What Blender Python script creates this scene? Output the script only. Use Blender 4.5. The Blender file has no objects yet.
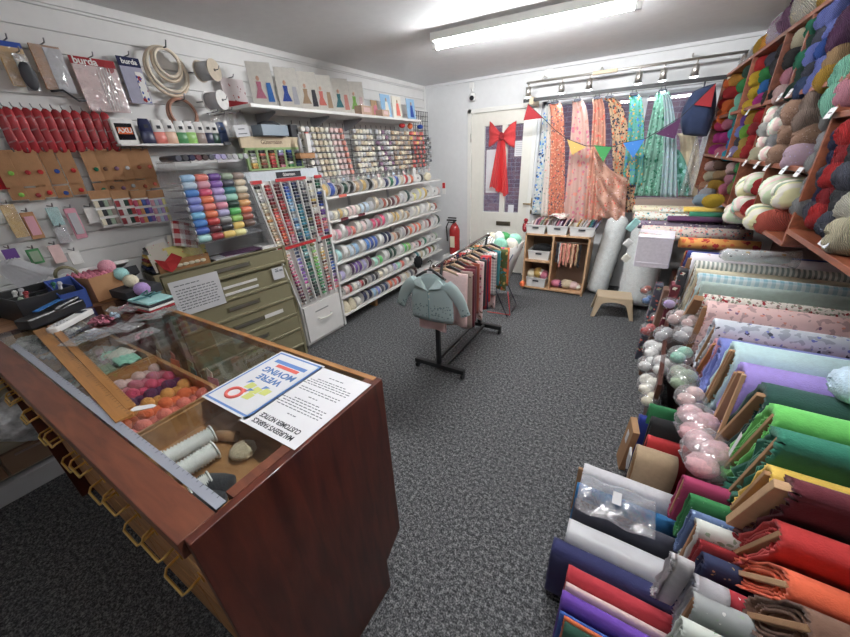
import bpy, bmesh, math, random
from mathutils import Vector, Matrix, Euler
random.seed(7)
PI = math.pi
col = bpy.context.scene.collection
sc = bpy.context.scene

# ---------------------------------------------------------------- camera
FPX = 344.0
CAMH = 1.6
RM = Matrix(((0.85790567, -0.1839731, 0.47974135),
             (0.51169737, 0.39044734, -0.76532129),
             (-0.0465152, 0.90205586, 0.42910554)))
cd = bpy.data.cameras.new('camera')
cam = bpy.data.objects.new('camera', cd)
col.objects.link(cam)
cd.sensor_width = 36.0
cd.lens = 36.0 * FPX / 850.0
cd.clip_start = 0.02
cam.matrix_world = Matrix.Translation((0, 0, CAMH)) @ RM.to_4x4()
sc.camera = cam

# ---------------------------------------------------------------- light and exposure
sc.view_settings.view_transform = 'Standard'
sc.view_settings.look = 'None'
sc.view_settings.gamma = 1.0
sc.view_settings.use_curve_mapping = False
sc.view_settings.exposure = EXPO = 0.0
world = bpy.data.worlds.new('sky')
sc.world = world
world.use_nodes = True
wn = world.node_tree.nodes
wb = wn['Background']
wb.inputs[0].default_value = (0.78, 0.88, 1.0, 1)
wb.inputs[1].default_value = 2.2
TUBE_W = 260.0
# soft overcast daylight falling over the roofs opposite into the shop window
sun_d = bpy.data.lights.new('daylight_sun', 'SUN'); sun_d.energy = 2.2; sun_d.angle = math.radians(30); sun_d.color = (0.86, 0.93, 1.0)
sun = bpy.data.objects.new('daylight_sun', sun_d); col.objects.link(sun)
sun.rotation_euler = (math.radians(-46), 0, math.radians(12))

# ---------------------------------------------------------------- picking points on real planes
def ray(px, py):
    return RM @ Vector((px - 425.0, -(py - 318.5), -FPX))
def onX(px, py, X):
    d = ray(px, py); return Vector((0, 0, CAMH)) + d * (X / d.x)
def onY(px, py, Y):
    d = ray(px, py); return Vector((0, 0, CAMH)) + d * (Y / d.y)
def onZ(px, py, Z):
    d = ray(px, py); return Vector((0, 0, CAMH)) + d * ((Z - CAMH) / d.z)

# ---------------------------------------------------------------- colours
def hx(s):
    c = [int(s[i:i+2], 16) / 255.0 for i in (0, 2, 4)]
    return tuple((v / 12.92 if v <= 0.04045 else ((v + 0.055) / 1.055) ** 2.4) for v in c)
PAL = {k: hx(v) for k, v in dict(
 white='e6e4e0', ivory='e4dfcf', cream='e3d8b8', beige='cdb896', tan='b8956a', kraft='b5814f', peach='e8b08c', blush='e3bfbb',
 pink='e096a8', rose='d0718a', hot_pink='e0346e', cerise='c41c58', magenta='c0248c', coral='e86c58', salmon='e8907c', red='c8161c', crimson='a3101f',
 maroon='5e1424', burgundy='6b1c2c', rust='a0452a', orange='ec6a1e', amber='e29a34', mustard='c79a2c', gold='cda648', yellow='eec32c', lemon='ece27c',
 lime='86c83c', bright_green='3cc24c', green='2f9448', emerald='0f7a58', dark_green='0f4434', bottle_green='0d3a38', olive='80803a', sage='93a88c', khaki='9a9262',
 mint='8fd8bc', aqua='9bd6d4', teal='1f8088', cyan='27a4c4', sky_blue='5fb4e0', pale_blue='b4cde0', light_blue='8ab8de', azure='2a7ed0', royal_blue='2350b0', blue='3060c0',
 navy='1c2350', denim='2c4672', periwinkle='7b88d8', lavender='a9a0d0', lilac='b795d8', violet='8a56b8', purple='6a3898', plum='5a2a58', mauve='8c6284',
 brown='6c4a38', chocolate='3c241e', taupe='9a8478', grey='9a9a9a', silver='bcbcc0', slate='4a4c5c', charcoal='33343a', black='17171a').items()}
def nm(c): return c.replace('_', ' ')

# ---------------------------------------------------------------- materials
MC = {}
def newmat(name):
    m = bpy.data.materials.new(name); m.use_nodes = True
    n = m.node_tree.nodes; l = m.node_tree.links
    return m, n, l, n['Principled BSDF']
def cc(c):
    c = PAL[c] if isinstance(c, str) else tuple(c)
    g = .3 * c[0] + .55 * c[1] + .15 * c[2]
    return tuple(v * .84 + g * .16 for v in c)
def mat(kind, c, rough=None):
    key = (kind, c, rough)
    if key in MC: return MC[key]
    rgb = cc(c)
    if kind in ('satin', 'plastic') and isinstance(c, str):
        g = .3 * rgb[0] + .55 * rgb[1] + .15 * rgb[2]; rgb = tuple(v * .86 + g * .12 + .012 for v in rgb)
    m, n, l, b = newmat(kind + '_' + (c if isinstance(c, str) else 'tone'))
    R = dict(plain=.55, fabric=.9, yarn=.95, paper=.75, plastic=.35, metal=.3, satin=.35, card=.8, gloss=.12).get(kind, .6)
    b.inputs['Roughness'].default_value = R if rough is None else rough
    if kind == 'metal': b.inputs['Metallic'].default_value = 1.0
    tc = n.new('ShaderNodeTexCoord')
    no = n.new('ShaderNodeTexNoise'); no.inputs['Scale'].default_value = {'fabric': 60, 'yarn': 90, 'card': 40}.get(kind, 18)
    l.new(tc.outputs['Object'], no.inputs['Vector'])
    mx = n.new('ShaderNodeMix'); mx.data_type = 'RGBA'
    k = {'fabric': .14, 'yarn': .3, 'card': .12, 'satin': .1}.get(kind, .05)
    mx.inputs['A'].default_value = (*[v * (1 - k) for v in rgb], 1)
    mx.inputs['B'].default_value = (*[min(1, v * (1 + k)) for v in rgb], 1)
    l.new(no.outputs['Fac'], mx.inputs['Factor']); l.new(mx.outputs['Result'], b.inputs['Base Color'])
    if kind in ('fabric', 'yarn', 'card'):
        bp = n.new('ShaderNodeBump'); bp.inputs['Strength'].default_value = {'fabric': .25, 'yarn': .6, 'card': .15}[kind]
        bp.inputs['Distance'].default_value = .004
        n2 = n.new('ShaderNodeTexNoise'); n2.inputs['Scale'].default_value = 220
        l.new(tc.outputs['Object'], n2.inputs['Vector'])
        l.new(n2.outputs['Fac'], bp.inputs['Height']); l.new(bp.outputs['Normal'], b.inputs['Normal'])
        if kind != 'card':
            b.inputs['Sheen Weight'].default_value = .08
    MC[key] = m
    return m
def mmix(n, l, fac, a, b):
    x = n.new('ShaderNodeMix'); x.data_type = 'RGBA'
    for s, v in (('A', a), ('B', b)):
        if isinstance(v, tuple): x.inputs[s].default_value = (*v, 1)
        else: l.new(v, x.inputs[s])
    if isinstance(fac, (int, float)): x.inputs['Factor'].default_value = fac
    else: l.new(fac, x.inputs['Factor'])
    return x.outputs['Result']
def mth(n, l, op, a, b=None, clamp=False):
    x = n.new('ShaderNodeMath'); x.operation = op; x.use_clamp = clamp
    for i, v in enumerate((a, b)):
        if v is None: continue
        if isinstance(v, (int, float)): x.inputs[i].default_value = v
        else: l.new(v, x.inputs[i])
    return x.outputs[0]
def printed(name, base, spots, scale=22, size=.32, leaf=None, stripes=None, rough=.85, stretch=(1, 1, 1)):
    """printed cloth: voronoi motifs in the given colours, optional leaf veins"""
    key = ('print', name)
    if key in MC: return MC[key]
    m, n, l, b = newmat('print_' + name)
    b.inputs['Roughness'].default_value = rough
    tc = n.new('ShaderNodeTexCoord'); mp = n.new('ShaderNodeMapping')
    mp.inputs['Scale'].default_value = stretch
    l.new(tc.outputs['Object'], mp.inputs['Vector'])
    out = cc(base)
    if leaf:
        v2 = n.new('ShaderNodeTexNoise'); v2.inputs['Scale'].default_value = scale * 1.6; v2.inputs['Detail'].default_value = 1
        l.new(mp.outputs[0], v2.inputs['Vector'])
        f = mth(n, l, 'GREATER_THAN', v2.outputs['Fac'], .58)
        out = mmix(n, l, f, out, cc(leaf))
    for i, s in enumerate(spots):
        v = n.new('ShaderNodeTexVoronoi'); v.inputs['Scale'].default_value = scale * (1 + .37 * i)
        ad = n.new('ShaderNodeVectorMath'); ad.inputs[1].default_value = (i * 3.1, i * 1.7, i * 2.3)
        l.new(mp.outputs[0], ad.inputs[0])
        nz = n.new('ShaderNodeTexNoise'); nz.inputs['Scale'].default_value = scale * 3
        l.new(ad.outputs[0], nz.inputs['Vector'])
        l.new(ad.outputs[0], v.inputs['Vector'])
        d = mth(n, l, 'ADD', v.outputs['Distance'], mth(n, l, 'MULTIPLY', nz.outputs['Fac'], .7))
        f = mth(n, l, 'LESS_THAN', d, size + .33)
        out = mmix(n, l, f, out, cc(s))
    if isinstance(out, tuple): out = mmix(n, l, 0.0, out, out)
    l.new(out, b.inputs['Base Color'])
    MC[key] = m
    return m
def striped(name, a, c, scale, axis=1, second=None, rough=.85, both=None):
    """stripes (axis 0/1/2 in object space); both=axis2 makes a gingham"""
    key = ('stripe', name)
    if key in MC: return MC[key]
    m, n, l, b = newmat('stripe_' + name)
    b.inputs['Roughness'].default_value = rough
    tc = n.new('ShaderNodeTexCoord'); sp = n.new('ShaderNodeSeparateXYZ')
    l.new(tc.outputs['Object'], sp.inputs[0])
    def line(ax, k=.5, s=scale):
        x = mth(n, l, 'MULTIPLY', sp.outputs[ax], s)
        x = mth(n, l, 'FRACT', x)
        return mth(n, l, 'GREATER_THAN', x, k)
    f = line(axis)
    if both is not None:
        f2 = line(both)
        f = mth(n, l, 'MULTIPLY', mth(n, l, 'ADD', f, f2), .5)
    out = mmix(n, l, f, cc(a), cc(c))
    if second:
        out = mmix(n, l, line(axis, .85, scale * .5), out, cc(second))
    l.new(out, b.inputs['Base Color'])
    MC[key] = m
    return m
def schlick(n, l, f0=.04):
    lw = n.new('ShaderNodeLayerWeight'); lw.inputs['Blend'].default_value = .5
    p = mth(n, l, 'POWER', lw.outputs['Facing'], 5.0)
    return mth(n, l, 'ADD', mth(n, l, 'MULTIPLY', p, 1 - f0), f0, True)
def clear(name='clear_film', tint=(1, 1, 1), alpha=.25, rough=.12):
    key = ('clear', name)
    if key in MC: return MC[key]
    m, n, l, b = newmat(name)
    tr = n.new('ShaderNodeBsdfTransparent'); tr.inputs[0].default_value = (*tint, 1)
    gl = n.new('ShaderNodeBsdfGlossy'); gl.inputs['Roughness'].default_value = rough
    df = n.new('ShaderNodeBsdfDiffuse'); df.inputs[0].default_value = (.8, .8, .82, 1)
    m1 = n.new('ShaderNodeMixShader'); m1.inputs[0].default_value = .5
    l.new(df.outputs[0], m1.inputs[1]); l.new(gl.outputs[0], m1.inputs[2])
    m2 = n.new('ShaderNodeMixShader')
    no = n.new('ShaderNodeTexNoise'); no.inputs['Scale'].default_value = 30
    tc = n.new('ShaderNodeTexCoord'); l.new(tc.outputs['Object'], no.inputs['Vector'])
    a = mth(n, l, 'MULTIPLY', no.outputs['Fac'], alpha * 2)
    a = mth(n, l, 'ADD', a, mth(n, l, 'MULTIPLY', schlick(n, l), .5), True)
    l.new(a, m2.inputs[0]); l.new(tr.outputs[0], m2.inputs[1]); l.new(m1.outputs[0], m2.inputs[2])
    bp = n.new('ShaderNodeBump'); bp.inputs['Distance'].default_value = .01
    l.new(no.outputs['Fac'], bp.inputs['Height']); l.new(bp.outputs[0], gl.inputs['Normal'])
    l.new(m2.outputs[0], n['Material Output'].inputs[0])
    MC[key] = m
    return m
def glass_pane(name='glass_pane', tint=(1, 1, 1), ior=1.5, gain=1.0):
    key = ('glass', name)
    if key in MC: return MC[key]
    m, n, l, b = newmat(name)
    tr = n.new('ShaderNodeBsdfTransparent'); tr.inputs[0].default_value = (*tint, 1)
    gl = n.new('ShaderNodeBsdfGlossy'); gl.inputs['Roughness'].default_value = .01
    m2 = n.new('ShaderNodeMixShader')
    l.new(mth(n, l, 'MULTIPLY', schlick(n, l), gain, True), m2.inputs[0])
    l.new(tr.outputs[0], m2.inputs[1]); l.new(gl.outputs[0], m2.inputs[2])
    l.new(m2.outputs[0], n['Material Output'].inputs[0])
    MC[key] = m
    return m
def emit(name, c, s):
    key = ('emit', name)
    if key in MC: return MC[key]
    m, n, l, b = newmat(name)
    b.inputs['Base Color'].default_value = (*c, 1)
    b.inputs['Emission Color'].default_value = (*c, 1); b.inputs['Emission Strength'].default_value = s
    MC[key] = m
    return m
def woodmat(name, c1, c2, scale=(2, 14, 14), rough=.4, coat=.2):
    key = ('wood', name)
    if key in MC: return MC[key]
    m, n, l, b = newmat(name)
    tc = n.new('ShaderNodeTexCoord'); mp = n.new('ShaderNodeMapping'); mp.inputs['Scale'].default_value = scale
    l.new(tc.outputs['Object'], mp.inputs['Vector'])
    no = n.new('ShaderNodeTexNoise'); no.inputs['Scale'].default_value = 3; no.inputs['Detail'].default_value = 6; no.inputs['Distortion'].default_value = .6
    l.new(mp.outputs[0], no.inputs['Vector'])
    cr = n.new('ShaderNodeValToRGB'); cr.color_ramp.elements[0].position = .3; cr.color_ramp.elements[1].position = .7
    cr.color_ramp.elements[0].color = (*hx(c1), 1); cr.color_ramp.elements[1].color = (*hx(c2), 1)
    l.new(no.outputs['Fac'], cr.inputs[0]); l.new(cr.outputs[0], b.inputs['Base Color'])
    b.inputs['Roughness'].default_value = rough; b.inputs['Coat Weight'].default_value = coat
    MC[key] = m
    return m

def wool_strands(c):
    key = ('wool', c)
    if key in MC: return MC[key]
    rgb = PAL[c] if isinstance(c, str) else c; m, n, l, b = newmat('wool_' + (c if isinstance(c, str) else 'tone'))
    b.inputs['Roughness'].default_value = .95
    tc = n.new('ShaderNodeTexCoord'); mp = n.new('ShaderNodeMapping'); mp.inputs['Rotation'].default_value = (.5, .35, .9)
    l.new(tc.outputs['Object'], mp.inputs[0])
    w = n.new('ShaderNodeTexWave'); w.inputs['Scale'].default_value = 5.5; w.inputs['Distortion'].default_value = 3.4; w.inputs['Detail'].default_value = 1.5; w.inputs['Detail Scale'].default_value = 2
    l.new(mp.outputs[0], w.inputs['Vector'])
    l.new(mmix(n, l, w.outputs['Fac'], tuple(v * .78 for v in rgb), tuple(min(1, v * 1.2 + .01) for v in rgb)), b.inputs['Base Color'])  # gaps between strands darkened in the colour, standing for their shade
    bp = n.new('ShaderNodeBump'); bp.inputs['Strength'].default_value = .9; bp.inputs['Distance'].default_value = .06
    l.new(w.outputs['Fac'], bp.inputs['Height']); l.new(bp.outputs[0], b.inputs['Normal'])
    MC[key] = m
    return m

# ---------------------------------------------------------------- mesh builder
class M:
    def __init__(s): s.bm = bmesh.new(); s.mi = 0
    def face(s, vs, mi=None):
        try:
            f = s.bm.faces.new(vs); f.material_index = s.mi if mi is None else mi; return f
        except ValueError: return None
    def box(s, c, d, rot=None, taper=1.0):
        hx_, hy, hz = d[0] / 2, d[1] / 2, d[2] / 2
        vs = []
        for z in (-1, 1):
            t = taper if z > 0 else 1.0
            for x, y in ((-1, -1), (1, -1), (1, 1), (-1, 1)):
                v = Vector((x * hx_ * t, y * hy * t, z * hz))
                if rot: v = rot @ v
                vs.append(s.bm.verts.new(v + Vector(c)))
        for q in ((3, 2, 1, 0), (4, 5, 6, 7), (0, 1, 5, 4), (1, 2, 6, 5), (2, 3, 7, 6), (3, 0, 4, 7)):
            s.face([vs[i] for i in q])
        return s
    def b2(s, a, b):
        return s.box([(a[i] + b[i]) / 2 for i in range(3)], [abs(b[i] - a[i]) for i in range(3)])
    def ring(s, c, u, v, ru, rv, n):
        return [s.bm.verts.new(Vector(c) + u * (math.cos(2 * PI * i / n) * ru) + v * (math.sin(2 * PI * i / n) * rv)) for i in range(n)]
    def skin(s, rings, caps=True, smooth=True):
        for a, b in zip(rings, rings[1:]):
            n = len(a)
            for i in range(n):
                f = s.face([a[i], a[(i + 1) % n], b[(i + 1) % n], b[i]])
                if f: f.smooth = smooth
        if caps:
            s.face(list(reversed(rings[0]))); s.face(rings[-1])
        return s
    def cyl(s, p0, p1, r0, r1=None, n=16, caps=True):
        r1 = r0 if r1 is None else r1
        p0 = Vector(p0); p1 = Vector(p1); d = (p1 - p0).normalized()
        u = d.orthogonal().normalized(); v = d.cross(u)
        return s.skin([s.ring(p0, u, v, r0, r0, n), s.ring(p1, u, v, r1, r1, n)], caps)
    def lathe(s, p0, axis, prof, n=16):
        """prof: list of (t along axis, radius)"""
        p0 = Vector(p0); d = Vector(axis).normalized()
        u = d.orthogonal().normalized(); v = d.cross(u)
        return s.skin([s.ring(p0 + d * t, u, v, max(r, 1e-4), max(r, 1e-4), n) for t, r in prof])
    def tube(s, pts, r, n=8, closed=False):
        pts = [Vector(p) for p in pts]; rings = []
        up = None
        N = len(pts)
        for i, p in enumerate(pts):
            a = pts[i - 1] if (i > 0 or closed) else p
            b = pts[(i + 1) % N] if (i < N - 1 or closed) else p
            d = (b - a).normalized()
            if up is None: up = d.orthogonal().normalized()
            up = (up - d * up.dot(d)).normalized()
            v = d.cross(up)
            rr = r[i] if isinstance(r, (list, tuple)) else r
            rings.append(s.ring(p, up, v, rr, rr, n))
        if closed: rings.append(rings[0]); return s.skin(rings, False)
        return s.skin(rings)
    def ball(s, c, r, nu=16, nv=10, fn=None):
        r = (r, r, r) if isinstance(r, (int, float)) else r
        c = Vector(c); rings = []
        for j in range(1, nv):
            ph = PI * j / nv; rg = []
            for i in range(nu):
                th = 2 * PI * i / nu
                k = fn(th, ph) if fn else 1.0
                rg.append(s.bm.verts.new(c + Vector((math.cos(ph) * r[0] * k, math.sin(ph) * math.cos(th) * r[1] * k, math.sin(ph) * math.sin(th) * r[2] * k))))
            rings.append(rg)
        return s.skin(rings)
    def sheet(s, fn, nu, nv, smooth=True):
        g = [[s.bm.verts.new(fn(i / nu, j / nv)) for i in range(nu + 1)] for j in range(nv + 1)]
        for j in range(nv):
            for i in range(nu):
                f = s.face([g[j][i], g[j][i + 1], g[j + 1][i + 1], g[j + 1][i]])
                if f: f.smooth = smooth
        return s
    def prism(s, pts, off):
        """polygon (list of 3-D points) extruded by vector off"""
        a = [s.bm.verts.new(Vector(p)) for p in pts]; b = [s.bm.verts.new(Vector(p) + Vector(off)) for p in pts]
        n = len(a)
        s.face(list(reversed(a))); s.face(b)
        for i in range(n): s.face([a[i], a[(i + 1) % n], b[(i + 1) % n], b[i]])
        return s
    def build(s, name, mats, parent=None, loc=None, rot=None, thick=0, bevel=0, sub=0):
        bmesh.ops.recalc_face_normals(s.bm, faces=s.bm.faces[:])
        me = bpy.data.meshes.new(name); s.bm.to_mesh(me); s.bm.free()
        for m in (mats if isinstance(mats, (list, tuple)) else [mats]): me.materials.append(m)
        o = bpy.data.objects.new(name, me); col.objects.link(o)
        if parent: o.parent = parent
        if loc is not None: o.location = loc
        if rot is not None: o.rotation_euler = rot
        if thick:
            md = o.modifiers.new('thickness', 'SOLIDIFY'); md.thickness = thick; md.offset = 0
        if bevel:
            md = o.modifiers.new('bevel', 'BEVEL'); md.width = bevel; md.segments = 2; md.limit_method = 'ANGLE'
        if sub:
            md = o.modifiers.new('smooth', 'SUBSURF'); md.levels = sub; md.render_levels = sub
        return o
def tag(o, label, cat, group=None):
    o['label'] = label; o['category'] = cat
    if group: o['group'] = group
    return o
def thing(name, label, cat, loc=(0, 0, 0), rz=0, group=None, rot=None):
    o = bpy.data.objects.new(name, None); col.objects.link(o)
    o.empty_display_size = .05
    o.location = loc; o.rotation_euler = rot if rot else (0, 0, rz)
    return tag(o, label, cat, group)
def struct(o): o['kind'] = 'structure'; return o
def dup(o, loc=None, rot=None, mats=None, scale=None, label=None, group=None, cat=None):
    r = o.copy(); col.objects.link(r)
    if loc is not None: r.location = loc
    if rot is not None: r.rotation_euler = rot
    if scale is not None: r.scale = scale if isinstance(scale, (tuple, list, Vector)) else (scale,) * 3
    if label: r['label'] = label
    if group: r['group'] = group
    if cat: r['category'] = cat
    setm(r, mats)
    for ch in list(o.children):
        c = ch.copy(); col.objects.link(c); c.parent = r
        for g in ch.children:
            d = g.copy(); col.objects.link(d); d.parent = c
    return r
def setm(o, mats):
    if mats and o.type == 'MESH':
        for i, m in mats.items():
            o.material_slots[i].link = 'OBJECT'; o.material_slots[i].material = m
def fresh(o, used=[]):
    """first call for a prototype uses the object itself"""
    if o.name in used: return False
    used.append(o.name); return True
def put(proto, **k):
    if fresh(proto):
        o = proto
        if k.get('loc') is not None: o.location = k['loc']
        if k.get('rot') is not None: o.rotation_euler = k['rot']
        if k.get('scale') is not None: o.scale = k['scale'] if isinstance(k['scale'], (tuple, list, Vector)) else (k['scale'],) * 3
        if k.get('label'): o['label'] = k['label']
        if k.get('group'): o['group'] = k['group']
        if k.get('cat'): o['category'] = k['cat']
        setm(o, k.get('mats'))
        return o
    return dup(proto, **k)
_dg = []
def text(s, size, m, parent, loc, rot, name='lettering', ext=.0004, bold=0, align='CENTER', sx=1.0, sp=1.0):
    cu = bpy.data.curves.new(name, 'FONT'); cu.body = s; cu.size = size; cu.extrude = ext; cu.offset = bold
    cu.align_x = align; cu.align_y = 'CENTER'; cu.space_line = sp
    t = bpy.data.objects.new('tmp', cu); col.objects.link(t)
    dg = bpy.context.evaluated_depsgraph_get(); dg.update()
    me = bpy.data.meshes.new_from_object(t.evaluated_get(dg))
    bpy.data.objects.remove(t)
    me.materials.clear(); me.materials.append(m)
    o = bpy.data.objects.new(name, me); col.objects.link(o)
    o.parent = parent; o.location = loc; o.rotation_euler = rot; o.scale = (sx, 1, 1)
    return o
ORD = ['zeroth', 'first', 'second', 'third', 'fourth', 'fifth', 'sixth', 'seventh', 'eighth', 'ninth', 'tenth', 'eleventh', 'twelfth']
def od(i):
    if i < len(ORD): return ORD[i]
    return str(i) + ('th' if 10 < i % 100 < 14 else {1: 'st', 2: 'nd', 3: 'rd'}.get(i % 10, 'th'))
LW = (PI / 2, 0, PI / 2)      # lettering on something facing +X
FW = (PI / 2, 0, 0)           # lettering on something facing -Y
# ================================================================= SETTING
XL, XR, YF, YB, ZC = -2.75, 1.2, 4.70, -1.7, 2.42
def carpet():
    m, n, l, b = newmat('charcoal_carpet')
    tc = n.new('ShaderNodeTexCoord')
    no = n.new('ShaderNodeTexNoise'); no.inputs['Scale'].default_value = 150; no.inputs['Detail'].default_value = 3
    n3 = n.new('ShaderNodeTexNoise'); n3.inputs['Scale'].default_value = 60; n3.inputs['Detail'].default_value = 4
    l.new(tc.outputs['Object'], no.inputs['Vector']); l.new(tc.outputs['Object'], n3.inputs['Vector'])
    cr = n.new('ShaderNodeValToRGB')
    e = cr.color_ramp.elements; e[0].position = .40; e[0].color = (.020, .021, .023, 1); e[1].position = .63; e[1].color = (.25, .252, .255, 1)
    mid = e.new(.5); mid.color = (.078, .080, .085, 1)
    s = mth(n, l, 'ADD', mth(n, l, 'MULTIPLY', no.outputs['Fac'], .55), mth(n, l, 'MULTIPLY', n3.outputs['Fac'], .45))
    l.new(s, cr.inputs[0]); l.new(cr.outputs[0], b.inputs['Base Color'])
    bp = n.new('ShaderNodeBump'); bp.inputs['Strength'].default_value = .8; bp.inputs['Distance'].default_value = .006
    l.new(no.outputs['Fac'], bp.inputs['Height']); l.new(bp.outputs[0], b.inputs['Normal'])
    b.inputs['Roughness'].default_value = 1
    return m
WALLM = mat('plain', (.66, .665, .67), .7)
WHITE_GLOSS = mat('plain', (.72, .71, .66), .35)
SLAT = mat('plain', (.74, .735, .72), .45)
m = M(); m.b2((XL - .2, YB - .2, -.1), (XR + .2, YF + .25, 0)); struct(m.build('floor', carpet()))
m = M(); m.b2((XL - .2, YB - .2, ZC), (XR + .2, YF + .25, ZC + .1)); struct(m.build('ceiling', mat('plain', (.76, .76, .765), .8)))
# slatted left wall: backing board, planks and the grooves between them
m = M(); m.b2((XL - .2, YB, 0), (XL - .012, YF, ZC))
z = .02
while z < 2.37:
    m.b2((XL - .012, YB, z), (XL, 4.64, min(z + .091, 2.37))); z += .0975
m.b2((XL - .012, YB, 2.375), (XL, YF, ZC)); m.b2((XL - .012, 4.64, 0), (XL + .004, YF, ZC))
struct(m.build('wall_left', SLAT, bevel=.002))
m = M(); m.b2((XR, YB, 0), (XR + .2, YF, ZC)); struct(m.build('wall_right', WALLM))
m = M(); m.b2((XL - .2, YB - .2, 0), (XR + .2, YB, ZC)); struct(m.build('wall_back', WALLM))
DX0, DX1, DZ = -2.08, -1.285, 2.045
WX0, WX1, WZ0, WZ1 = -1.2, .96, .93, 2.09
m = M()
m.b2((XL, YF, 0), (DX0 - .03, YF + .2, ZC)); m.b2((DX0 - .03, YF, DZ + .03), (DX1 + .03, YF + .2, ZC))
m.b2((DX1 + .03, YF, 0), (WX0, YF + .2, ZC)); m.b2((WX0, YF, 0), (WX1, YF + .2, WZ0)); m.b2((WX0, YF, WZ1), (WX1, YF + .2, ZC)); m.b2((WX1, YF, 0), (XR + .2, YF + .2, ZC))
struct(m.build('wall_far', WALLM))
m = M(); m.b2((XL + .45, YF - .012, .0), (DX0 - .05, YF, .09)); struct(m.build('baseboard_far', WHITE_GLOSS))
m = M(); m.b2((XL + .01, YF - .03, ZC - .03), (XR, YF, ZC)); struct(m.build('trim_1', mat('plain', (.62, .62, .63), .7)))

# street outside
def brick():
    m, n, l, b = newmat('purple_grey_brick')
    tc = n.new('ShaderNodeTexCoord'); mp = n.new('ShaderNodeMapping'); mp.inputs['Rotation'].default_value = (PI / 2, 0, 0)
    br = n.new('ShaderNodeTexBrick'); br.inputs['Scale'].default_value = 4.2
    br.inputs['Color1'].default_value = (*hx('7a5a62'), 1); br.inputs['Color2'].default_value = (*hx('5e4a58'), 1); br.inputs['Mortar'].default_value = (*hx('8d8890'), 1)
    br.inputs['Mortar Size'].default_value = .016; br.inputs['Brick Width'].default_value = .95; br.inputs['Row Height'].default_value = .34
    l.new(tc.outputs['Object'], mp.inputs[0]); l.new(mp.outputs[0], br.inputs[0]); l.new(br.outputs[0], b.inputs['Base Color'])
    b.inputs['Roughness'].default_value = .9
    return m
m = M(); m.b2((-7, 7.6, -.15), (6, 7.9, 4.2)); struct(m.build('wall_outside', brick()))
m = M(); m.b2((-7, YF + .25, -.2), (6, 7.6, -.1)); struct(m.build('floor_outside', mat('plain', (.25, .25, .26), .9)))

# window
w = struct(bpy.data.objects.new('window_1', None)); col.objects.link(w); w.location = (0, YF + .06, 0)
m = M()
for a, b in (((WX0, -.03, WZ0), (WX0 + .05, .05, WZ1)), ((WX1 - .05, -.03, WZ0), (WX1, .05, WZ1)), ((WX0, -.03, WZ1 - .05), (WX1, .05, WZ1)), ((WX0, -.03, WZ0), (WX1, .05, WZ0 + .05)),
             ((-.20, -.02, WZ0), (-.14, .04, WZ1)), ((.40, -.02, WZ0), (.46, .04, WZ1))):
    m.b2(a, b)
m.build('window_frame', mat('plain', (.74, .76, .80), .4), w, bevel=.004)
PANE = glass_pane('shop_window_glass', (.96, .98, 1), 1.5, 1.6)
for a, b in ((WX0 + .05, -.20), (-.14, .40), (.46, WX1 - .05)):
    m = M(); m.b2((a, .0, WZ0 + .05), (b, .006, WZ1 - .05)); m.build('pane', PANE, w)
m = M(); m.b2((WX0 - .02, -.16, WZ0 - .03), (WX1, -.03, WZ0)); m.build('window_sill', WHITE_GLOSS, w, bevel=.004)

# door
CREAM = mat('plain', (.72, .70, .62), .4)
d = struct(bpy.data.objects.new('door_1', None)); col.objects.link(d); d.location = (0, YF + .01, 0)
p0 = onY(484.4, 126.5, YF); p1 = onY(499, 215, YF); p2 = onY(508, 124, YF); p3 = onY(530, 215, YF)
gx = [p0.x, p1.x - .01, p2.x, DX1 - .12]; gz0, gz1 = .84, p0.z
m = M()
m.b2((DX0, 0, .01), (gx[0], .045, DZ)); m.b2((gx[0], 0, gz1), (gx[3], .045, DZ)); m.b2((gx[0], 0, .01), (gx[3], .045, gz0)); m.b2((gx[1], 0, gz0), (gx[2], .045, gz1)); m.b2((gx[3], 0, .01), (DX1, .045, DZ))
m.build('door_leaf', CREAM, d, bevel=.003)
m = M()
for a, b in ((gx[0] + .02, gx[1]), (gx[2] - .02, gx[3])):
    m.b2((a, -.006, .18), (b, .0, .60)); m.b2((a + .03, -.012, .21), (b - .03, -.006, .57))
m.build('door_panel', CREAM, d, bevel=.004)
m = M()
m.b2((DX0 - .05, -.03, 0), (DX0, .03, DZ + .05)); m.b2((DX1, -.03, 0), (DX1 + .05, .03, DZ + .05)); m.b2((DX0 - .05, -.03, DZ), (DX1 + .05, .03, DZ + .05))
m.build('door_frame', mat('plain', (.74, .73, .68), .4), d, bevel=.004)
for a, b in ((gx[0], gx[1]), (gx[2], gx[3])):
    m = M(); m.b2((a, .02, gz0), (b, .026, gz1)); m.build('pane', PANE, d)
lb = onY(503, 223.5, YF)
BRASS = mat('metal', hx('a88a52'), .35)
m = M(); m.box((lb.x, -.006, lb.z), (.2, .012, .055)); m.box((lb.x, -.016, lb.z + .004), (.15, .01, .03)); m.build('letterbox', mat('metal', hx('6b6252'), .5), d, bevel=.002)
hp = onY(529, 206, YF)
m = M(); m.box((hp.x + .02, -.006, hp.z), (.035, .01, .2)); m.cyl((hp.x + .02, 0, hp.z + .03), (hp.x + .02, -.05, hp.z + .03), .009); m.cyl((hp.x + .02, -.05, hp.z + .03), (hp.x - .07, -.05, hp.z + .03), .008)
m.build('door_handle', BRASS, d, bevel=.002)
for zz in (.35, 1.72):
    m = M(); m.cyl((DX0, -.035, zz), (DX0, -.035, zz + .1), .008, n=8); m.build('hinge', mat('metal', hx('c8c6c0'), .4), d)
PAPER = mat('paper', (.66, .66, .68))
INK = mat('paper', (.05, .05, .06))
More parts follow.
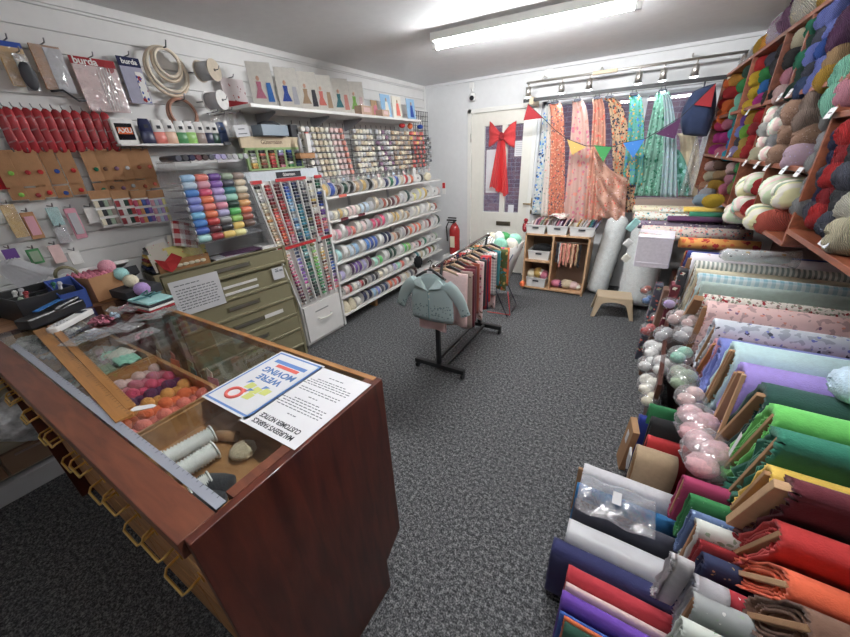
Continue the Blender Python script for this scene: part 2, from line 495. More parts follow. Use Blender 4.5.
def notice(name, x0, z0, x1, z1, y, label, lines=0, cat='notice'):
    m = M(); m.b2((x0, y, z0), (x1, y + .001, z1)); o = m.build(name, PAPER)
    tag(o, label, cat)
    if lines:
        m = M()
        for i in range(lines):
            zz = z1 - (i + 1) * (z1 - z0) / (lines + 1)
            m.b2((x0 + .015, y - .0006, zz - .002), (x1 - .015 - .04 * random.random(), y - .0002, zz + .002))
        m.build('print', mat('paper', (.3, .3, .32)), o)
    return o
a = onY(485, 150, YF); b = onY(497, 193, YF)
notice('notice', a.x + .012, b.z, b.x + .02, a.z, YF + .028, 'large blank white notice on the left glass of the door')
a = onY(514.5, 141, YF); b = onY(524.5, 156, YF)
notice('notice', a.x, b.z, b.x, a.z, YF + .028, 'small typed notice high on the right glass of the door', 7)
a = onY(507.5, 205, YF); b = onY(512.5, 216, YF)
notice('notice', a.x, b.z, b.x, a.z, YF + .028, 'small white card low on the right glass of the door')
# ================================================================= LAMPS
def fluoro(loc, L, label, rz=0, k=1.0):
    t = thing('ceiling_light', label, 'light', loc, rz)
    m = M(); m.b2((-L / 2, -.08, -.05), (L / 2, .08, 0)); m.build('batten', mat('plain', (.78, .78, .72), .4), t, bevel=.004)
    for s in (-1, 1):
        m = M(); m.b2((s * L / 2 - .02, -.02, -.095), (s * L / 2 + .02, .02, -.03)); m.build('end_cap', mat('plain', (.8, .8, .78), .4), t, bevel=.004)
    m = M(); m.cyl((-L / 2 + .02, 0, -.070), (L / 2 - .02, 0, -.070), .019)
    m.build('tube', emit('tube_glow' if k == 1 else 'tube_glow_near', (.97, .985, 1), TUBE_W * k), t)
    return t
a = onZ(435, 50, 2.33); b = onZ(638, 9, 2.33)
fluoro(((a.x + b.x) / 2, (a.y + b.y) / 2, ZC), (b - a).length, 'lit fluorescent tube on its white batten across the ceiling', math.atan2(b.y - a.y, b.x - a.x))
fluoro((.0, .75, ZC), 1.5, 'assumed unseen second fluorescent tube fitting over the near end of the shop', 0, .5)  # unseen fitting, assumed; placed and dimmed to balance light at the near end
# spotlight rail
r0 = onY(527, 83, 4.45); r1 = onY(737, 53, 4.45)
TZ = (r0.z + r1.z) / 2
tr = thing('spotlight_rail', 'brushed steel spotlight rail above the shop window', 'light rail', (0, 4.45, TZ))
STEEL = mat('metal', hx('dcd8d0'), .4)
m = M(); m.cyl((r0.x, 0, 0), (r1.x + .1, 0, 0), .011, n=12); m.build('rail', STEEL, tr)
for xx in (r0.x + .15, -.6, .15):
    m = M(); m.cyl((xx, 0, 0), (xx, .12, .06), .006, n=8); m.cyl((xx, .12, .06), (xx, .245, .06), .006, n=8); m.build('bracket', STEEL, tr)
m = M(); m.box((-.55, -.005, 0), (.22, .03, .03)); m.build('transformer', mat('plain', 'beige'), tr, bevel=.003)
spots = [(529, 86), (563, 78), (591, 75), (641, 70), (666, 66), (699, 60)]
POS = ['leftmost spotlight on the steel rail', 'second spotlight from the left on the steel rail', 'third spotlight from the left on the steel rail', 'fourth spotlight from the left on the steel rail', 'fifth spotlight from the left on the steel rail', 'rightmost spotlight on the steel rail']
sp = thing('spotlight', '', 'spotlight')
hd = Vector((.0, .42, -1)).normalized()
m = M(); m.cyl((0, 0, 0), (0, 0, -.03), .008, n=8); m.cyl((0, 0, -.03), hd * .11 + Vector((0, -.03, -.02)), .026, .032, n=16); m.build('spot_head', STEEL, sp)
m = M(); m.cyl(hd * .11 + Vector((0, -.03, -.02)), hd * .116 + Vector((0, -.03, -.02)), .029, n=16); m.build('lens', emit('spot_glow', (.9, .96, 1), 14), sp)
for i, (px, py) in enumerate(spots):
    q = onY(px, py - 4, 4.45)
    o = put(sp, loc=(q.x, 4.45, TZ - .008), label='small steel ' + POS[i], group='rail spotlights', cat='spotlight')
    ld = bpy.data.lights.new('spot_beam', 'SPOT'); ld.energy = 9; ld.spot_size = math.radians(75); ld.spot_blend = .6; ld.color = (.85, .93, 1); ld.shadow_soft_size = .03
    s = bpy.data.objects.new('spot_beam', ld); col.objects.link(s); s.location = Vector((q.x, 4.45, TZ - .008)) + hd * .135 + Vector((0, -.03, -.02))
    s.rotation_euler = Vector((0, 0, -1)).rotation_difference(hd).to_euler()
# curtain rail over the window with drapes clipped to it
c0 = onY(526, 102, 4.55); c1 = onY(735, 77, 4.55)
RZ = (c0.z + c1.z) / 2
t = thing('curtain_rail', 'thin black rail running across the top of the window', 'rail', (0, 4.46, RZ))
m = M(); m.b2((c0.x, -.014, -.016), (c1.x + .1, .014, .016)); m.build('rail', mat('plain', 'black', .5), t)
for xx in (c0.x + .09, c1.x - .04):
    m = M(); m.b2((xx - .022, -.02, -.04), (xx + .022, .23, .03)); m.build('bracket', mat('plain', 'beige'), t, bevel=.002)
# security camera and socket
q = onY(473, 97, 4.66)
t = thing('security_camera', 'round white security camera in the corner above the door', 'camera', (q.x, 4.66, q.z))
m = M(); m.ball((0, 0, 0), (.045, .045, .05)); m.build('camera_body', mat('plastic', 'white'), t)
m = M(); m.cyl((0, -.035, -.012), (.004, -.052, -.016), .026, n=16); m.build('lens', mat('gloss', 'charcoal'), t)
m = M(); m.cyl((-.02, .03, .04), (-.03, .04, .12), .014, n=10); m.b2((-.06, .02, .1), (0, .04, .16)); m.build('mount', mat('plastic', 'white'), t)
q = onY(549, 71, YF)
m = M(); m.b2((q.x - .045, YF - .012, q.z - .04), (q.x + .045, YF, q.z + .04)); tag(m.build('junction_box', mat('plastic', 'white'), bevel=.003), 'small white square junction box on the wall above the window', 'box')

# ================================================================= COUNTER
CX0, CX1, CY0, CY1, CZ = -2.35, -.60, .10, .685, .97
DARKWOOD = woodmat('dark_mahogany', '36150e', '5e2a1c', (10, 10, 1.5), .4, .2)
REDWOOD = woodmat('worn_red_board', '4e281c', '71402c', (2, 14, 14), .5, .1)
PALEWOOD = woodmat('pale_oak', '8c5e38', 'b88854', (2, 14, 14), .5, .1)
TRAYWOOD = woodmat('tray_ply', '9a6c42', 'c09060', (3, 9, 9), .55, .05)
ct = thing('shop_counter', 'long glass topped mahogany shop counter with rows of brass handled drawers', 'counter', (0, 0, 0))
m = M()  # end panel with toe recess on the customer side
prof = [(CY0, 0), (CY1 - .10, 0), (CY1 - .10, .17), (CY1, .24), (CY1, CZ), (CY0, CZ)]
m.prism([(CX1 - .022, y, z) for y, z in prof], (.022, 0, 0)); m.build('end_panel', DARKWOOD, ct, bevel=.002)
m = M(); m.prism([(CX0, y, z) for y, z in prof], (.02, 0, 0)); m.build('end_panel', DARKWOOD, ct)
m = M(); m.b2((CX0, CY0 - .012, CZ - .045), (CX1 - .022, CY0 + .062, CZ)); m.build('front_board', REDWOOD, ct, bevel=.002)
m = M(); m.b2((CX0, CY1 - .02, CZ - .03), (CX1 - .022, CY1, CZ + .001)); m.build('far_rail', PALEWOOD, ct, bevel=.002)
m = M(); m.b2((CX1 - .05, CY0 + .1, CZ - .03), (CX1 - .022, CY1 - .02, CZ + .0005)); m.build('end_rail', REDWOOD, ct)
m = M(); m.b2((CX0 + .02, CY0 + .06, CZ - .006), (CX1 - .05, CY1 - .02, CZ)); m.build('glass_top', glass_pane('counter_glass', (.93, .95, .94), 1.5, 1.15), ct)
m = M(); m.b2((CX0 + .02, CY1 - .012, .26), (CX1 - .022, CY1 - .006, CZ - .03)); m.build('glass_front', glass_pane('counter_glass', (.93, .95, .94)), ct)
m = M(); m.b2((CX0 + .02, CY1 - .10, .02), (CX1 - .022, CY1 - .085, .20)); m.b2((CX0 + .02, CY1 - .10, .19), (CX1 - .022, CY1, .26)); m.build('plinth', DARKWOOD, ct)
m = M(); m.b2((CX0 + .02, .47, .26), (CX1 - .022, .48, CZ - .1)); m.build('back_panel', PALEWOOD, ct)
m = M(); m.b2((CX0 + .02, .48, .60), (CX1 - .03, CY1 - .02, .606)); m.build('glass_shelf', glass_pane('counter_glass', (.93, .95, .94)), ct)
# drawers and brass pulls
DRX = [CX1 - .03, -1.055, -1.50, -1.93, -2.33]
HB = M(); 
pts = [(-.045, 0, 0), (-.045, -.028, -.004), (-.038, -.036, -.012), (.038, -.036, -.012), (.045, -.028, -.004), (.045, 0, 0)]
HB.tube(pts, .0032, n=8); HB.box((-.045, .001, 0), (.016, .004, .022)); HB.box((.045, .001, 0), (.016, .004, .022))
hproto = None
for r, (za, zb) in enumerate(((.845, .918), (.765, .838), (.53, .755), (.30, .52), (.06, .29))):
    rec = 0 if r < 2 else .045
    for i in range(4):
        x1 = DRX[i]; x0 = DRX[i + 1] + .01
        m = M(); m.b2((x0, CY0 + .004 + rec, za), (x1, CY0 + .02 + rec, zb)); dr = m.build('drawer', PALEWOOD, ct, bevel=.003)
        for cxm in ((x0 + (.2 + .1 * r) * (x1 - x0), x0 + (.7 + .1 * r) * (x1 - x0)) if r < 2 else ()):
            loc = (cxm, CY0 + .002, (za + zb) / 2)
            if hproto is None:
                h = HB.build('handle', mat('metal', hx('d2a84a'), .28), dr, loc=loc); hproto = h
            else:
                h = hproto.copy(); col.objects.link(h); h.parent = dr; h.location = loc
# shallow trays under the glass (tops of the first row of drawers), tapered rims
def tray(x0, x1, ya, yb, za, zb, name='tray'):
    m = M(); th = .008
    m.b2((x0, ya, za), (x1, yb, za + th))
    m.b2((x0, ya, za), (x0 + th, yb, zb)); m.b2((x1 - th, ya, za), (x1, yb, zb))
    m.prism([(x0, yb - th, za), (x1, yb - th, za), (x1, yb - th, zb - .03), (x1 - .04, yb - th, zb), (x0 + .04, yb - th, zb), (x0, yb - th, zb - .03)], (0, th, 0))
    return m.build(name, TRAYWOOD, ct)
TZ0, TZ1 = .875, .955
for i in range(4):
    tray(DRX[i + 1] + .012, DRX[i], CY0 + .07, .42, TZ0, TZ1)
# ---------------- things inside the counter
SP = M(); SP.cyl((-.075, 0, 0), (.075, 0, 0), .02, n=14)
GREYW = mat('yarn', 'charcoal')
# white elastic reels: flanged reels lying in the right-hand tray
def reel_proto(name, L, r, rf, ribs, label, cat):
    t = thing(name, label, cat)
    m = M(); prof = []; ribs = ribs * 2
    for i in range(ribs * 2 + 1):
        prof.append((-L / 2 + L * i / (ribs * 2), r * (1 if i % 2 else .78)))
    m.lathe((0, 0, 0), (1, 0, 0), [(a, b) for a, b in prof], 18); m.build('winding', mat('fabric', 'white'), t)
    m = M()
    for s in (-1, 1): m.cyl((s * L / 2, 0, 0), (s * (L / 2 + .004), 0, 0), rf, n=18)
    m.build('flange', mat('plastic', 'white'), t)
    return t
for i, (q0, q1, r) in enumerate([((166, 459), (212, 434), .024), ((178, 473), (214, 450), .025), ((192, 492), (210, 481), .024)]):
    a = onZ(*q0, .91); b = onZ(*q1, .91); L = (b - a).length
    o = reel_proto('elastic_reel', L, r, r * 1.1, 7 - i, ['longest ribbed white elastic reel in the nearest glass topped tray', 'plain white elastic reel in the middle of the nearest tray', 'short white elastic reel beside the black ones in the nearest tray'][i], 'reel')
    o.location = (a + b) / 2; o.rotation_euler = (0, 0, math.atan2(b.y - a.y, b.x - a.x)); o['group'] = 'white elastic reels'
for i, (q, w) in enumerate([((215, 485), 0), ((205, 503), 1)]):
    a = onZ(*q, .9)
    m = M(); m.lathe((-.04, 0, 0), (1, 0, 0), [(0, .01), (.001, .024), (.02, .027), (.06, .027), (.079, .024), (.08, .01)], 18)
    o = m.build('black_elastic_hank', GREYW, loc=(a.x, a.y, .9), rot=(0, 0, .5))
    tag(o, ['black elastic hank lying against the short white reel in the tray', 'black elastic hank nearest the end of the counter'][i], 'elastic')
a = onZ(243, 450, .9)
m = M(); m.ball((0, 0, 0), (.034, .034, .018), 20, 10, lambda th, ph: 1 + .06 * math.sin(6 * th + 4 * ph))
tag(m.build('twine_bundle', mat('yarn', 'beige'), loc=(a.x, a.y, .9)), 'beige bundle of cord on the floor of the nearest tray', 'cord')
a = onZ(228, 437, .895)
m = M(); m.lathe((-.03, 0, 0), (1, 0, 0), [(0, .015), (.06, .015)], 14)
tag(m.build('card_tube', mat('card', 'kraft'), loc=(a.x, a.y, .9), rot=(0, 0, .4)), 'brown card tube beside the beige cord in the nearest tray', 'tube')

# perle balls in the second tray: rows run along the tray
def perle():
    m = M(); m.ball((0, 0, 0), (.023, .023, .02), 14, 9, lambda th, ph: 1 + .04 * math.sin(7 * th + 5 * ph))
    return m.build('thread_ball', mat('yarn', 'pink'))
pb = perle(); tag(pb, '', 'thread ball')
rowsP = [('blush', 3), ('rose', 4), ('hot_pink', 6), ('plum', 6), ('amber', 6), ('orange', 7), ('coral', 7), ('crimson', 8)]
PROW = ['farthest', 'second', 'third', 'fourth', 'fifth', 'sixth', 'seventh', 'nearest']
for j, (c, nb) in enumerate(rowsP):
    x = -1.46 + j * .0535
    for k in range(8):
        y = .198 + k * .0285
        cname = c
        o = put(pb, loc=(x + random.uniform(-.004, .004), y, TZ0 + .03 + (.012 if (j + k) % 2 else 0)), rot=(random.uniform(0, 3), random.uniform(0, 3), 0), mats={0: mat('yarn', cname)},
                label=f'{nm(c)} crochet thread ball, {PROW[j]} row in the tray, {od(k + 1)} from the drawer side', group=f'{nm(c)} thread balls in the tray under glass', cat='thread ball')
# foil packets in the third and fourth trays
pk = M(); pk.sheet(lambda u, v: Vector(((u - .5) * .09, (v - .5) * .06, .008 * math.sin(PI * u) * math.sin(PI * v) + .006 * math.sin(25 * u + 9 * v))), 12, 12)
pk = pk.build('notion_packet', clear('cellophane', (.95, .97, .97), .42), thick=.002)
tag(pk, '', 'packet')
PKC = ['sage', 'silver', 'mint', 'white', 'grey', 'sage', 'ivory', 'light_blue']
kk = 0
for (xa, xb, cols) in ((-1.88, -1.55, ['sage', 'silver', 'ivory', 'mint', 'grey']), (-2.28, -1.98, ['silver', 'periwinkle', 'navy', 'white', 'slate'])):
    for i in range(20):
        c = cols[i % len(cols)]
        x = random.uniform(xa, xb); y = random.uniform(.2, .39)
        z = TZ0 + .014 + i * .0035
        o = put(pk, loc=(x, y, z), rot=(random.uniform(-.1, .1), random.uniform(-.1, .1), random.uniform(-.8, .8)), scale=1.15, mats={0: mat('gloss', c, .2) if i % 4 else clear('cellophane', (.95, .97, .97), .42)},
                label=(f'small glossy {nm(c)} packet jumbled in the tray beyond the crochet thread' if xa > -2 else f'small glossy {nm(c)} packet jumbled in the tray under the white handset'),
                group=f'glossy {nm(c)} packets in the third tray' if xa > -2 else f'glossy {nm(c)} packets in the last tray', cat='packet')
# carded notions standing in the front of the display, seen through the glass
cdp = M(); cdp.box((0, 0, .05), (.07, .003, .10)); cdp = cdp.build('carded_notion', mat('card', 'white')); tag(cdp, '', 'card')
CD = ['white', 'pink', 'coral', 'sage', 'teal', 'ivory', 'rose', 'grey', 'crimson', 'beige', 'khaki', 'white', 'salmon', 'mint', 'brown', 'silver']
for i in range(16):
    o = put(cdp, loc=(-2.1 + i * .088, .60 + .03 * (i % 2), .606), rot=(-.15, 0, random.uniform(-.2, .2)), mats={0: mat('card', CD[i])},
            label=f'{nm(CD[i])} carded notion, {od(i + 1)} from the left on the glass shelf inside the counter', group='carded notions inside the counter', cat='card')
for i in range(12):
    o = put(cdp, loc=(-1.9 + i * .1, .55 + .04 * (i % 3), .262), rot=(-.1, 0, random.uniform(-.3, .3)), scale=(1.1, 1, 1.3), mats={0: mat('card', CD[(i * 5 + 3) % 16])},
            label=f'{nm(CD[(i * 5 + 3) % 16])} carded pack, {od(i + 1)} from the left on the bottom of the display', group='carded packs at the bottom of the display', cat='card')

# ---------------- on the counter
SZ = CZ + .0012
def flat(name, corners, m, label, cat, z=SZ, th=.001):
    """flat sheet lying on the glass, corners given as points"""
    a = M(); a.prism([(c.x, c.y, z) for c in corners], (0, 0, th)); o = a.build(name, m); return tag(o, label, cat)
qs = [onZ(*p, CZ) for p in [(203, 395), (286.5, 353), (324, 368), (240.6, 419), (371, 386), (289, 449)]]
BLUEB = mat('paper', hx('5a86c8')); REDP = mat('paper', hx('e0584c')); TXT = mat('paper', hx('5a5f66')); DARKT = mat('paper', hx('202028')); BLT = mat('paper', hx('4f78b4'))

def sheet_thing(name, pts, label, cat):
    """A4 sheet lying on the glass for a reader on the far side: local +X runs towards the till, local +Y towards the drawers"""
    c = sum(pts, Vector()) / 4
    x0, x1 = min(p.x for p in pts), max(p.x for p in pts); y0, y1 = min(p.y for p in pts), max(p.y for p in pts)
    t = thing(name, label, cat, (c.x, c.y, SZ), PI)
    W, Hh = x1 - x0 - .005, y1 - y0 - .005
    m = M(); m.b2((-W / 2, -Hh / 2, 0), (W / 2, Hh / 2, .0008)); m.build('paper', PAPER, t)
    return t, W, Hh
t, W, Hh = sheet_thing('moving_sign', [qs[0], qs[1], qs[2], qs[3]], 'blue bordered moving notice with red ring drawing lying on the counter glass', 'sign')
m = M(); e = .007
for a, b in (((-W/2+e, -Hh/2+e), (W/2-e, -Hh/2+2*e)), ((-W/2+e, Hh/2-2*e), (W/2-e, Hh/2-e)), ((-W/2+e, -Hh/2+e), (-W/2+2*e, Hh/2-e)), ((W/2-2*e, -Hh/2+e), (W/2-e, Hh/2-e))):
    m.b2((a[0], a[1], .0008), (b[0], b[1], .0011))
m.build('border', BLUEB, t)
text("WE'RE", .036, BLT, t, (-.005, -.008, .0011), (0, 0, 0), bold=.001, sx=1.05)
text("MOVING", .036, BLT, t, (-.005, -.045, .0011), (0, 0, 0), bold=.001, sx=1.05)
m = M(); m.b2((-.06, -.083, .0008), (.045, -.068, .0012)); m.build('red_banner', REDP, t)
m = M(); m.b2((-.075, -.104, .0008), (.075, -.087, .0011)); m.build('blue_banner', BLUEB, t)
m = M(); m.tube([(.035 + .026 * math.cos(a * PI / 10), .10 + .022 * math.sin(a * PI / 10) - .012, .0013) for a in range(20)], .0052, n=6, closed=True); m.prism([(.004, .06, .0009), (.03, .062, .0009), (.012, .09, .0009)], (0, 0, .0006)); m.build('ring_drawing', REDP, t)
m = M()
for x, y in ((.02, .042), (-.018, .05), (-.052, .042), (-.02, .078)): m.prism([(x - .016, y - .012, .0009), (x + .014, y - .016, .0009), (x + .017, y + .014, .0009), (x - .013, y + .012, .0009)], (0, 0, .0003))
m.build('map_drawing', mat('paper', hx('c9cf62')), t)
m = M()
for x, y in ((.038, .03), (-.036, .03), (0, .06)): m.prism([(x - .012, y - .008, .0012), (x + .01, y - .01, .0012), (x + .012, y + .008, .0012)], (0, 0, .0003))
m.build('map_drawing', BLUEB, t)
t, W, Hh = sheet_thing('customer_notice', [qs[2], qs[4], qs[5], qs[3]], 'white printed customer notice lying on the glass at the end of the counter', 'notice')
text("MAUREEN'S FABRICS", .0215, DARKT, t, (0, Hh/2 - .022, .0011), (0, 0, 0), sx=.80, bold=.0003)
text("CUSTOMER NOTICE", .0215, DARKT, t, (0, Hh/2 - .046, .0011), (0, 0, 0), sx=.80, bold=.0003)
m = M()
yy = Hh/2 - .072
for k, ln in enumerate([.2, 0, .9, .95, .85, .9, .5, 0, .2, 0, .8, .85, 0, .9, .95, .9, .6, 0, .3]):
    yy -= .0098
    if ln:
        x = -W * .42 * ln
        while x < W * .42 * ln:
            wl = random.uniform(.006, .016); m.b2((x, yy - .0015, .0008), (min(x + wl, W*.44), yy + .0015, .0011)); x += wl + .004
m.build('small_print', TXT, t)
# steel measuring strip and yardsticks
def stick(name, cl, z0, z1, mm, label, cat, marks=None):
    a = sum(cl[:2], Vector()) / 2; b = sum(cl[2:], Vector()) / 2; w = ((cl[0]-cl[1]).length + (cl[2]-cl[3]).length) / 2
    d = b - a; t = thing(name, label, cat, (a.x, a.y, z0), math.atan2(d.y, d.x))
    L = d.length
    m = M(); m.b2((0, -w/2, 0), (L, w/2, z1 - z0)); m.build('strip', mm, t, bevel=.0008)
    m = M(); n = int(L / .02)
    for i in range(n): m.b2((.01 + i*.02, w/2 - (w*.4 if i % 5 == 0 else w*.25), z1-z0), (.0115 + i*.02, w/2 - .0005, z1-z0+.0003))
    m.build('markings', marks or INK, t)
    return t
stick('measuring_strip', [Vector((-2.12, .165, 0)), Vector((-2.12, .187, 0)), Vector((-.625, .165, 0)), Vector((-.625, .187, 0))], SZ, SZ + .002, mat('plain', hx('8f939e'), .4), 'long silver measuring strip set along the drawer edge of the counter', 'ruler')
RUL = woodmat('ruler_wood', '946430', 'b07c44', (2, 30, 30), .45, .2)
g = [onZ(*p, CZ) for p in [(34, 333), (45, 328), (118, 423), (132, 417), (52, 326), (126, 412), (138, 406)]]
t = stick('yardstick', [g[0], g[1], g[2], g[3]], SZ, SZ + .006, RUL, 'wooden yardstick lying nearest the silver strip on the counter', 'ruler')
stick('yardstick', [g[1] + Vector((.01, .012, 0)), g[4] + Vector((0, .006, 0)), g[5], g[6]], SZ, SZ + .007, RUL, 'wooden yardstick with a brass tip lying on the far side of another yardstick', 'ruler')
a = onZ(143, 408, SZ)
m = M(); m.prism([(-.03, -.006, 0), (-.02, -.012, 0), (.03, -.006, 0), (.034, .004, 0), (.02, .012, 0), (-.028, .01, 0)], (0, 0, .002)); tag(m.build('paper_tag', PAPER, loc=(a.x, a.y, SZ), rot=(0, 0, .7)), 'small white paper tag beside the end of the yardsticks', 'tag')
# handset, card terminal
def onz2(p, z): v = onZ(p[0], p[1], z); return Vector((v.x, v.y, 0))
a = onz2((50, 328), 1.0); b = onz2((88, 308), 1.0); dv = b - a
t = thing('cordless_handset', 'white cordless telephone handset lying on the counter glass', 'telephone', ((a.x+b.x)/2, (a.y+b.y)/2, SZ), math.atan2(dv.y, dv.x))
L = dv.length
m = M(); m.prism([(-L/2, -.022, 0), (L/2-.01, -.026, 0), (L/2, -.015, 0), (L/2, .015, 0), (L/2-.01, .026, 0), (-L/2, .022, 0), (-L/2-.01, 0, 0)], (0, 0, .028)); m.build('handset_body', mat('plastic', 'white'), t, bevel=.006)
m = M(); m.box((L/2 - .045, 0, .029), (.032, .032, .002)); m.build('screen', mat('gloss', 'charcoal'), t)
m = M()
for i in range(4):
    for j in range(3): m.box((-L/2 + .025 + i*.018, (j-1)*.013, .029), (.011, .008, .003))
m.build('keypad', mat('plastic', 'silver'), t)
a = onz2((22, 325), 1.0); b = onz2((76, 297), 1.03); dv = b - a
t = thing('card_terminal', 'black handheld terminal with blue screen beside the white handset', 'terminal', ((a.x+b.x)/2, (a.y+b.y)/2, SZ), math.atan2(dv.y, dv.x))
L = dv.length
m = M(); m.box((0, 0, .025), (L, .075, .05)); m.box((L*.2, 0, .055), (L*.5, .08, .02), Matrix.Rotation(-.12, 3, 'Y')); m.build('terminal_body', mat('plastic', 'black'), t, bevel=.008)
m = M(); m.box((0.0, 0, .069), (.12, .03, .003), Matrix.Rotation(-.12, 3, 'Y')); m.build('screen', mat('gloss', 'azure'), t)
# till table left of the counter
t = thing('till_table', 'low table top filling the gap between counter and slatted wall', 'table', (-2.55, .34, 0))
m = M(); m.b2((-.19, -.5, .93), (.19, .48, .965)); m.build('table_top', woodmat('till_wood', '8a6242', 'b08058', (9, 2, 9), .5), t, bevel=.003)
# black desk organiser
def opentray(m, a, b, th=.005):
    m.b2(a, (b[0], b[1], a[2]+th)); m.b2(a, (a[0]+th, b[1], b[2])); m.b2((b[0]-th, a[1], a[2]), b); m.b2(a, (b[0], a[1]+th, b[2])); m.b2((a[0], b[1]-th, a[2]), b)
t = thing('desk_organiser', 'black open desk organiser full of small notions', 'organiser', (-2.50, .36, .968), .15)
m = M(); opentray(m, (-.13, -.11, 0), (.13, .11, .12)); m.b2((-.004, -.11, 0), (.004, .11, .11)); m.b2((-.13, .0, 0), (.13, .006, .10)); m.build('organiser_tray', mat('plastic', 'black'), t, bevel=.002)
for i, (x, y, c, l) in enumerate([(-.09, -.06, 'white', .09), (-.06, -.04, 'silver', .1), (.04, -.07, 'sage', .08), (.08, -.05, 'crimson', .11), (.05, .05, 'white', .07), (.09, .07, 'silver', .12), (-.08, .06, 'grey', .10), (-.03, .07, 'emerald', .1)]):
    m = M(); m.cyl((0, 0, 0), (.03, .01, l), .009, .007, n=10); m.ball((.032, .011, l), .011, 8, 6)
    o = m.build('notion_tube', mat('plastic', c), loc=Vector((-2.50 + x, .36 + y, .975 + .02))); tag(o, f'{nm(c)} stopper topped tube standing in the black desk organiser, ' + ('back left' if i < 2 else 'front left' if i in (2, 3) else 'back right' if i in (4, 5) else 'far side'), 'tube')
# blue scoop box and black stapler shapes behind
a = onX(58, 290, -2.42)
t = thing('blue_bin', 'bright blue plastic parts bin beside the cardboard box', 'bin', (-2.44, a.y + .03, .966))
m = M(); m.prism([(-.06, -.05, 0), (.07, -.05, 0), (.09, -.05, .10), (-.06, -.05, .15)], (0, .004, 0)); m.prism([(-.06, .05, 0), (.07, .05, 0), (.09, .05, .10), (-.06, .05, .15)], (0, .004, 0)); m.b2((-.06, -.05, 0), (.07, .054, .004)); m.prism([(.07, -.05, 0), (.07, .054, 0), (.09, .054, .10), (.09, -.05, .10)], (-.004, 0, 0)); m.b2((-.064, -.05, 0), (-.06, .054, .15)); m.build('bin_shell', mat('plastic', 'royal_blue'), t)
# cardboard box with wool kits
a = onX(95, 285, -2.35)
t = thing('cardboard_box', 'shallow kraft cardboard box of wool kits at the till end of the counter', 'box', (-2.50, .60, .972), .25)
m = M(); opentray(m, (-.10, -.08, 0), (.10, .08, .13), .004); m.build('box_body', mat('card', 'kraft'), t)
m = M(); m.prism([(-.10, .08, .13), (.10, .08, .13), (.10, .09, .06), (-.10, .09, .06)], (0, .003, 0)); m.build('box_flap', mat('card', 'kraft'), t)
m = M(); m.sheet(lambda u, v: Vector(((u-.5)*.18, (v-.5)*.14, .12 + .012*math.sin(20*u+6*v) + .01*math.sin(31*v))), 16, 16)
tag(m.build('coral_yarn_heap', printed('coral_heap', 'rose', ['crimson', 'salmon'], 60, .2), loc=(-2.50, .60, .972), rot=(0, 0, .25), thick=.01), 'tangle of dusty coral yarn heaped in the cardboard box', 'yarn')
m = M(); m.tube([(.05*math.cos(a*PI/8), .004, .05*math.sin(a*PI/8)) for a in range(9)], .008, n=8); tag(m.build('tape_roll', mat('plastic', 'khaki'), loc=(-2.58, .52, 1.10), rot=(0, 0, .9)), 'khaki arch shaped roll standing behind the cardboard box', 'roll')
# pompom yarn balls
YBALL = M(); YBALL.ball((0, 0, 0), .05, 24, 14, lambda th, ph: 1 + .03*math.sin(10*th + 6*ph)); YBALL = YBALL.build('yarn_ball', mat('yarn', 'pink')); tag(YBALL, '', 'yarn ball')
for px, py, X, r, c, w in [(107, 267, -2.5, .040, 'pink', 'topmost ball beyond the cardboard box'), (121, 274, -2.42, .036, 'cyan', 'between the pink and cream balls'), (131, 281, -2.33, .036, 'cream', 'between the turquoise and lilac balls'), (142, 289, -2.22, .037, 'lilac', 'nearest the green cabinet')]:
    q = onX(px, py, X)
    put(YBALL, loc=q, scale=(r/.05,)*3, mats={0: mat('yarn', {'cyan': 'aqua'}.get(c, c))}, label=f'{ {"cyan": "turquoise"}.get(c, c) } wool ball, {w}', group='wool balls beyond the till', cat='yarn ball')
q = onX(128, 292, -2.25)
m = M(); m.b2((-.17, -.09, 0), (.17, .09, .045)); tag(m.build('ledger_box', mat('card', 'charcoal'), loc=(-2.42, .70, .972), rot=(0, 0, .1), bevel=.003), 'dark shallow box under the four wool balls', 'box')
# turquoise cloth parcel, coral bundles, tiny reels
q = onZ(153, 300, 1.0)
t = thing('cloth_parcel', 'folded turquoise cloth bundle tied with ribbon at the far counter edge', 'cloth', (q.x + .02, q.y - .02, SZ), .1)
for k, c in enumerate(['crimson', 'white', 'charcoal', 'aqua']):
    m = M(); m.box((0.004*k, 0, .008 + .014*k), (.19 - .006*k, .12, .012)); m.build('folded_cloth', mat('fabric', c), t, bevel=.005)
m = M(); m.box((0, 0, .062), (.016, .125, .003)); m.tube([(0, 0, .065), (.03, .02, .08), (.04, -.01, .066), (0, 0, .065), (-.03, .02, .08), (-.04, -.01, .066), (0, 0, .065)], .004); m.build('ribbon_bow', mat('satin', 'teal'), t)
def heap(name, c, px, py, z, r, label, seed=0):
    q = onZ(px, py, z); m = M(); rnd = random.Random(seed)
    pts = []
    for i in range(46): 
        a = rnd.random()*2*PI; rr = r*math.sqrt(rnd.random()); pts.append((rr*math.cos(a), rr*math.sin(a)*.7, .006 + .03*rnd.random()*(1-rr/r)))
    m.tube(pts, .0055, n=6); o = m.build(name, mat('yarn', c), loc=(q.x, q.y, SZ)); return tag(o, label, 'yarn')
heap('yarn_bundle', 'rose', 100, 316, 1.0, .07, 'tangled dusty rose yarn bundle beside the white handset', 3)
heap('yarn_bundle', 'rose', 128, 303, 1.0, .06, 'tangled dusty rose yarn bundle beside the turquoise cloth', 5)
heap('yarn_bundle', 'pale_blue', 113, 312, 1.0, .035, 'small pale blue yarn bundle between two rose bundles', 7)
q = onZ(120, 308, 1.0)
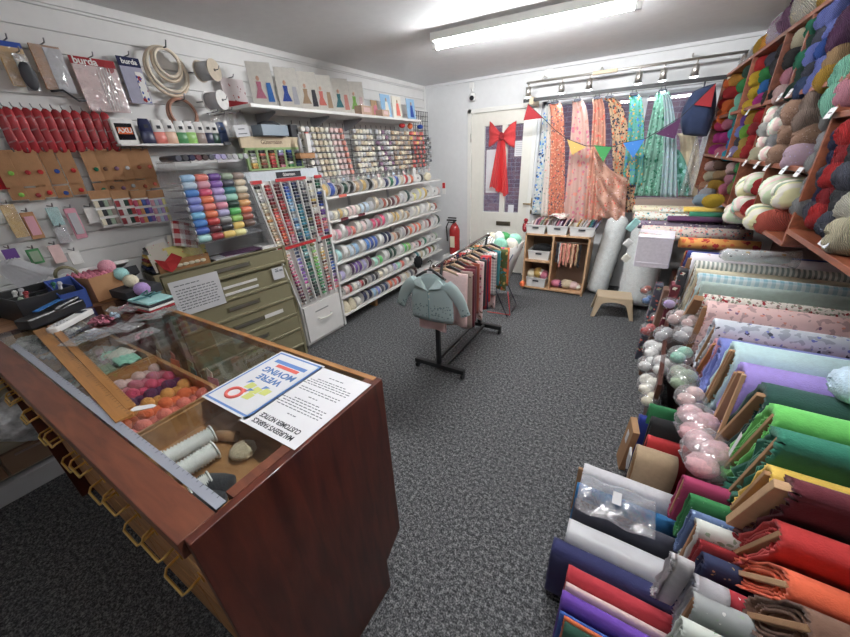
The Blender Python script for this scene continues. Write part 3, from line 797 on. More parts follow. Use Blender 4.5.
m = M(); m.sheet(lambda u, v: Vector(((u-.5)*.12, (v-.5)*.09, .02 + .02*math.sin(7*u)*math.sin(6*v))), 10, 10); tag(m.build('cellophane_bag', clear(), loc=(q.x, q.y, SZ), thick=.001), 'crumpled clear bag among the yarn bundles on the counter', 'bag')
for px, py, c, l in [(90, 325, 'white', 'beside the coral yarn'), (125, 322, 'white', 'below the pale blue yarn'), (138, 279, 'white', 'tucked against the lilac wool ball')]:
    q = onZ(px, py, 1.0 if py > 300 else 1.06)
    m = M(); m.prism([(-.03, -.015, 0), (.025, -.02, 0), (.03, .015, 0), (-.02, .02, 0)], (0, 0, .002)); tag(m.build('price_tag', PAPER, loc=(q.x, q.y, SZ + (0 if py > 300 else .06)), rot=(0, 0, .3)), 'small white card tag ' + l, 'tag')
# clear packs spread on the glass
for k, (px, py) in enumerate([(100, 335), (125, 330), (150, 320), (165, 312), (140, 338), (85, 342)]):
    q = onZ(px, py, CZ); m = M(); m.sheet(lambda u, v: Vector(((u-.5)*.13, (v-.5)*.09, .006*math.sin(PI*u)*math.sin(PI*v) + .002*math.sin(22*u+k))), 10, 8)
    t = tag(m.build('notion_pack', clear('thin_cello', (.97, .98, .98), .13), loc=(q.x, q.y, SZ + .006 * (1 + k % 3)), rot=(0, 0, .4*k), thick=.001), ['clear pack of blue bits beside the white handset', 'clear pack of grey bits below the pale blue yarn', 'clear pack lying below the turquoise cloth', 'clear pack nearest the far wooden counter edge', 'clear pack of pink bits in the middle of the glass', 'clear pack beside the yardsticks'][k], 'pack')
    m = M()
    for i in range(5): m.box((random.uniform(-.04, .04), random.uniform(-.025, .025), -.002), (.018, .01, .003), Matrix.Rotation(random.random()*3, 3, 'Z'))
    m.build('contents', mat('plastic', ['royal_blue', 'grey', 'crimson', 'sage', 'rose', 'slate'][k]), t)

# ---------------- beige cabinet low behind the counter with bags on it
t = thing('low_cabinet', 'low beige drawer cabinet on a white plinth under the slatted wall', 'cabinet', (-2.70, .10, 0))
CB = mat('plain', hx('a89c84'), .5)
m = M(); m.b2((-.04, -.9, .12), (.02, .70, .928)); m.build('carcass', CB, t)
m = M(); m.b2((-.04, -.9, 0), (.06, .58, .11)); m.build('plinth', mat('plain', 'silver'), t, bevel=.003)
for za, zb, c in ((.14, .27, mat('plain', hx('8a6a50'), .5)), (.30, .50, CB), (.52, .78, CB)):
    for ya, yb in ((-.88, -.16), (-.15, .56)):
        m = M(); m.b2((.02, ya, za), (.045, yb, zb)); dr = m.build('drawer', c, t, bevel=.004)
        m = M(); m.b2((.045, ya + .05, zb - .03), (.055, yb - .05, zb - .02)); m.build('drawer_lip', mat('plain', 'taupe'), dr)
for k, (y, w) in enumerate([(.12, 'under the counter end'), (.38, 'beside the counter')]):
    m = M(); m.ball((0, 0, .13), (.10, .15, .13), 18, 12, lambda th, ph: 1 + .08*math.sin(5*th + 3*ph) + .05*math.sin(11*ph))
    tag(m.build('plastic_bag', clear('grey_poly', (.8, .8, .8), .75, .3), loc=(-2.53, y, .35 + .15*k)), 'crumpled grey plastic bag in front of the beige cabinet, ' + w, 'bag')
# ================================================================= LEFT WALL
HOOKM = mat('metal', hx('8c8c90'), .4)
XH = XL + .05
def span(p0, p1, X):
    a = onX(*p0, X); b = onX(*p1, X)
    return a.y, b.y, b.z, a.z
def span3(tl, tr_, bl, X):
    a = onX(*tl, X); b = onX(*tr_, X); c = onX(*bl, X)
    return a.y, b.y, c.z, (a.z + b.z) / 2
def hook(y, z, L=.12, parent=None, x=XL):
    m = M(); m.tube([(x, y, z), (x + L, y, z), (x + L + .012, y, z + .016)], .003, n=6); m.box((x + .004, y, z - .008), (.006, .02, .035))
    return m.build('wall_hook', HOOKM, parent)
def pack(name, y0, y1, z0, z1, x, mats, label, cat, group=None, head=0, headm=None, film=False, thick=.008, win=None, hookit=True, lean=0):
    """a hanging pack: card body (origin at its top centre), header card, optional clear window"""
    W, H = y1 - y0, z1 - z0
    t = thing(name, label, cat, (x, (y0 + y1) / 2, z1), 0, group)
    m = M(); m.b2((-thick / 2, -W / 2, -H), (thick / 2, W / 2, -head * H)); m.build('pack_body', mats, t, bevel=.002)
    if head:
        m = M(); m.b2((-.002, -W / 2, -head * H), (.003, W / 2, 0)); m.build('header_card', headm, t)
    if film:
        m = M(); m.sheet(lambda u, v: Vector((thick / 2 + .004 + .006 * math.sin(PI * u) * math.sin(PI * v) + .0015 * math.sin(17 * u + 11 * v), (u - .5) * W * .98, -H + v * H * (1 - head))), 8, 12)
        m.build('film', clear(), t)
    if win:
        m = M(); m.b2((thick / 2, -W * .35, -H * .85), (thick / 2 + .006, W * .35, -H * (head + .15))); m.build('window', win, t)
    if hookit:
        m = M(); m.tube([(XL - x, 0, .006 - .0), (.03, 0, .006), (.042, 0, .022)], .003, n=6); m.build('hook', HOOKM, t)
    return t
WHITEP = mat('card', 'white'); KR = mat('card', 'kraft')
# top row
y0, y1, z0, z1 = span3((-9, 38), (20, 44), (4, 85), XH)
t = pack('interfacing_pack', y0, y1, z0, z1, XH, mat('card', hx('d8a95a')), 'yellow pack with blue header at the left end of the top row', 'pack', head=.12, headm=mat('card', 'royal_blue'), film=True)
y0, y1, z0, z1 = span3((10, 54), (24, 55), (26, 91), XH)
t = pack('zip_bag', y0, y1, z0, z1, XH + .02, clear('cellophane', (.95, .97, .97), .42), 'clear zip bag holding something black in the top row', 'bag')
m = M(); m.ball((.012, .0, -(z1 - z0) * .6), (.012, .03, .06)); m.build('black_contents', mat('plain', 'charcoal'), t)
y0, y1, z0, z1 = span3((27, 43), (58, 47), (42, 89), XH)
t = pack('orange_pack', y0, y1, z0, z1, XH, KR, 'orange brown card pack with a clear front and a black curved tool', 'pack', film=True)
m = M(); m.b2((.006, -.01, -.20), (.01, (y1 - y0) / 2, -.01)); m.build('grey_window', mat('card', 'silver'), t)
m = M(); m.tube([(.014, -.05, -.20), (.014, 0, -.19), (.014, .05, -.235), (.014, .08, -.23)], .005); m.build('black_tool', mat('plain', 'charcoal'), t)
y0, y1, z0, z1 = span3((67, 56), (112, 61), (88, 111), XH)
t = pack('pleating_tape_pack', y0, y1, z0, z1, XH + .01, mat('satin', 'blush'), 'large pink and clear tape pack with red header reading burda', 'pack', head=.14, headm=mat('card', 'crimson'), film=True)
W = y1 - y0; H = z1 - z0
text('burda', .045, mat('paper', 'white'), t, (.0045, -W * .18, -H * .075), LW, bold=.0012)
m = M()
for k in range(5): m.b2((.006, W * (.02 + .07 * k), -H * .97), (.009, W * (.035 + .07 * k), -H * .16))
m.build('white_tape', mat('satin', 'white'), t)
m = M(); m.cyl((.003, W * .33, -H * .15), (.006, W * .33, -H * .15), .022, n=20); m.build('red_disc', mat('card', 'crimson'), t)
y0, y1, z0, z1 = span3((115, 55), (138, 59), (131, 103), XH)
t = pack('iron_on_pack', y0, y1, z0, z1, XH, mat('card', hx('a7a6bc')), 'lilac grey pack with navy header reading burda in white', 'pack', head=.2, headm=mat('card', 'navy'))
W = y1 - y0; H = z1 - z0
text('burda', .034, mat('paper', 'white'), t, (.0045, 0, -H * .1), LW, bold=.001)
m = M(); m.b2((.005, W * .1, -H * .96), (.007, W * .45, -H * .3)); m.build('picture_panel', printed('red_white_motif', 'white', ['crimson', 'royal_blue'], 30, .3), t)
# hoops
def hoops(px0, py0, px1, py1, r, label, n, c):
    a = onX(px0, py0, XL + .08); b = onX(px1, py1, XL + .08)
    cy, cz = (a.y + b.y) / 2, (a.z + b.z) / 2; ry, rz = abs(b.y - a.y) / 2, abs(a.z - b.z) / 2
    t = thing('embroidery_hoops', label, 'hoop', (XL + .05, cy, cz))
    for k in range(n):
        s = 1 - .10 * k - .13 * (k > 1)
        m = M(); m.tube([(.012 * k, ry * 1.12 * s * math.cos(i * PI / 20), rz * (1 - s) * .8 + rz * s * math.sin(i * PI / 20)) for i in range(40)], .009, n=8, closed=True)
        m.build('hoop', mat('plain', c[k % len(c)], .4), t)
    m = M(); m.tube([(-.05, 0, rz - .01), (.07, 0, rz - .01), (.09, 0, rz + .02)], .004, n=6); m.build('hook', HOOKM, t)
    return t
hoops(142, 42, 194, 97, .1, 'bundle of large pale wooden hoops hanging from a wall hook', 4, [hx('e2cdb0'), hx('ecdcc2')])
hoops(167, 97, 202, 130, .1, 'pair of small copper coloured hoops hanging below the big hoops', 2, [hx('c08a70'), hx('b57c62')])
# ribbon reels on hooks
def wallreel(px, py, X, r, c, flange, label):
    q = onX(px, py, X)
    t = thing('webbing_reel', label, 'reel', q, 0, 'reels on wall hooks', rot=(0, 0, .35))
    m = M(); m.cyl((-.10, 0, 0), (0, 0, 0), r * .85, n=24); m.build('webbing', mat('satin', c), t)
    m = M(); m.cyl((0, 0, 0), (.004, 0, 0), r, n=28); m.cyl((-.104, 0, 0), (-.10, 0, 0), r, n=28); m.build('flange', mat('card', flange), t)
    m = M(); m.cyl((.004, 0, 0), (.007, 0, 0), r * .12, n=14); m.build('core_hole', mat('plain', 'charcoal'), t)
    m = M(); m.tube([(-.20, 0, 0), (.03, 0, 0), (.045, 0, .02)], .003, n=6); m.build('hook', HOOKM, t)
wallreel(214, 70, XL + .19, .062, 'silver', hx('c9b9a2'), 'beige sided reel of white webbing on a wall hook')
wallreel(222, 100, XL + .19, .058, 'silver', 'white', 'white sided reel of white webbing below the beige sided reel')
y0, y1, z0, z1 = span3((219, 78), (242, 79), (231, 107), XH)
t = pack('fabric_quarter_pack', y0, y1, z0, z1, XH, printed('red_flower_white', hx('dccfd0'), ['crimson'], 26, .24), 'pale fabric pack printed with red flowers, red band at its foot', 'pack')
m = M(); m.b2((.005, -(y1 - y0) / 2, -(z1 - z0)), (.007, (y1 - y0) / 2, -(z1 - z0) * .78)); m.build('red_band', mat('card', 'crimson'), t)
# second row: twelve red zip packs
for i in range(12):
    px = 1 + i * 9.35
    y0, y1, z0, z1 = span((px, 109 + i * 1.05), (px + 11, 147 + i * .6), XH + .02)
    yc = (y0 + y1) / 2 - .03; w = .045
    t = thing('zip_pack', f'glossy dark red zip pack, {od(i + 1)} from the left in the red row', 'pack', (XH + .02, onX(px + 5, 128, XH + .02).y, 1.90), -.45, 'row of dark red zip packs')
    m = M(); m.lathe((0, 0, -.20), (0, 0, 1), [(0, .009), (.01, .0195), (.06, .021), (.10, .0175), (.13, .021), (.185, .0195), (.2, .007)], 10); o = m.build('pack_body', mat('gloss', hx('b81c2a') if i % 3 else hx('a01420'), .25), t); o.scale = (.45, 1, 1)
    for k in range(3):
        m = M(); m.box((.0115, 0, -.04 - .055 * k), (.001, .026, .006), Matrix.Rotation(.3, 3, 'X')); m.build('print', mat('paper', hx('a86a6c')), t)
    m = M(); m.tube([(-.07, 0, .0), (.04, 0, .0), (.05, 0, .014)], .0025, n=6); m.build('hook', HOOKM, t)
# ledge with dye packs
a = onX(118, 142, XL + .12); b = onX(228, 142, XL + .12)
LZ = (a.z + b.z) / 2 - .01
t = thing('wall_ledge', 'short white ledge holding the row of dye packs', 'shelf', (XL, 0, LZ))
m = M(); m.b2((0, a.y, -.012), (.15, b.y, 0)); m.build('ledge_board', mat('plain', 'white', .4), t, bevel=.002)
m = M(); m.box((.155, b.y - .03, 0), (.01, .05, .02)); m.build('ledge_clip', mat('plain', 'charcoal'), t)
DY = [(147, 'navy'), (159, 'coral'), (170, 'peach'), (181, 'green'), (190, 'lime'), (200, 'taupe'), (208, 'navy'), (214, 'dark_green'), (222, 'denim')]
q = onX(123, 133, XL + .11)
t = thing('glue_pack', 'white pack with black and orange square panel beside the dye packs', 'pack', (XL + .11, q.y + .01, LZ))
m = M(); m.b2((-.008, -.055, 0), (.008, .055, .13)); m.build('pack_body', WHITEP, t, bevel=.006)
m = M(); m.b2((.008, -.042, .02), (.0095, .042, .105)); m.build('black_panel', mat('gloss', 'black'), t)
m = M(); m.b2((.0095, -.036, .05), (.0105, .036, .085)); m.build('orange_panel', mat('gloss', 'orange'), t)
text('AXU', .034, mat('paper', 'white'), t, (.011, 0, .068), LW, bold=.001)
for i, (px, c) in enumerate(DY):
    q = onX(px, 133, XL + .10)
    t = thing('dye_pack', f'pouch of fabric dye with a {nm(c)} foot, {od(i + 1)} from the left on the ledge', 'pack', (XL + .10, q.y, LZ), 0, 'dye packs on the ledge')
    h = .135 - .004 * (i % 2)
    m = M(); m.lathe((0, 0, 0), (0, 0, 1), [(0, .037), (.03, .04), (h * .5, .037)], 12); o = m.build('coloured_foot', mat('satin', c), t); o.scale = (.4, 1, 1)
    m = M(); m.lathe((0, 0, h * .5), (0, 0, 1), [(0, .037), (h * .3, .034), (h * .5, .026)], 12); o = m.build('top_half', mat('card', c if i in (0, 8) else 'white'), t); o.scale = (.4, 1, 1)
    m = M(); m.box((.0155, 0, h * .7), (.001, .022, .018)); m.build('mark', mat('paper', 'charcoal'), t)
# white pipe-like cord clips
for i in range(2):
    q = onX(112 + i * 6, 130, XH + .03); m = M(); m.tube([(0, 0, -.06), (0, 0, .05), (.0, .015, .06)], .004, n=8)
    tag(m.build('white_peg', mat('plastic', 'white'), loc=q), ['white hanging peg beside the last red zip pack', 'white hanging peg beside the glue pack'][i], 'peg')
# kraft button cards, two tiers each
KX = [(8, 0), (25, 0), (38, 0), (55, 0), (72, 0), (95, 1), (105, 1), (116, 1), (127, 1), (139, 1), (150, 1)]
DOT = ['lime', 'crimson', 'red', 'royal_blue', 'red', 'emerald', 'brown', 'mauve', 'silver', 'rust', 'coral', 'hot_pink']
for i, (px, g) in enumerate(KX):
    q = onX(px, 173, XH + .02)
    for tier in (0, 1):
        L = .165 if tier == 0 else .06; zt = 1.715 if tier == 0 else 1.515 - .01 * (i % 2)
        if tier == 1: zt = 1.55 - .008 * (i % 2)
        t = thing('button_card', f'kraft card with {nm(DOT[i])} button, {od(i + 1)} from the left, ' + ('upper layer' if tier == 0 else 'lower layer'), 'card', (XH + .02 - .012 * tier + .0035 * (i % 2), q.y, zt - .0), -.35 + .1 * (i % 3), 'kraft button cards on hooks')
        m = M(); m.b2((-.002, -.030, -L), (.002, .030, 0)); m.build('card', KR, t)
        m = M(); m.ball((.006, .01, -L * .62), (.005, .011, .011), 12, 8); m.build('button', mat('gloss', DOT[i]), t)
        if tier == 0:
            m = M(); m.tube([(-.06, 0, -.008), (.04, 0, -.008), (.052, 0, .006)], .0025, n=6); m.build('hook', HOOKM, t)
q = onX(3, 185, XH)
tag(M().b2((-.004, -.04, -.09), (.004, .03, .0)).build('red_pack', mat('gloss', 'crimson'), loc=(XH, q.y, q.z + .07)), 'red pack cut off by the left edge below the kraft cards', 'pack')
# ribbon assortments on kraft headers
RA = [(98, ['cream', 'charcoal', 'sage', 'taupe'], 'beige and sage'), (119, ['crimson', 'white', 'dark_green', 'red'], 'red and green'), (137, ['hot_pink', 'amber', 'royal_blue', 'violet'], 'rainbow'), (154, ['pink', 'pale_blue', 'lilac', 'lemon'], 'pastel')]
for i, (px, cs, wd) in enumerate(RA):
    q = onX(px, 198, XH + .02)
    t = thing('ribbon_assortment', f'{wd} ribbon assortment under a kraft header', 'ribbon pack', (XH + .03, q.y + .01, onX(px, 190, XH).z + .0), 0, 'ribbon assortments')
    m = M(); m.b2((-.002, -.048, -.045), (.004, .048, 0)); m.build('header_card', KR, t)
    m = M(); m.b2((-.004, -.045, -.20), (0, .045, -.045)); m.build('backing', WHITEP, t)
    for j in range(3):
        for k, c in enumerate(cs):
            m = M(); m.b2((0, -.043 + .022 * k, -.09 - .05 * j), (.007, -.022 + .022 * k, -.055 - .05 * j)); m.build('ribbon_coil', mat('satin', c), t, bevel=.002)
# lower hanging packs
LP = [((0, 205), (16, 238), hx('d0a850'), 'bundle of yellow tape in a clear pack at the left edge', 'tape pack'), ((18, 213), (42, 238), 'kraft', 'kraft card with a small pink disc', 'card'), ((44, 208), (60, 225), 'aqua', 'clear pack of turquoise beads', 'bead pack'),
      ((62, 209), (82, 238), 'pink', 'pink case with a clear window', 'case'), ((82, 208), (100, 222), 'white', 'white card pack with a blue corner', 'card'), ((52, 228), (68, 242), 'silver', 'small clear round pack below the turquoise beads', 'pack'),
      ((24, 250), (45, 262), 'green', 'flat green pack on the low rail', 'pack'), ((46, 246), (64, 262), 'blush', 'pinkish brown flat pack beside the green pack', 'pack'), ((66, 252), (82, 263), 'white', 'white labelled flat pack right of the pinkish pack', 'pack'), ((0, 250), (10, 258), 'purple', 'purple pack cut off at the left edge above the white cards', 'pack')]
for i, (p0, p1, c, lb, ct_) in enumerate(LP):
    y0, y1, z0, z1 = span(p0, p1, XH)
    if y1 < y0: y0, y1 = y1, y0
    if c == 'pink': y0 -= .0
    t = pack(ct_.replace(' ', '_'), y0, max(y1, y0 + .05), min(z0, z1 - .05), z1, XH + .01, mat('card' if c in ('kraft', 'white', 'pink', 'blush') else 'plastic', c), lb, ct_, film=(c in ('aqua', 'silver') or i == 0 or i == 5), win=mat('gloss', 'silver') if c == 'pink' else (mat('plastic', 'pink') if c == 'kraft' else (mat('card', 'sage') if c == 'green' else None)))
# fan of white cards
for k in range(6):
    q = onX(8 + k * 3.5, 276, XH + .03); m = M(); m.b2((-.001, -.02, -.15), (.001, .02, 0))
    tag(m.build('sample_card', mat('card', 'silver'), loc=(XH + .04 + .006 * k, q.y - .02, 1.22), rot=(.35 + .1 * k, 0, 0)), f'long pale card in the fan at the left edge, {od(k + 1)} from the left', 'card', 'fan of pale cards')
# black and white stationery stacked on the till table against the wall
for k, (dz, c, w, lb) in enumerate([(0, 'charcoal', .3, 'dark grey box file under the white sheets by the wall'), (.06, 'white', .24, 'stack of white sheets on the dark box file by the wall')]):
    q = onX(80, 262, -2.6); m = M(); m.box((0, 0, .03), (.16, w, .05 if k == 0 else .02)); tag(m.build(['box_file', 'paper_stack'][k], mat('card', c), loc=(-2.63, .68, 1.0 + dz), rot=(0, -.35, 0), bevel=.002), lb, ['file', 'paper'][k])
m = M(); m.b2((-.08, -.4, 0), (.05, .35, .03)); m.b2((-.07, -.38, -.0), (-.05, .33, .10)); tag(m.build('till_shelf', mat('plain', 'charcoal'), loc=(-2.67, .45, .968)), 'black stepped tray standing along the wall behind the till', 'tray')
# ================================================================= PLAN CABINET
KH = hx('8b8462')
KHM = mat('plain', KH, .45); KHD = mat('plain', hx('6c6648'), .5)
CT = 1.0
fa = onZ(151, 270, CT); fb = onZ(283.5, 243, CT)
fa = Vector((-2.53, .875, 0)); fb = Vector((-2.41, 1.765, 0))
dv = fb - fa; CL = dv.length
# local +X runs along the front, local -Y is the front face
cb = thing('plan_cabinet', 'khaki metal plan cabinet with wide shallow drawers and paper notices', 'cabinet', fa, math.atan2(dv.y, dv.x))
# front faces +X world => local -Y
m = M(); m.b2((0, 0, 0), (CL, .20, CT)); m.build('carcass', KHD, cb)
m = M(); m.b2((-.003, -.012, CT - .012), (CL + .003, .2, CT)); m.b2((0, -.014, 0), (.025, 0, CT)); m.b2((CL - .025, -.014, 0), (CL, 0, CT)); m.build('frame', KHM, cb, bevel=.002)
lev = [(.865, .975), (.70, .845), (.555, .695), (.40, .55), (.255, .395), (.10, .25)]
for i, (a, b) in enumerate(lev):
    m = M(); m.b2((.03, -.02, a), (CL - .03, 0, b)); m.prism([(.03, -.02, a), (.03, -.03, a + .004), (.03, -.03, a + .02), (.03, -.02, a + .026)], (CL - .06, 0, 0)); dr = m.build('drawer', KHM, cb, bevel=.002)
    zc = (a + b) / 2 + .01
    if i in (0, 2, 3, 4, 5):
        m = M(); m.b2((CL * .38, -.025, zc - .018), (CL * .66, -.02, zc + .018)); h = m.build('pull_plate', KHD, dr)
        m = M(); m.b2((CL * .395, -.030, zc - .008), (CL * .645, -.024, zc + .012)); m.build('label', mat('metal', hx('9a958c'), .5), dr)
    else:
        for zz in (zc + .02, zc - .03):
            m = M(); m.b2((CL * .40, -.026, zz - .010), (CL * .68, -.02, zz + .008)); m.build('label', mat('paper', 'white'), dr)
m = M(); m.b2((CL * .66, -.024, .47), (CL * .84, -.02, .50)); m.build('label', mat('paper', 'white'), cb)
def cabl(x, y, z): return cb.matrix_basis @ Vector((x, y, z))
for (x0, x1, za, zb, nl, lb) in ((.05, .35, .70, .94, 9, 'large white typed notice taped to the left of the khaki cabinet'), (.735, .83, .755, .85, 3, 'small white note on the right of the khaki cabinet')):
    t = thing('paper_notice', lb, 'notice', cabl(x0 * 1, -.033, za), math.atan2(dv.y, dv.x))
    m = M(); m.b2((0, -.001, 0), (x1 - x0, 0, zb - za)); m.build('paper', PAPER, t)
    m = M()
    for k in range(nl):
        zz = (zb - za) * (.86 - .08 * k - (.05 if k > 0 else 0))
        x = .025
        while x < (x1 - x0) * (.6 if k == 0 else .88):
            wl = random.uniform(.01, .03); m.b2((x, -.0016, zz - .003), (x + wl, -.001, zz + .003)); x += wl + .006
    m.build('print', TXT, t)
# ---------------- on the cabinet
def cob(name, cx_, cy_, cz_, sz, mm, lb, cat, r=0, bev=.002):
    m = M(); m.box((0, 0, sz[2] / 2), sz); p = cabl(cx_, cy_, cz_)
    return tag(m.build(name, mm, loc=p, rot=(0, 0, math.atan2(dv.y, dv.x) + r), bevel=bev), lb, cat)
cob('paper_pile', .12, .11, CT + .001, (.22, .16, .015), mat('card', 'slate'), 'dark pile of papers under the felt on the khaki cabinet', 'paper')
cob('booklet', .52, .06, CT + .001, (.30, .12, .010), mat('card', 'silver'), 'grey booklet lying on the khaki cabinet below the thread rack', 'booklet', .06)
cob('booklet', .58, .055, CT + .0115, (.26, .12, .008), mat('satin', 'plum'), 'dark purple and blue booklet on top of the grey booklet', 'booklet', -.05)
cob('booklet', .80, .08, CT + .001, (.16, .16, .02), mat('card', 'white'), 'white flat booklet at the right end of the khaki cabinet', 'booklet', .02)
# felt squares
for k, (c, w) in enumerate([('navy', 'lowest'), ('mustard', 'second lowest'), ('crimson', 'third up'), ('yellow', 'fourth up'), ('grey', 'fifth up'), ('charcoal', 'topmost')]):
    cob('felt_sheet', .15 + .008 * k, .145 - .002 * k, CT + .017 + .022 * k, (.30, .10, .020), mat('fabric', c), f'{nm(c)} felt sheets, {w} of the felt stack on the cabinet', 'felt', .03 * (k % 3), .006)
m = M(); m.sheet(lambda u, v: Vector(((u - .5) * .14, -.01 - .01 * math.sin(6 * u), (v - .5) * .16)), 8, 8); tag(m.build('chequered_cloth', striped('redwhite', 'crimson', 'white', 16, 2, both=0), loc=cabl(.255, .04, CT + .20), rot=(-.3, .3, math.atan2(dv.y, dv.x)), thick=.004), 'red and white cloth leaning against the left side of the thread rack', 'cloth')
# low wooden box of cards in front of the felt
p = cabl(.17, -.0, CT)
t = thing('card_box', 'low pale wooden box of greeting cards on the khaki cabinet', 'box', cabl(.19, .038, CT + .0), math.atan2(dv.y, dv.x))
m = M(); opentray(m, (-.15, -.05, 0), (.15, .045, .07)); m.build('box_body', TRAYWOOD, t)
CRD = [('ivory', 'pink', -.09, .0, .17), ('white', 'rose', -.06, .012, .19), ('ivory', 'coral', -.02, .018, .20), ('white', 'peach', .03, .02, .17), ('lemon', 'azure', .05, -.004, .13), ('lemon', 'cyan', .10, -.012, .12), ('ivory', 'lime', -.11, -.02, .12), ('lemon', 'orange', -.02, -.012, .14)]
for k, (b_, s_, x, y, h) in enumerate(CRD):
    q = t.matrix_basis @ Vector((x, y, .008))
    h *= .98; m = M(); m.box((0, 0, h / 2), (.105, .0025, h)); tag(m.build('greeting_card', printed('card' + str(k), b_, [s_], 45, .16, rough=.6), loc=q, rot=(-.12, random.uniform(-.3, .3), math.atan2(dv.y, dv.x))), f'{nm(b_)} greeting card with {nm(s_)} motifs, {od(k + 1)} placed in the pale wooden box', 'card')
q = t.matrix_basis @ Vector((-.09, -.06, .03))
m = M(); m.prism([(-.07, 0, .07), (-.02, -.01, .05), (.03, 0, .09), (.08, 0, .05), (.03, -.004, -.01), (.0, -.008, -.03), (-.04, -.004, .0)], (0, .004, 0))
tag(m.build('red_napkin', mat('fabric', 'red'), loc=q, rot=(.2, 0, math.atan2(dv.y, dv.x))), 'red cloth hanging over the front of the pale wooden box', 'cloth')
q = t.matrix_basis @ Vector((.02, -.055, .03))
m = M()
for k in range(6): m.ball((-.09 + .035 * k, 0, 0), (.02, .006, .012), 8, 6)
tag(m.build('cream_trim', mat('fabric', 'cream'), loc=q, rot=(0, 0, math.atan2(dv.y, dv.x))), 'scalloped cream trim along the front of the pale wooden box', 'trim')

# ================================================================= CLEAR THREAD RACK
cols5 = [['light_blue', 'coral', 'purple', 'sage', 'taupe'], ['pale_blue', 'pink', 'violet', 'slate', 'beige'], ['azure', 'hot_pink', 'lilac', 'teal', 'cream'], ['periwinkle', 'orange', 'lavender', 'mint', 'tan'], ['periwinkle', 'coral', 'rose', 'dark_green', 'amber'],
         ['sky_blue', 'orange', 'lavender', 'bright_green', 'orange'], ['azure', 'red', 'grey', 'lime', 'rust'], ['royal_blue', 'maroon', 'charcoal', 'yellow', 'brown'], ['aqua', 'crimson', 'yellow', 'lemon', None]]
TL = [onX(187 + 2.2 * r, 178.5 + 7.5 * r, -2.44 + .012 * r) for r in range(9)]
TR = [onX(237.4 + 1.65 * r, 175.7 + 6.8 * r, -2.44 + .012 * r) for r in range(9)]
rack = thing('thread_rack', 'clear acrylic tiered rack full of machine thread cones on the khaki cabinet', 'rack', (0, 0, 0))
AC = clear('acrylic', (.97, .98, .99), .10, .08)
m = M(); e = .07
yl0, yl1, yr0, yr1 = TL[0].y - .06, TL[8].y - .06, TR[0].y + .05, TR[8].y + .10
m.prism([(-2.40, yl0, 1.64), (-2.30, yl1, 1.09), (-2.62, yl1, 1.09), (-2.62, yl0, 1.64)], (0, -.004, 0)); m.prism([(-2.40, yr0, 1.64), (-2.30, yr0, 1.09), (-2.62, yr0, 1.09), (-2.62, yr0, 1.64)], (0, .004, 0))
for r in range(9):
    m.b2((-2.62, yl0 + .0, TL[r].z - .029), (TL[r].x + .02, yr0, TL[r].z - .026))
m.build('acrylic_shell', AC, rack)
m = M(); m.b2((-2.62, yl0, 1.625), (-2.42, yr0, 1.63)); m.b2((-2.42, yl0 + .1, 1.622), (-2.412, yr0 - .12, 1.640)); m.build('white_top_tray', mat('plastic', 'white'), rack)
m = M(); m.b2((-2.411, yr0 - .18, 1.618), (-2.409, yr0 - .03, 1.645)); m.build('label_strip', PAPER, rack)
cone = thing('thread_cone', '', 'thread cone')
m = M(); m.lathe((0, -.042, 0), (0, 1, 0), [(0, .010), (.006, .019), (.016, .0225), (.066, .0225), (.078, .019), (.084, .010)], 14); wnd = m.build('winding', mat('satin', 'white'), cone)
m = M(); m.cyl((0, -.048, 0), (0, -.042, 0), .013, n=10); m.cyl((0, .042, 0), (0, .048, 0), .013, n=10); m.build('spool_end', mat('plastic', 'white'), cone)
def put2(proto, c, **k):
    if fresh(proto):
        o = proto; o.location = k['loc']; o['label'] = k['label']; o['group'] = k['group']
    else: o = dup(proto, **k)
    ch = [x for x in o.children if x.name.startswith('winding')][0]
    ch.material_slots[0].link = 'OBJECT'; ch.material_slots[0].material = mat('satin', c)
    return o
RWD = ['top', 'second', 'third', 'fourth', 'middle', 'sixth', 'seventh', 'eighth', 'bottom']
for r in range(9):
    for c in range(5):
        k = cols5[r][c]
        if not k: continue
        loc = TL[r].lerp(TR[r], c / 4)
        put2(cone, k, loc=loc, label=f'{nm(k)} thread cone, {RWD[r]} row of the clear rack, {od(c + 1)} from the left', group='thread cones in the clear rack')
# reels lying in the top tray
tp = M(); tp.cyl((-.10, 0, 0), (.10, 0, 0), .017, n=10); tp = tp.build('thread_row', mat('satin', 'navy')); tag(tp, '', 'thread')
for k, c in enumerate(['slate', 'charcoal', 'navy', 'burgundy', 'chocolate', 'slate', 'lavender', 'lavender', 'grey', 'silver', 'sage', 'silver']):
    put(tp, loc=(-2.50, yl0 + .03 + k * .040, 1.650), mats={0: mat('satin', c)}, label=f'{nm(c)} thread tube in the top tray of the rack, {od(k + 1)} from the left', group='thread tubes in the top tray', cat='thread')

# ================================================================= THREAD DISPLAY STAND
GX = -2.40
gs = thing('thread_display_stand', 'tall white thread display stand with columns of coloured reels above a white drawer', 'display stand', (0, 0, 0))
WH = mat('plain', 'white', .4)
bl = onX(303, 345, -2.40); br_ = onX(345.5, 324, -2.40)
Y0g, Y1g = 1.80, 2.27
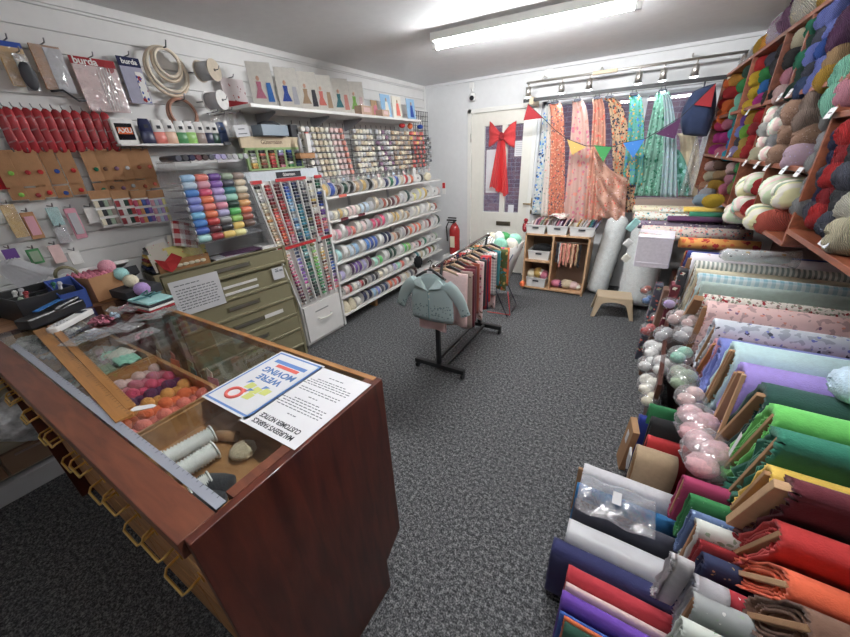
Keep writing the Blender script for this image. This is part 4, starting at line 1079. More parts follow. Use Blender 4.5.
# lower drawer unit, slightly proud, then the leaning panel
m = M(); m.b2((-2.72, Y0g, .04), (-2.42, Y1g, .50)); m.build('base_unit', WH, gs, bevel=.003)
m = M(); m.b2((-2.70, Y0g + .02, 0), (-2.45, Y1g - .02, .04)); m.build('plinth', mat('plain', 'grey'), gs)
m = M(); m.b2((-2.42, Y0g + .015, .07), (-2.40, Y1g - .015, .42)); dr = m.build('drawer', WH, gs, bevel=.003)
hc = (Y0g + Y1g) / 2
m = M(); m.tube([(-2.40, hc - .08, .27), (-2.375, hc - .07, .262), (-2.37, hc, .255), (-2.375, hc + .07, .262), (-2.40, hc + .08, .27)], .006, n=8); m.build('handle', mat('plastic', 'ivory'), dr)
m = M(); m.b2((-2.401, hc - .1, .335), (-2.397, hc + .06, .345)); m.build('slot', mat('plain', 'grey'), dr)
# panel plane: front surface points by height
def gp(px, py):   # front surface of the panel, leaning back towards the wall at the top
    X = -2.40
    for _ in range(4):
        q = onX(px, py, X); X = -2.385 - .10 * max(0, (q.z - .45)) / 1.2
    return q
P = {k: gp(*v) for k, v in dict(tl=(248, 181), tr=(319, 178), ml=(285, 246), mr=(331, 237), bl=(299, 306), br=(339, 289)).items()}
zt, zb_ = (P['tl'].z + P['tr'].z) / 2, (P['bl'].z + P['br'].z) / 2
ZM_ = (P['ml'].z + P['mr'].z) / 2
print('STAND', zt, zb_, ZM_, P)
def gy(z, u):
    """Y across the panel at height z, u 0..1 from left edge to right"""
    f = (z - zb_) / (zt - zb_)
    ya = P['bl'].y * (1 - f) + P['tl'].y * f; yb_ = P['br'].y * (1 - f) + P['tr'].y * f
    return ya + (yb_ - ya) * u
def gxz(z): return -2.385 - .10 * (z - .45) / 1.2
m = M(); q4 = [(gxz(zb_) - .01, gy(zb_, 0), zb_), (gxz(zb_) - .01, gy(zb_, 1), zb_), (gxz(zt + .07) - .01, gy(zt + .07, 1), zt + .07), (gxz(zt + .07) - .01, gy(zt + .07, 0), zt + .07)]
m.prism(q4, (-.05, 0, 0)); m.b2((-2.72, gy(1, 0) + .11, .5), (-2.5, gy(1, 1) - .08, 1.45)); m.build('back_panel', WH, gs)
m = M(); m.prism([(gxz(zt) - .002, gy(zt, 0), zt), (gxz(zt) - .002, gy(zt, 1), zt), (gxz(zt + .07) - .002, gy(zt + .07, 1), zt + .07), (gxz(zt + .07) - .002, gy(zt + .07, 0), zt + .07)], (-.006, 0, 0)); m.build('header', mat('card', hx('cfd8de')), gs)
m = M(); yy0, yy1 = gy(1.62, .38), gy(1.62, .72); ZH = zt + .035; m.b2((gxz(ZH), yy0, ZH - .02), (gxz(ZH) + .003, yy1, ZH + .022)); m.build('logo_plate', mat('card', 'charcoal'), gs)
text('Gütermann', .033, mat('paper', 'white'), gs, (gxz(ZH) + .0036, (yy0 + yy1) / 2, ZH + .001), LW, bold=.0006, sx=.78)
RT = mat('plain', 'red', .5)
def redbar(z, ua, ub):
    m = M(); m.b2((gxz(z) + .016, gy(z, ua), z - .012), (gxz(z) + .022, gy(z, ub), z + .012)); m.build('red_strip', RT, gs)
redbar(zt, .0, .14); redbar(zt, .32, .76); redbar(zt, .90, 1.02); redbar(ZM_, .0, .68); redbar(ZM_, .80, 1.02)
for i in range(9):
    u = (i) / 8
    m = M(); m.prism([(gxz(zb_), gy(zb_, u) - .004, zb_), (gxz(zb_), gy(zb_, u) + .004, zb_), (gxz(zt), gy(zt, u) + .004, zt), (gxz(zt), gy(zt, u) - .004, zt)], (.02, 0, 0)); m.build('divider', WH, gs)
GC = [['black', 'ivory', 'white', 'white', 'grey', 'cream', 'beige', 'cream', 'tan', 'cream', 'amber', 'cream', 'beige', 'tan', 'beige', 'tan', 'peach', 'cream', 'beige'],
      ['crimson', 'red', 'crimson', 'rose', 'maroon', 'crimson', 'brown', 'rust', 'red', 'coral', 'orange', 'coral', 'red', 'orange', 'red', 'orange', 'orange', 'red', 'rust'],
      ['maroon', 'burgundy', 'maroon', 'crimson', 'maroon', 'crimson', 'red', 'red', 'brown', 'crimson', 'crimson', 'red', 'rose', 'red', 'crimson', 'coral', 'rose', 'pink', 'rose'],
      ['navy', 'royal_blue', 'royal_blue', 'azure', 'azure', 'sky_blue', 'light_blue', 'pale_blue', 'sky_blue', 'grey', 'silver', 'light_blue', 'denim', 'sky_blue', 'pale_blue', 'slate', 'teal', 'denim', 'navy'],
      ['navy', 'navy', 'charcoal', 'navy', 'denim', 'charcoal', 'navy', 'teal', 'teal', 'cyan', 'teal', 'cyan', 'teal', 'cyan', 'dark_green', 'teal', 'cyan', 'sky_blue', 'teal'],
      ['silver', 'grey', 'slate', 'grey', 'charcoal', 'slate', 'charcoal', 'grey', 'slate', 'black', 'charcoal', 'slate', 'olive', 'charcoal', 'slate', 'sage', 'grey', 'charcoal', 'taupe'],
      ['black', 'ivory', 'white', 'cream', 'ivory', 'grey', 'yellow', 'chocolate', 'beige', 'white', 'ivory', 'maroon', 'crimson', 'red', 'red', 'maroon', 'crimson', 'red', 'pink'],
      ['dark_green', 'emerald', 'dark_green', 'white', 'royal_blue', 'navy', 'charcoal', 'navy', 'royal_blue', 'ivory', 'violet', 'purple', 'ivory', 'magenta', 'salmon', 'pink', 'coral', 'violet', 'navy']]
GD = [['ivory', 'peach', 'blush', 'pink', 'rose', 'pink', 'rose', 'cerise', 'rose', 'magenta', 'maroon', 'plum', 'burgundy', 'plum', 'maroon', 'chocolate'],
      ['slate', 'denim', 'navy', 'periwinkle', 'violet', 'lilac', 'purple', 'violet', 'purple', 'violet', 'magenta', 'ivory', 'plum', 'maroon', 'brown', 'charcoal'],
      ['emerald', 'teal', 'aqua', 'teal', 'dark_green', 'emerald', 'teal', 'dark_green', 'emerald', 'slate', 'emerald', 'dark_green', 'charcoal', 'dark_green', 'bottle_green', 'charcoal'],
      ['olive', 'sage', 'lime', 'beige', 'lime', 'lime', 'bright_green', 'lime', 'green', 'bright_green', 'green', 'emerald', 'green', 'emerald', 'dark_green', 'green'],
      ['black', 'white', 'cream', 'yellow', 'amber', 'gold', 'maroon', 'tan', 'coral', 'brown', 'brown', 'red', 'crimson', 'maroon', 'red', 'rose'],
      ['dark_green', 'emerald', 'slate', 'dark_green', 'teal', 'denim', 'navy', 'royal_blue', 'azure', 'royal_blue', 'navy', 'lilac', 'plum', 'magenta', 'pink', 'coral']]
rl = M(); rl.lathe((0, -.019, 0), (0, 1, 0), [(0, .011), (.004, .0115), (.0045, .010), (.0335, .010), (.034, .0115), (.038, .011)], 10); rl = rl.build('thread_reel', mat('satin', 'white')); tag(rl, '', 'thread reel')
for c in range(8):
    for r in range(19):
        z = zt - .035 - r * (zt - ZM_ - .055) / 18.5
        nmn = GC[c][r]
        put(rl, loc=(gxz(z) + .014, gy(z, (c + .5) / 8), z), mats={0: mat('satin', nmn)}, label=f'{nm(nmn)} thread reel, upper part of the tall stand, {od(c + 1)} column, {od(r + 1)} down', group=f'{od(c + 1)} upper column of thread reels', cat='thread reel')
for c in range(6):
    for r in range(16):
        z = ZM_ - .03 - r * (ZM_ - zb_ - .05) / 15.5
        nmn = GD[c][r]
        put(rl, loc=(gxz(z) + .014, gy(z, .04 + (c + .5) / 6.2), z), mats={0: mat('satin', nmn)}, label=f'{nm(nmn)} thread reel, lower part of the tall stand, {od(c + 1)} column, {od(r + 1)} down', group=f'{od(c + 1)} lower column of thread reels', cat='thread reel')
# small green bordered rack on top
gt = thing('small_thread_rack', 'small green edged thread rack with wooden nameboard on top of the tall stand', 'rack', (0, 0, 0))
TX = -2.56
A = onX(239, 137, TX); B_ = onX(297, 136.5, TX); C_ = onX(246, 170, TX); D_ = onX(300, 169, TX); ZRB = (C_.z + D_.z) / 2
def tq(u, v):  # v=0 top, 1 bottom
    t_ = A.lerp(B_, u); b_ = C_.lerp(D_, u); return t_.lerp(b_, v)
ya, yb_ = A.y, B_.y
HB_ = (A.z + B_.z) / 2
m = M(); m.b2((TX - .02, ya, HB_ - .075), (TX + .004, yb_, HB_ + .0)); m.build('nameboard', mat('card', hx('d9c4a0')), gt, bevel=.002)
text('Gütermann', .042, mat('paper', 'brown'), gt, (TX + .0046, (ya + yb_) / 2, HB_ - .038), LW, bold=.0004)
m = M(); m.b2((TX - .02, ya + .02, ZRB), (TX - .005, yb_ + .005, HB_ - .075)); m.build('backing', mat('card', hx('bcd0a4')), gt)
m = M(); m.b2((TX - .004, ya + .02, HB_ - .090), (TX + .008, yb_ + .005, HB_ - .075)); m.b2((TX - .004, ya + .02, ZRB), (TX + .02, yb_ + .005, ZRB + .01))
for i in range(7):
    y = ya + .022 + i * (yb_ - ya - .02) / 6; m.b2((TX - .004, y - .005, ZRB), (TX + .008, y + .005, HB_ - .075))
m.build('green_edging', mat('card', hx('9dbb78')), gt)
SM = [['black', 'grey', 'white', 'ivory', 'yellow', 'amber'], ['charcoal', 'coral', 'brown', 'tan', 'rust', 'brown'], ['chocolate', 'orange', 'coral', 'red', 'red', 'crimson'], ['pale_blue', 'lilac', 'maroon', 'burgundy', 'maroon', 'rose'], ['royal_blue', 'navy', 'navy', 'charcoal', 'white', 'green'], ['silver', 'charcoal', 'navy', 'charcoal', 'denim', 'denim']]
hgt = (HB_ - .092 - ZRB - .012)
for c in range(6):
    for r in range(6):
        nmn = SM[c][r]; y = ya + .022 + (c + .5) * (yb_ - ya - .02) / 6
        put(rl, loc=(TX + .012, y, ZRB + .012 + hgt * (1 - (r + .5) / 6)), scale=(1, 1.15, min(1.2, hgt / 6 / .023)), mats={0: mat('satin', nmn)}, label=f'{nm(nmn)} thread reel in the small green rack, {od(c + 1)} column, {od(r + 1)} down', group='thread reels in the small green rack', cat='thread reel')
# glue sticks / box beside
q = onX(303, 148, -2.5)
for k, (dy, c, lb) in enumerate([(.0, 'silver', 'slim grey tube beside the small green rack'), (.06, 'white', 'white boxed tube with red top beside the small green rack')]):
    t = thing('glue_tube', lb, 'tube', (-2.5, onX(301 + 8 * k, 150, -2.5).y, 1.665))
    m = M(); (m.box((0, 0, .07), (.03, .04, .14)) if k else m.lathe((0, 0, 0), (0, 0, 1), [(0, .016), (.09, .016), (.11, .006), (.13, .004)], 12)); m.build('tube_body', mat('plastic', c), t)
    m = M(); (m.box((0, 0, .145), (.02, .03, .012)) if k else m.cyl((0, 0, .13), (0, 0, .135), .006)); m.build('tube_cap', mat('plastic', 'coral' if k else 'white'), t)
m = M(); m.box((0, 0, .02), (.06, .16, .04)); tag(m.build('kraft_tray', KR, loc=(-2.5, onX(307, 165, -2.5).y, 1.62)), 'small kraft tray under the tubes beside the small green rack', 'tray')

# ================================================================= LONG SHELF WITH PATTERNS
SX = -2.42
sa = onX(250, 102, SX); sb = onX(421, 118.2, SX); SZ2 = 1.975
t = thing('long_wall_shelf', 'long white wall shelf carrying the sewing pattern sleeves', 'shelf', (XL, 0, SZ2))
m = M(); m.b2((0, sa.y, -.022), (SX - XL, sb.y, 0)); m.build('shelf_board', mat('plain', 'white', .4), t, bevel=.002)
for px in (283, 336, 368):
    y = onX(px, 112, SX + .0).y
    m = M(); m.prism([(0, y, -.024), (.24, y, -.024), (.24, y, -.035), (.02, y, -.12), (0, y, -.12)], (0, .006, 0)); m.build('bracket', mat('plain', hx('9c9ca2'), .45), t)
PT = [(253, 80, 'rose', 'azure'), (278, 84, 'royal_blue', 'silver'), (297, 90, 'tan', 'charcoal'), (312, 92, 'coral', 'tan'), (329, 94, 'teal', 'salmon'), (344, 96, 'lime', 'blush')]
for i, (px, py, c1, c2) in enumerate(PT):
    q = onX(px + 10, 100, -2.55); h = .275
    t = thing('pattern_sleeve', f'pattern sleeve showing a figure in {nm(c1)}, {od(i + 1)} from the left on the long shelf', 'pattern', (-2.50, q.y - .02, SZ2), -.5, 'sewing patterns on the long shelf')
    R = Matrix.Rotation(-.10, 3, 'Y')
    m = M(); m.box(R @ Vector((0, 0, h / 2)), (.003, .16, h), R); m.build('sleeve', mat('card', 'ivory'), t)
    m = M(); m.ball(R @ Vector((.003, -.02, .175)), (.001, .012, .016), 8, 6); m.build('figure_head', mat('card', 'peach'), t)
    m = M(); w = .028; m.prism([R @ Vector((.003, -.02 - w * .6, .155)), R @ Vector((.003, -.02 + w * .6, .155)), R @ Vector((.003, -.02 + w * .5, .11)), R @ Vector((.003, -.02 + w * 1.3, .05)), R @ Vector((.003, -.02 - w * 1.3, .05)), R @ Vector((.003, -.02 - w * .5, .11))], (.0012, 0, 0)); m.build('figure_dress', mat('card', c1), t)
    m = M(); m.prism([R @ Vector((.003, .03, .15)), R @ Vector((.003, .06, .15)), R @ Vector((.003, .07, .03)), R @ Vector((.003, .025, .03))], (.0012, 0, 0)); m.build('figure_coat', mat('card', c2), t)
    m = M(); m.box(R @ Vector((.006, .0, h / 2)), (.002, .166, h + .004), R); m.build('plastic_cover', glass_pane('sleeve_plastic', (.97, .97, .98), 1.4), t)
for i, (px, w, h, lb) in enumerate([(361, .16, .075, 'long low kraft box on the shelf beside the pattern sleeves'), (380, .12, .06, 'smaller kraft box with white lid further along the long shelf')]):
    q = onX(px, 107, -2.5); m = M(); m.box((0, 0, h / 2), (.10, w, h)); o = tag(m.build('craft_box', mat('card', hx('c9a68c')), loc=(-2.48, q.y, SZ2), bevel=.002), lb, 'box')
    m = M(); m.b2((.05, -w * .3, h * .3), (.051, w * .3, h * .8)); m.build('label', mat('card', 'blush'), o)
for i, (px, c, d_, lb) in enumerate([(372, 'tan', 'rose', 'small tan picture card propped behind the kraft boxes'), (384, 'light_blue', 'ivory', 'first pale blue pattern card with a figure, right part of the shelf'), (395, 'ivory', 'coral', 'cream pattern card with a figure, between two blue cards'), (409, 'light_blue', 'royal_blue', 'rightmost blue pattern card on the long shelf')]):
    q = onX(px, 100, -2.55); h = .15 if i == 0 else .22; w = .10 if i == 0 else .17
    t = thing('pattern_card', lb, 'pattern', (-2.52, q.y, SZ2), 0, 'pattern cards at the right of the long shelf'); R = Matrix.Rotation(-.1, 3, 'Y')
    m = M(); m.box(R @ Vector((0, 0, h / 2)), (.004, w, h), R); m.build('card', mat('card', c), t)
    m = M(); m.ball(R @ Vector((.004, .01, h * .78)), (.001, .014, .018), 8, 6); m.build('figure_head', mat('card', 'tan'), t)
    m = M(); m.prism([R @ Vector((.004, -.01, h * .7)), R @ Vector((.004, .03, h * .7)), R @ Vector((.004, .05, h * .15)), R @ Vector((.004, -.03, h * .15))], (.0012, 0, 0)); m.build('figure_dress', mat('card', d_), t)
# clear packs, sign card and blue-grey tub above the stand
for k, (px, py) in enumerate([(222, 122), (229, 124), (236, 120), (244, 122)]):
    q = onX(px, py, -2.6)
    t = thing('clear_hanging_pack', 'clear hanging pack right of the dye packs, ' + od(k + 1) + ' from the left', 'pack', (XH + .05, q.y, q.z + .07), 0, 'clear packs right of the ledge')
    m = M(); m.sheet(lambda u, v: Vector((.01 * math.sin(PI * u) + .004 * math.sin(14 * v + k), (u - .5) * .09, -.17 * v)), 8, 8); m.build('pack_film', clear(), t)
    m = M(); m.tube([(-.1, 0, -.005), (.03, 0, -.005), (.04, 0, .01)], .003, n=6); m.build('hook', HOOKM, t)
q = onX(241, 131, -2.56)
m = M(); m.box((0, 0, 0), (.002, .11, .075)); o = tag(m.build('price_card', PAPER, loc=(-2.55, q.y, q.z), rot=(.08, -.1, 0)), 'white price card standing left of the blue grey tub', 'sign')
m = M(); m.box((.0015, 0, .012), (.001, .05, .006)); m.build('print', TXT, o)
m = M(); m.box((.0015, 0, -.018), (.001, .07, .006)); m.build('print', TXT, o)
q = onX(270, 128, -2.56)
t = thing('storage_tub', 'blue grey plastic tub of black buttons above the nameboard', 'tub', (-2.56, q.y, HB_ + .002))
m = M(); opentray(m, (-.06, -.12, 0), (.06, .12, .075), .004); m.build('tub_shell', mat('plastic', hx('8a9cab')), t)
m = M(); m.ball((0, 0, .065), (.045, .10, .03), 16, 10, lambda th, ph: 1 + .12 * math.sin(6 * th + 5 * ph)); tag(m.build('black_contents', mat('plain', 'charcoal'), loc=(-2.56, q.y, HB_ + .012)), 'black haberdashery heaped in the blue grey tub', 'haberdashery')
q = onX(290, 128, -2.6)
m = M(); m.box((0, 0, .045), (.06, .07, .09)); tag(m.build('black_box', mat('plain', 'charcoal'), loc=(-2.58, q.y, HB_), bevel=.003), 'small black box right of the blue grey tub', 'box')
m = M(); m.b2((-2.74, ya, HB_ - .006), (TX - .002, yb_, HB_)); m.build('top_board', mat('card', hx('d9c4a0')), gt)
# ================================================================= BUTTON TUBE GRID
GXX = -2.55
ga = onX(306, 124, GXX); gb = onX(437, 140, GXX)
grid = thing('wire_grid', 'black wire wall grid with prongs holding rows of button tubes', 'grid', (XL, 0, 0))
m = M()
gy0, gy1 = onX(305, 125, GXX).y, onX(424, 130, GXX).y
zc_ = [1.86 - .051 * r for r in range(9)]
for r in range(9):
    m.b2((.04, gy0, zc_[r] - .026), (.043, gy1 + .35, zc_[r] - .022))
y = gy0
while y < gy1 + .35:
    m.b2((.037, y, 1.42), (.04, y + .004, 1.92)); y += .09
for k in range(9): m.b2((.03, gy1 + .02 + k * .045, 1.55), (.034, gy1 + .024 + k * .045, 2.12))
for k in range(10): m.b2((.03, gy1 + .02, 1.62 + .055 * k), (.034, gy1 + .40, 1.624 + .055 * k))
k = 0
for zr in zc_[:8]:
    m.b2((.04, gy0, zr - .052), (.20, gy0 + .004, zr - .048)); m.b2((.185, gy0, zr - .047), (.19, gy1, zr - .043))
m.build('wires', mat('metal', 'charcoal', .5), grid)
tb = M(); tb.cyl((0, 0, 0), (.02, 0, 0), .017, n=12); tb.mi = 1; tb.cyl((.02, 0, 0), (.055, 0, 0), .0195, n=12)
tb = tb.build('button_tube', [mat('plastic', 'white'), mat('plastic', 'ivory')]); tag(tb, '', 'button tube')
pxs = [308.5 + 5.0 * i for i in range(8)] + [352, 358]
ZONES = [(304, 346, ['ivory', 'silver', 'cream', 'beige', 'cream', 'ivory', 'blush', 'blush', 'salmon'], 9), (355, 374, ['silver', 'cream', 'ivory', 'beige', 'ivory'], 6), (377, 392, ['silver', 'grey', 'mauve', 'ivory'], 5), (393, 410, ['tan', 'beige', 'grey', 'cream', 'taupe'], 7), (411, 424, ['taupe', 'coral', 'red', 'brown', 'slate'], 7)]
cnt = 0
for zi, (xa, xb, cs, n) in enumerate(ZONES):
    for r in range(8):
        for k in range(n):
            px = xa + (xb - xa) * (k + .5) / n + r * (.9 if zi == 0 else .35)
            y = onX(px, 150, GXX + .04).y
            if y > gy1 + .1: continue
            if zi == 0: c = cs[k]
            else: c = cs[(k * 3 + r) % len(cs)]
            if zi == 4 and r < 3: c = ['red', 'coral', 'yellow', 'rose', 'taupe'][(k + r * 2) % 5]
            cnt += 1
            put(tb, loc=(GXX - .01, y, zc_[r] - .02), mats={1: mat('plastic', c)}, label=f'{nm(c)} capped button tube, {od(r + 1)} row down, {od(k + 1)} in the {od(zi + 1)} block of the grid', group=f'button tubes, {od(zi + 1)} block of the grid', cat='button tube')
# dark small tubes on the far wire panel
for r in range(6):
    for k in range(6):
        y = gy1 + .05 + k * .055
        put(tb, loc=(XL + .05, y, 1.80 - .055 * r), scale=(1, .8, .8), mats={1: mat('plastic', ['grey', 'slate', 'silver'][(r + k) % 3])}, label=f'small {["grey", "slate", "silver"][(r + k) % 3]} capped tube, end panel of the grid, row {r + 1} down, {od(k + 1)} along', group='small tubes on the end panel', cat='button tube')
for k, (px, c, lb) in enumerate([(402, 'red', 'red bobble trim on top of the wire grid'), (410, 'orange', 'orange pompom on top of the wire grid'), (420, 'royal_blue', 'blue pompom on top of the wire grid')]):
    q = onX(px, 124.5, GXX + .02)
    m = M(); m.ball((0, 0, 0), (.03, .045 if k != 1 else .035, .025 if k != 1 else .033), 16, 10, lambda th, ph: 1 + .08 * math.sin(9 * th + 7 * ph)); tag(m.build('pompom', mat('yarn', c), loc=(q.x, q.y, 1.915)), lb, 'pompom')
# crinkled clear packs hanging between grid and ribbons
for k in range(22):
    px = 322 + k * 5.1; q = onX(px, 172 + (k % 3), -2.52)
    c = ['silver', 'blush', 'sage', 'ivory', 'pale_blue'][k % 5]
    t = thing('trim_packet', f'small clear packet with {nm(c)} trim, {od(k + 1)} from the left above the ribbon shelves', 'packet', (-2.52, q.y, 1.475), 0, 'clear packets above the ribbon shelves')
    m = M(); m.sheet(lambda u, v: Vector((.008 * math.sin(PI * u) + .004 * math.sin(14 * v + k), (u - .5) * .06, -.085 * v)), 6, 6); m.build('pack_film', clear(), t)
    m = M(); m.ball((0, 0, -.055), (.008, .022, .022), 10, 6, lambda th, ph: 1 + .1 * math.sin(5 * th)); m.build('trim_coil', mat('satin', c), t)

# ================================================================= RIBBON SHELVES
SHX = -2.41
lines = [((322.4, 197), (435.3, 182.2)), ((328.2, 219), (437.6, 199.4)), ((330.6, 238.2), (438.8, 214.7)), ((334, 259.9), (439.5, 230)), ((338.8, 278.2), (439.5, 244.1)), ((342, 295), (409.5, 269.6)), ((344, 313), (417, 279))]
RY0, RY1 = 2.285, 4.42
ru = thing('ribbon_shelving', 'white seven shelf unit of ribbon reels along the left wall', 'shelving', (0, 0, 0))
m = M(); m.b2((-2.74, RY0, .05), (-2.72, RY1, 1.45)); m.b2((-2.72, RY0, .05), (SHX, RY0 + .02, 1.36)); m.build('back_panel', WH, ru)
SHZ = []
for i, (pa, pb) in enumerate(lines):
    z = (onX(*pa, SHX).z + onX(*pb, SHX).z) / 2; SHZ.append(z)
    m = M(); m.b2((-2.72, RY0, z - .008), (SHX, RY1, z + .008)); m.build('shelf', WH, ru, bevel=.002)
for y in (2.9, 3.6):
    m = M(); m.b2((-2.722, y, .05), (-2.71, y + .03, 1.45)); m.build('upright', mat('plain', 'silver'), ru)
m = M(); m.b2((-2.6, 2.9, 0), (-2.50, 2.94, .10)); m.b2((-2.6, 4.2, 0), (-2.5, 4.24, .10)); m.build('foot', TRAYWOOD, ru)
spool = M()
spool.mi = 0; spool.cyl((0, -.5, 0), (0, .5, 0), .965, n=20)
spool.mi = 1
for s in (-1, 1): spool.cyl((0, s * .47, 0), (0, s * .53, 0), 1.0, n=20)
spool.mi = 2; spool.cyl((0, -.55, 0), (0, -.53, 0), .26, n=12)
spool = spool.build('ribbon_reel', [mat('satin', 'white'), mat('card', 'white'), mat('card', 'grey')]); tag(spool, '', 'ribbon reel')
SD = [
 [(322, 'gold', 1), (329, 'royal_blue', 1.05), (335.5, 'chocolate', .85), (342, 'dark_green', .95), (348, 'black', 1), (354, 'tan', .95), (361, 'gold', 1), (367, 'black', 1), (372.5, 'beige', .9), (378, 'ivory', 1), (383.5, 'navy', .85), (388.5, 'emerald', .9), (394, 'royal_blue', .95), (399, 'beige', .95), (403.5, 'red', .95), (409, 'orange', .85), (419, 'black', .8)],
 [(327, 'silver', .8), (332.5, 'cream', .75), (337.5, 'gold', .8), (342, 'cream', .75), (346.5, 'blush', .8), (351, 'blush', .85), (355, 'ivory', .8), (359, 'pale_blue', .85), (364, 'pale_blue', .9), (368.5, 'silver', .9), (374, 'beige', 1.2), (381.5, 'rust', .95), (386, 'brown', .85), (390, 'maroon', .85), (395, 'rust', .95), (400, 'silver', 1), (405.5, 'bottle_green', 1.25), (412, 'lemon', .85), (417.5, 'lemon', 1.2), (423, 'yellow', 1.15), (430, 'white', 1.25), (436, 'blush', 1)],
 [(330, 'blush', 1.1), (336, 'pink', .85), (341, 'white', 1.25), (346, 'rose', .9), (350.5, 'coral', .8), (356, 'ivory', 1.15), (361, 'blush', 1), (366, 'silver', 1.1), (371, 'hot_pink', .95), (375.5, 'cerise', .9), (380.5, 'hot_pink', 1.15), (387, 'ivory', 1.2), (391.5, 'gold', 1.1), (395, 'gold', 1), (400, 'beige', 1.2), (405, 'tan', .85), (411.5, 'ivory', 1.2), (416, 'cream', 1.1), (421.5, 'white', 1.2), (427, 'cream', 1.3), (433, 'rust', .9)],
 [(336.5, 'aqua', 1.05), (343, 'white', 1.3), (348.5, 'pale_blue', 1.1), (354, 'light_blue', 1.1), (360.5, 'white', 1.3), (365, 'azure', 1.2), (369, 'royal_blue', 1.2), (373, 'blue', 1.2), (378.5, 'white', 1.2), (382.5, 'navy', 1.2), (386.5, 'navy', 1.15), (392, 'peach', .9), (395.5, 'brown', .85), (400.5, 'silver', 1.15), (404, 'maroon', 1.2), (408, 'orange', 1), (413, 'coral', 1.15), (417, 'orange', 1.05), (423, 'blush', 1.2), (427, 'crimson', 1.1), (432, 'silver', 1.2), (436, 'dark_green', 1.25)],
 [(340, 'lavender', .85), (345.5, 'white', 1.3), (350, 'plum', 1.2), (353.5, 'purple', 1.15), (357.5, 'purple', 1.15), (362, 'lavender', 1.15), (367, 'plum', 1.2), (373, 'mint', .85), (378, 'bright_green', .85), (383.5, 'white', 1.2), (388, 'dark_green', 1.2), (392, 'dark_green', 1.2), (398.5, 'white', 1.15), (403, 'bright_green', 1.1), (406.5, 'lime', 1), (411.5, 'blush', .8), (417, 'crimson', .75), (422.5, 'emerald', .85), (427, 'silver', .9), (433.5, 'sage', .9)],
 [(343.5, 'blush', .8), (347.5, 'red', .75), (352, 'ivory', .8), (355.5, 'silver', .75), (359, 'crimson', .75), (362.5, 'chocolate', .75), (366, 'grey', .8), (370, 'slate', .85), (373.5, 'charcoal', .8), (378, 'cream', .8), (383, 'ivory', .9), (388, 'white', .95), (392, 'lavender', .9), (396, 'mint', .8), (400, 'coral', .8), (405, 'ivory', .95), (415, 'teal', 1), (419, 'beige', .95), (423, 'sage', .9), (427, 'red', .95), (431, 'olive', .9), (435, 'silver', .95)],
 [(356, 'ivory', .9), (362.5, 'navy', 1.15), (367.5, 'navy', 1.1), (372, 'light_blue', .95), (376, 'periwinkle', .9), (379.5, 'slate', .9), (383.5, 'denim', .9), (388, 'orange', .9), (392.5, 'coral', .85), (396.5, 'crimson', .85), (401, 'ivory', .9), (405, 'beige', .85), (409, 'slate', .85), (413, 'maroon', .85)]]
for i, row in enumerate(SD):
    z = SHZ[i] + .008
    ys = []
    for (px, c, s) in row:
        # find Y at which a point on the shelf front projects to this column
        lo, hi = 1.8, 5.0
        for _ in range(30):
            mid = (lo + hi) / 2; v = RM.transposed() @ (Vector((SHX - .06, mid, z + .06)) - Vector((0, 0, CAMH)))
            if 425 + FPX * v.x / (-v.z) < px: lo = mid
            else: hi = mid
        ys.append(lo)
    for k, (px, c, s) in enumerate(row):
        gap = min((ys[k + 1] - ys[k]) if k + 1 < len(ys) else .09, (ys[k] - ys[k - 1]) if k else .09)
        w = max(.018, min(.06, gap * .78)); r = .057 * s
        r = min(r, (SHZ[i - 1] - .016 - z) / 2 - .003) if i else r
        yk = min(max(ys[k], RY0 + .05), RY1 - .03)
        put(spool, loc=(SHX - .01 - r, ys[k], z + r), scale=(r, w, r), mats={0: mat('satin', c)}, label=f'{nm(c)} ribbon reel, {od(k + 1)} from the left on the {od(i + 1)} ribbon shelf down', group=f'ribbon reels on the {od(i + 1)} shelf down', cat='ribbon reel')
# cones and tube on shelves
def shy(px, z):
    lo, hi = 1.8, 5.0
    for _ in range(30):
        mid = (lo + hi) / 2; v = RM.transposed() @ (Vector((SHX - .06, mid, z)) - Vector((0, 0, CAMH)))
        if 425 + FPX * v.x / (-v.z) < px: lo = mid
        else: hi = mid
    return lo
for px, w in ((346, 'left'), (352, 'right')):
    y = shy(px, SHZ[6] + .05); m = M(); m.lathe((0, 0, 0), (0, 0, 1), [(0, .052), (.03, .055), (.09, .035), (.115, .02), (.125, .008)], 18)
    tag(m.build('lace_cone', mat('yarn', 'cream'), loc=(SHX - .07, y, SHZ[6] + .008)), f'cream lace cone on the bottom ribbon shelf, {w} of the pair', 'cone')
y = shy(415, SHZ[0] + .06); m = M(); m.lathe((0, 0, 0), (0, 0, 1), [(0, .022), (.15, .022), (.16, .012), (.17, .012)], 14); tag(m.build('glue_bottle', mat('plastic', 'white'), loc=(SHX - .07, y, SHZ[0] + .008)), 'white upright tube on the top ribbon shelf', 'bottle')
y = shy(428, SHZ[0] + .05); m = M(); m.ball((0, 0, .05), (.04, .07, .05), 14, 10, lambda th, ph: 1 + .08 * math.sin(5 * th + 3 * ph)); tag(m.build('trim_bag', mat('fabric', 'cream'), loc=(SHX - .07, y, SHZ[0] + .006)), 'cream bag of trim at the right end of the top ribbon shelf', 'bag')
for k, (px, i, c) in enumerate([(340, 1, 'maroon'), (357, 1, 'maroon'), (338, 0, 'coral'), (396, 1, 'white')]):
    y = shy(px, SHZ[i]); m = M(); m.b2((-.001, -.05, -.012), (.002, .05, .012)); tag(m.build('shelf_label', mat('card', c), loc=(SHX + .002, y, SHZ[i] + .006)), f'{nm(c)} strip label clipped to the {od(i + 1)} ribbon shelf' + (', left of two' if k == 0 else ', right of two' if k == 1 else ''), 'label')
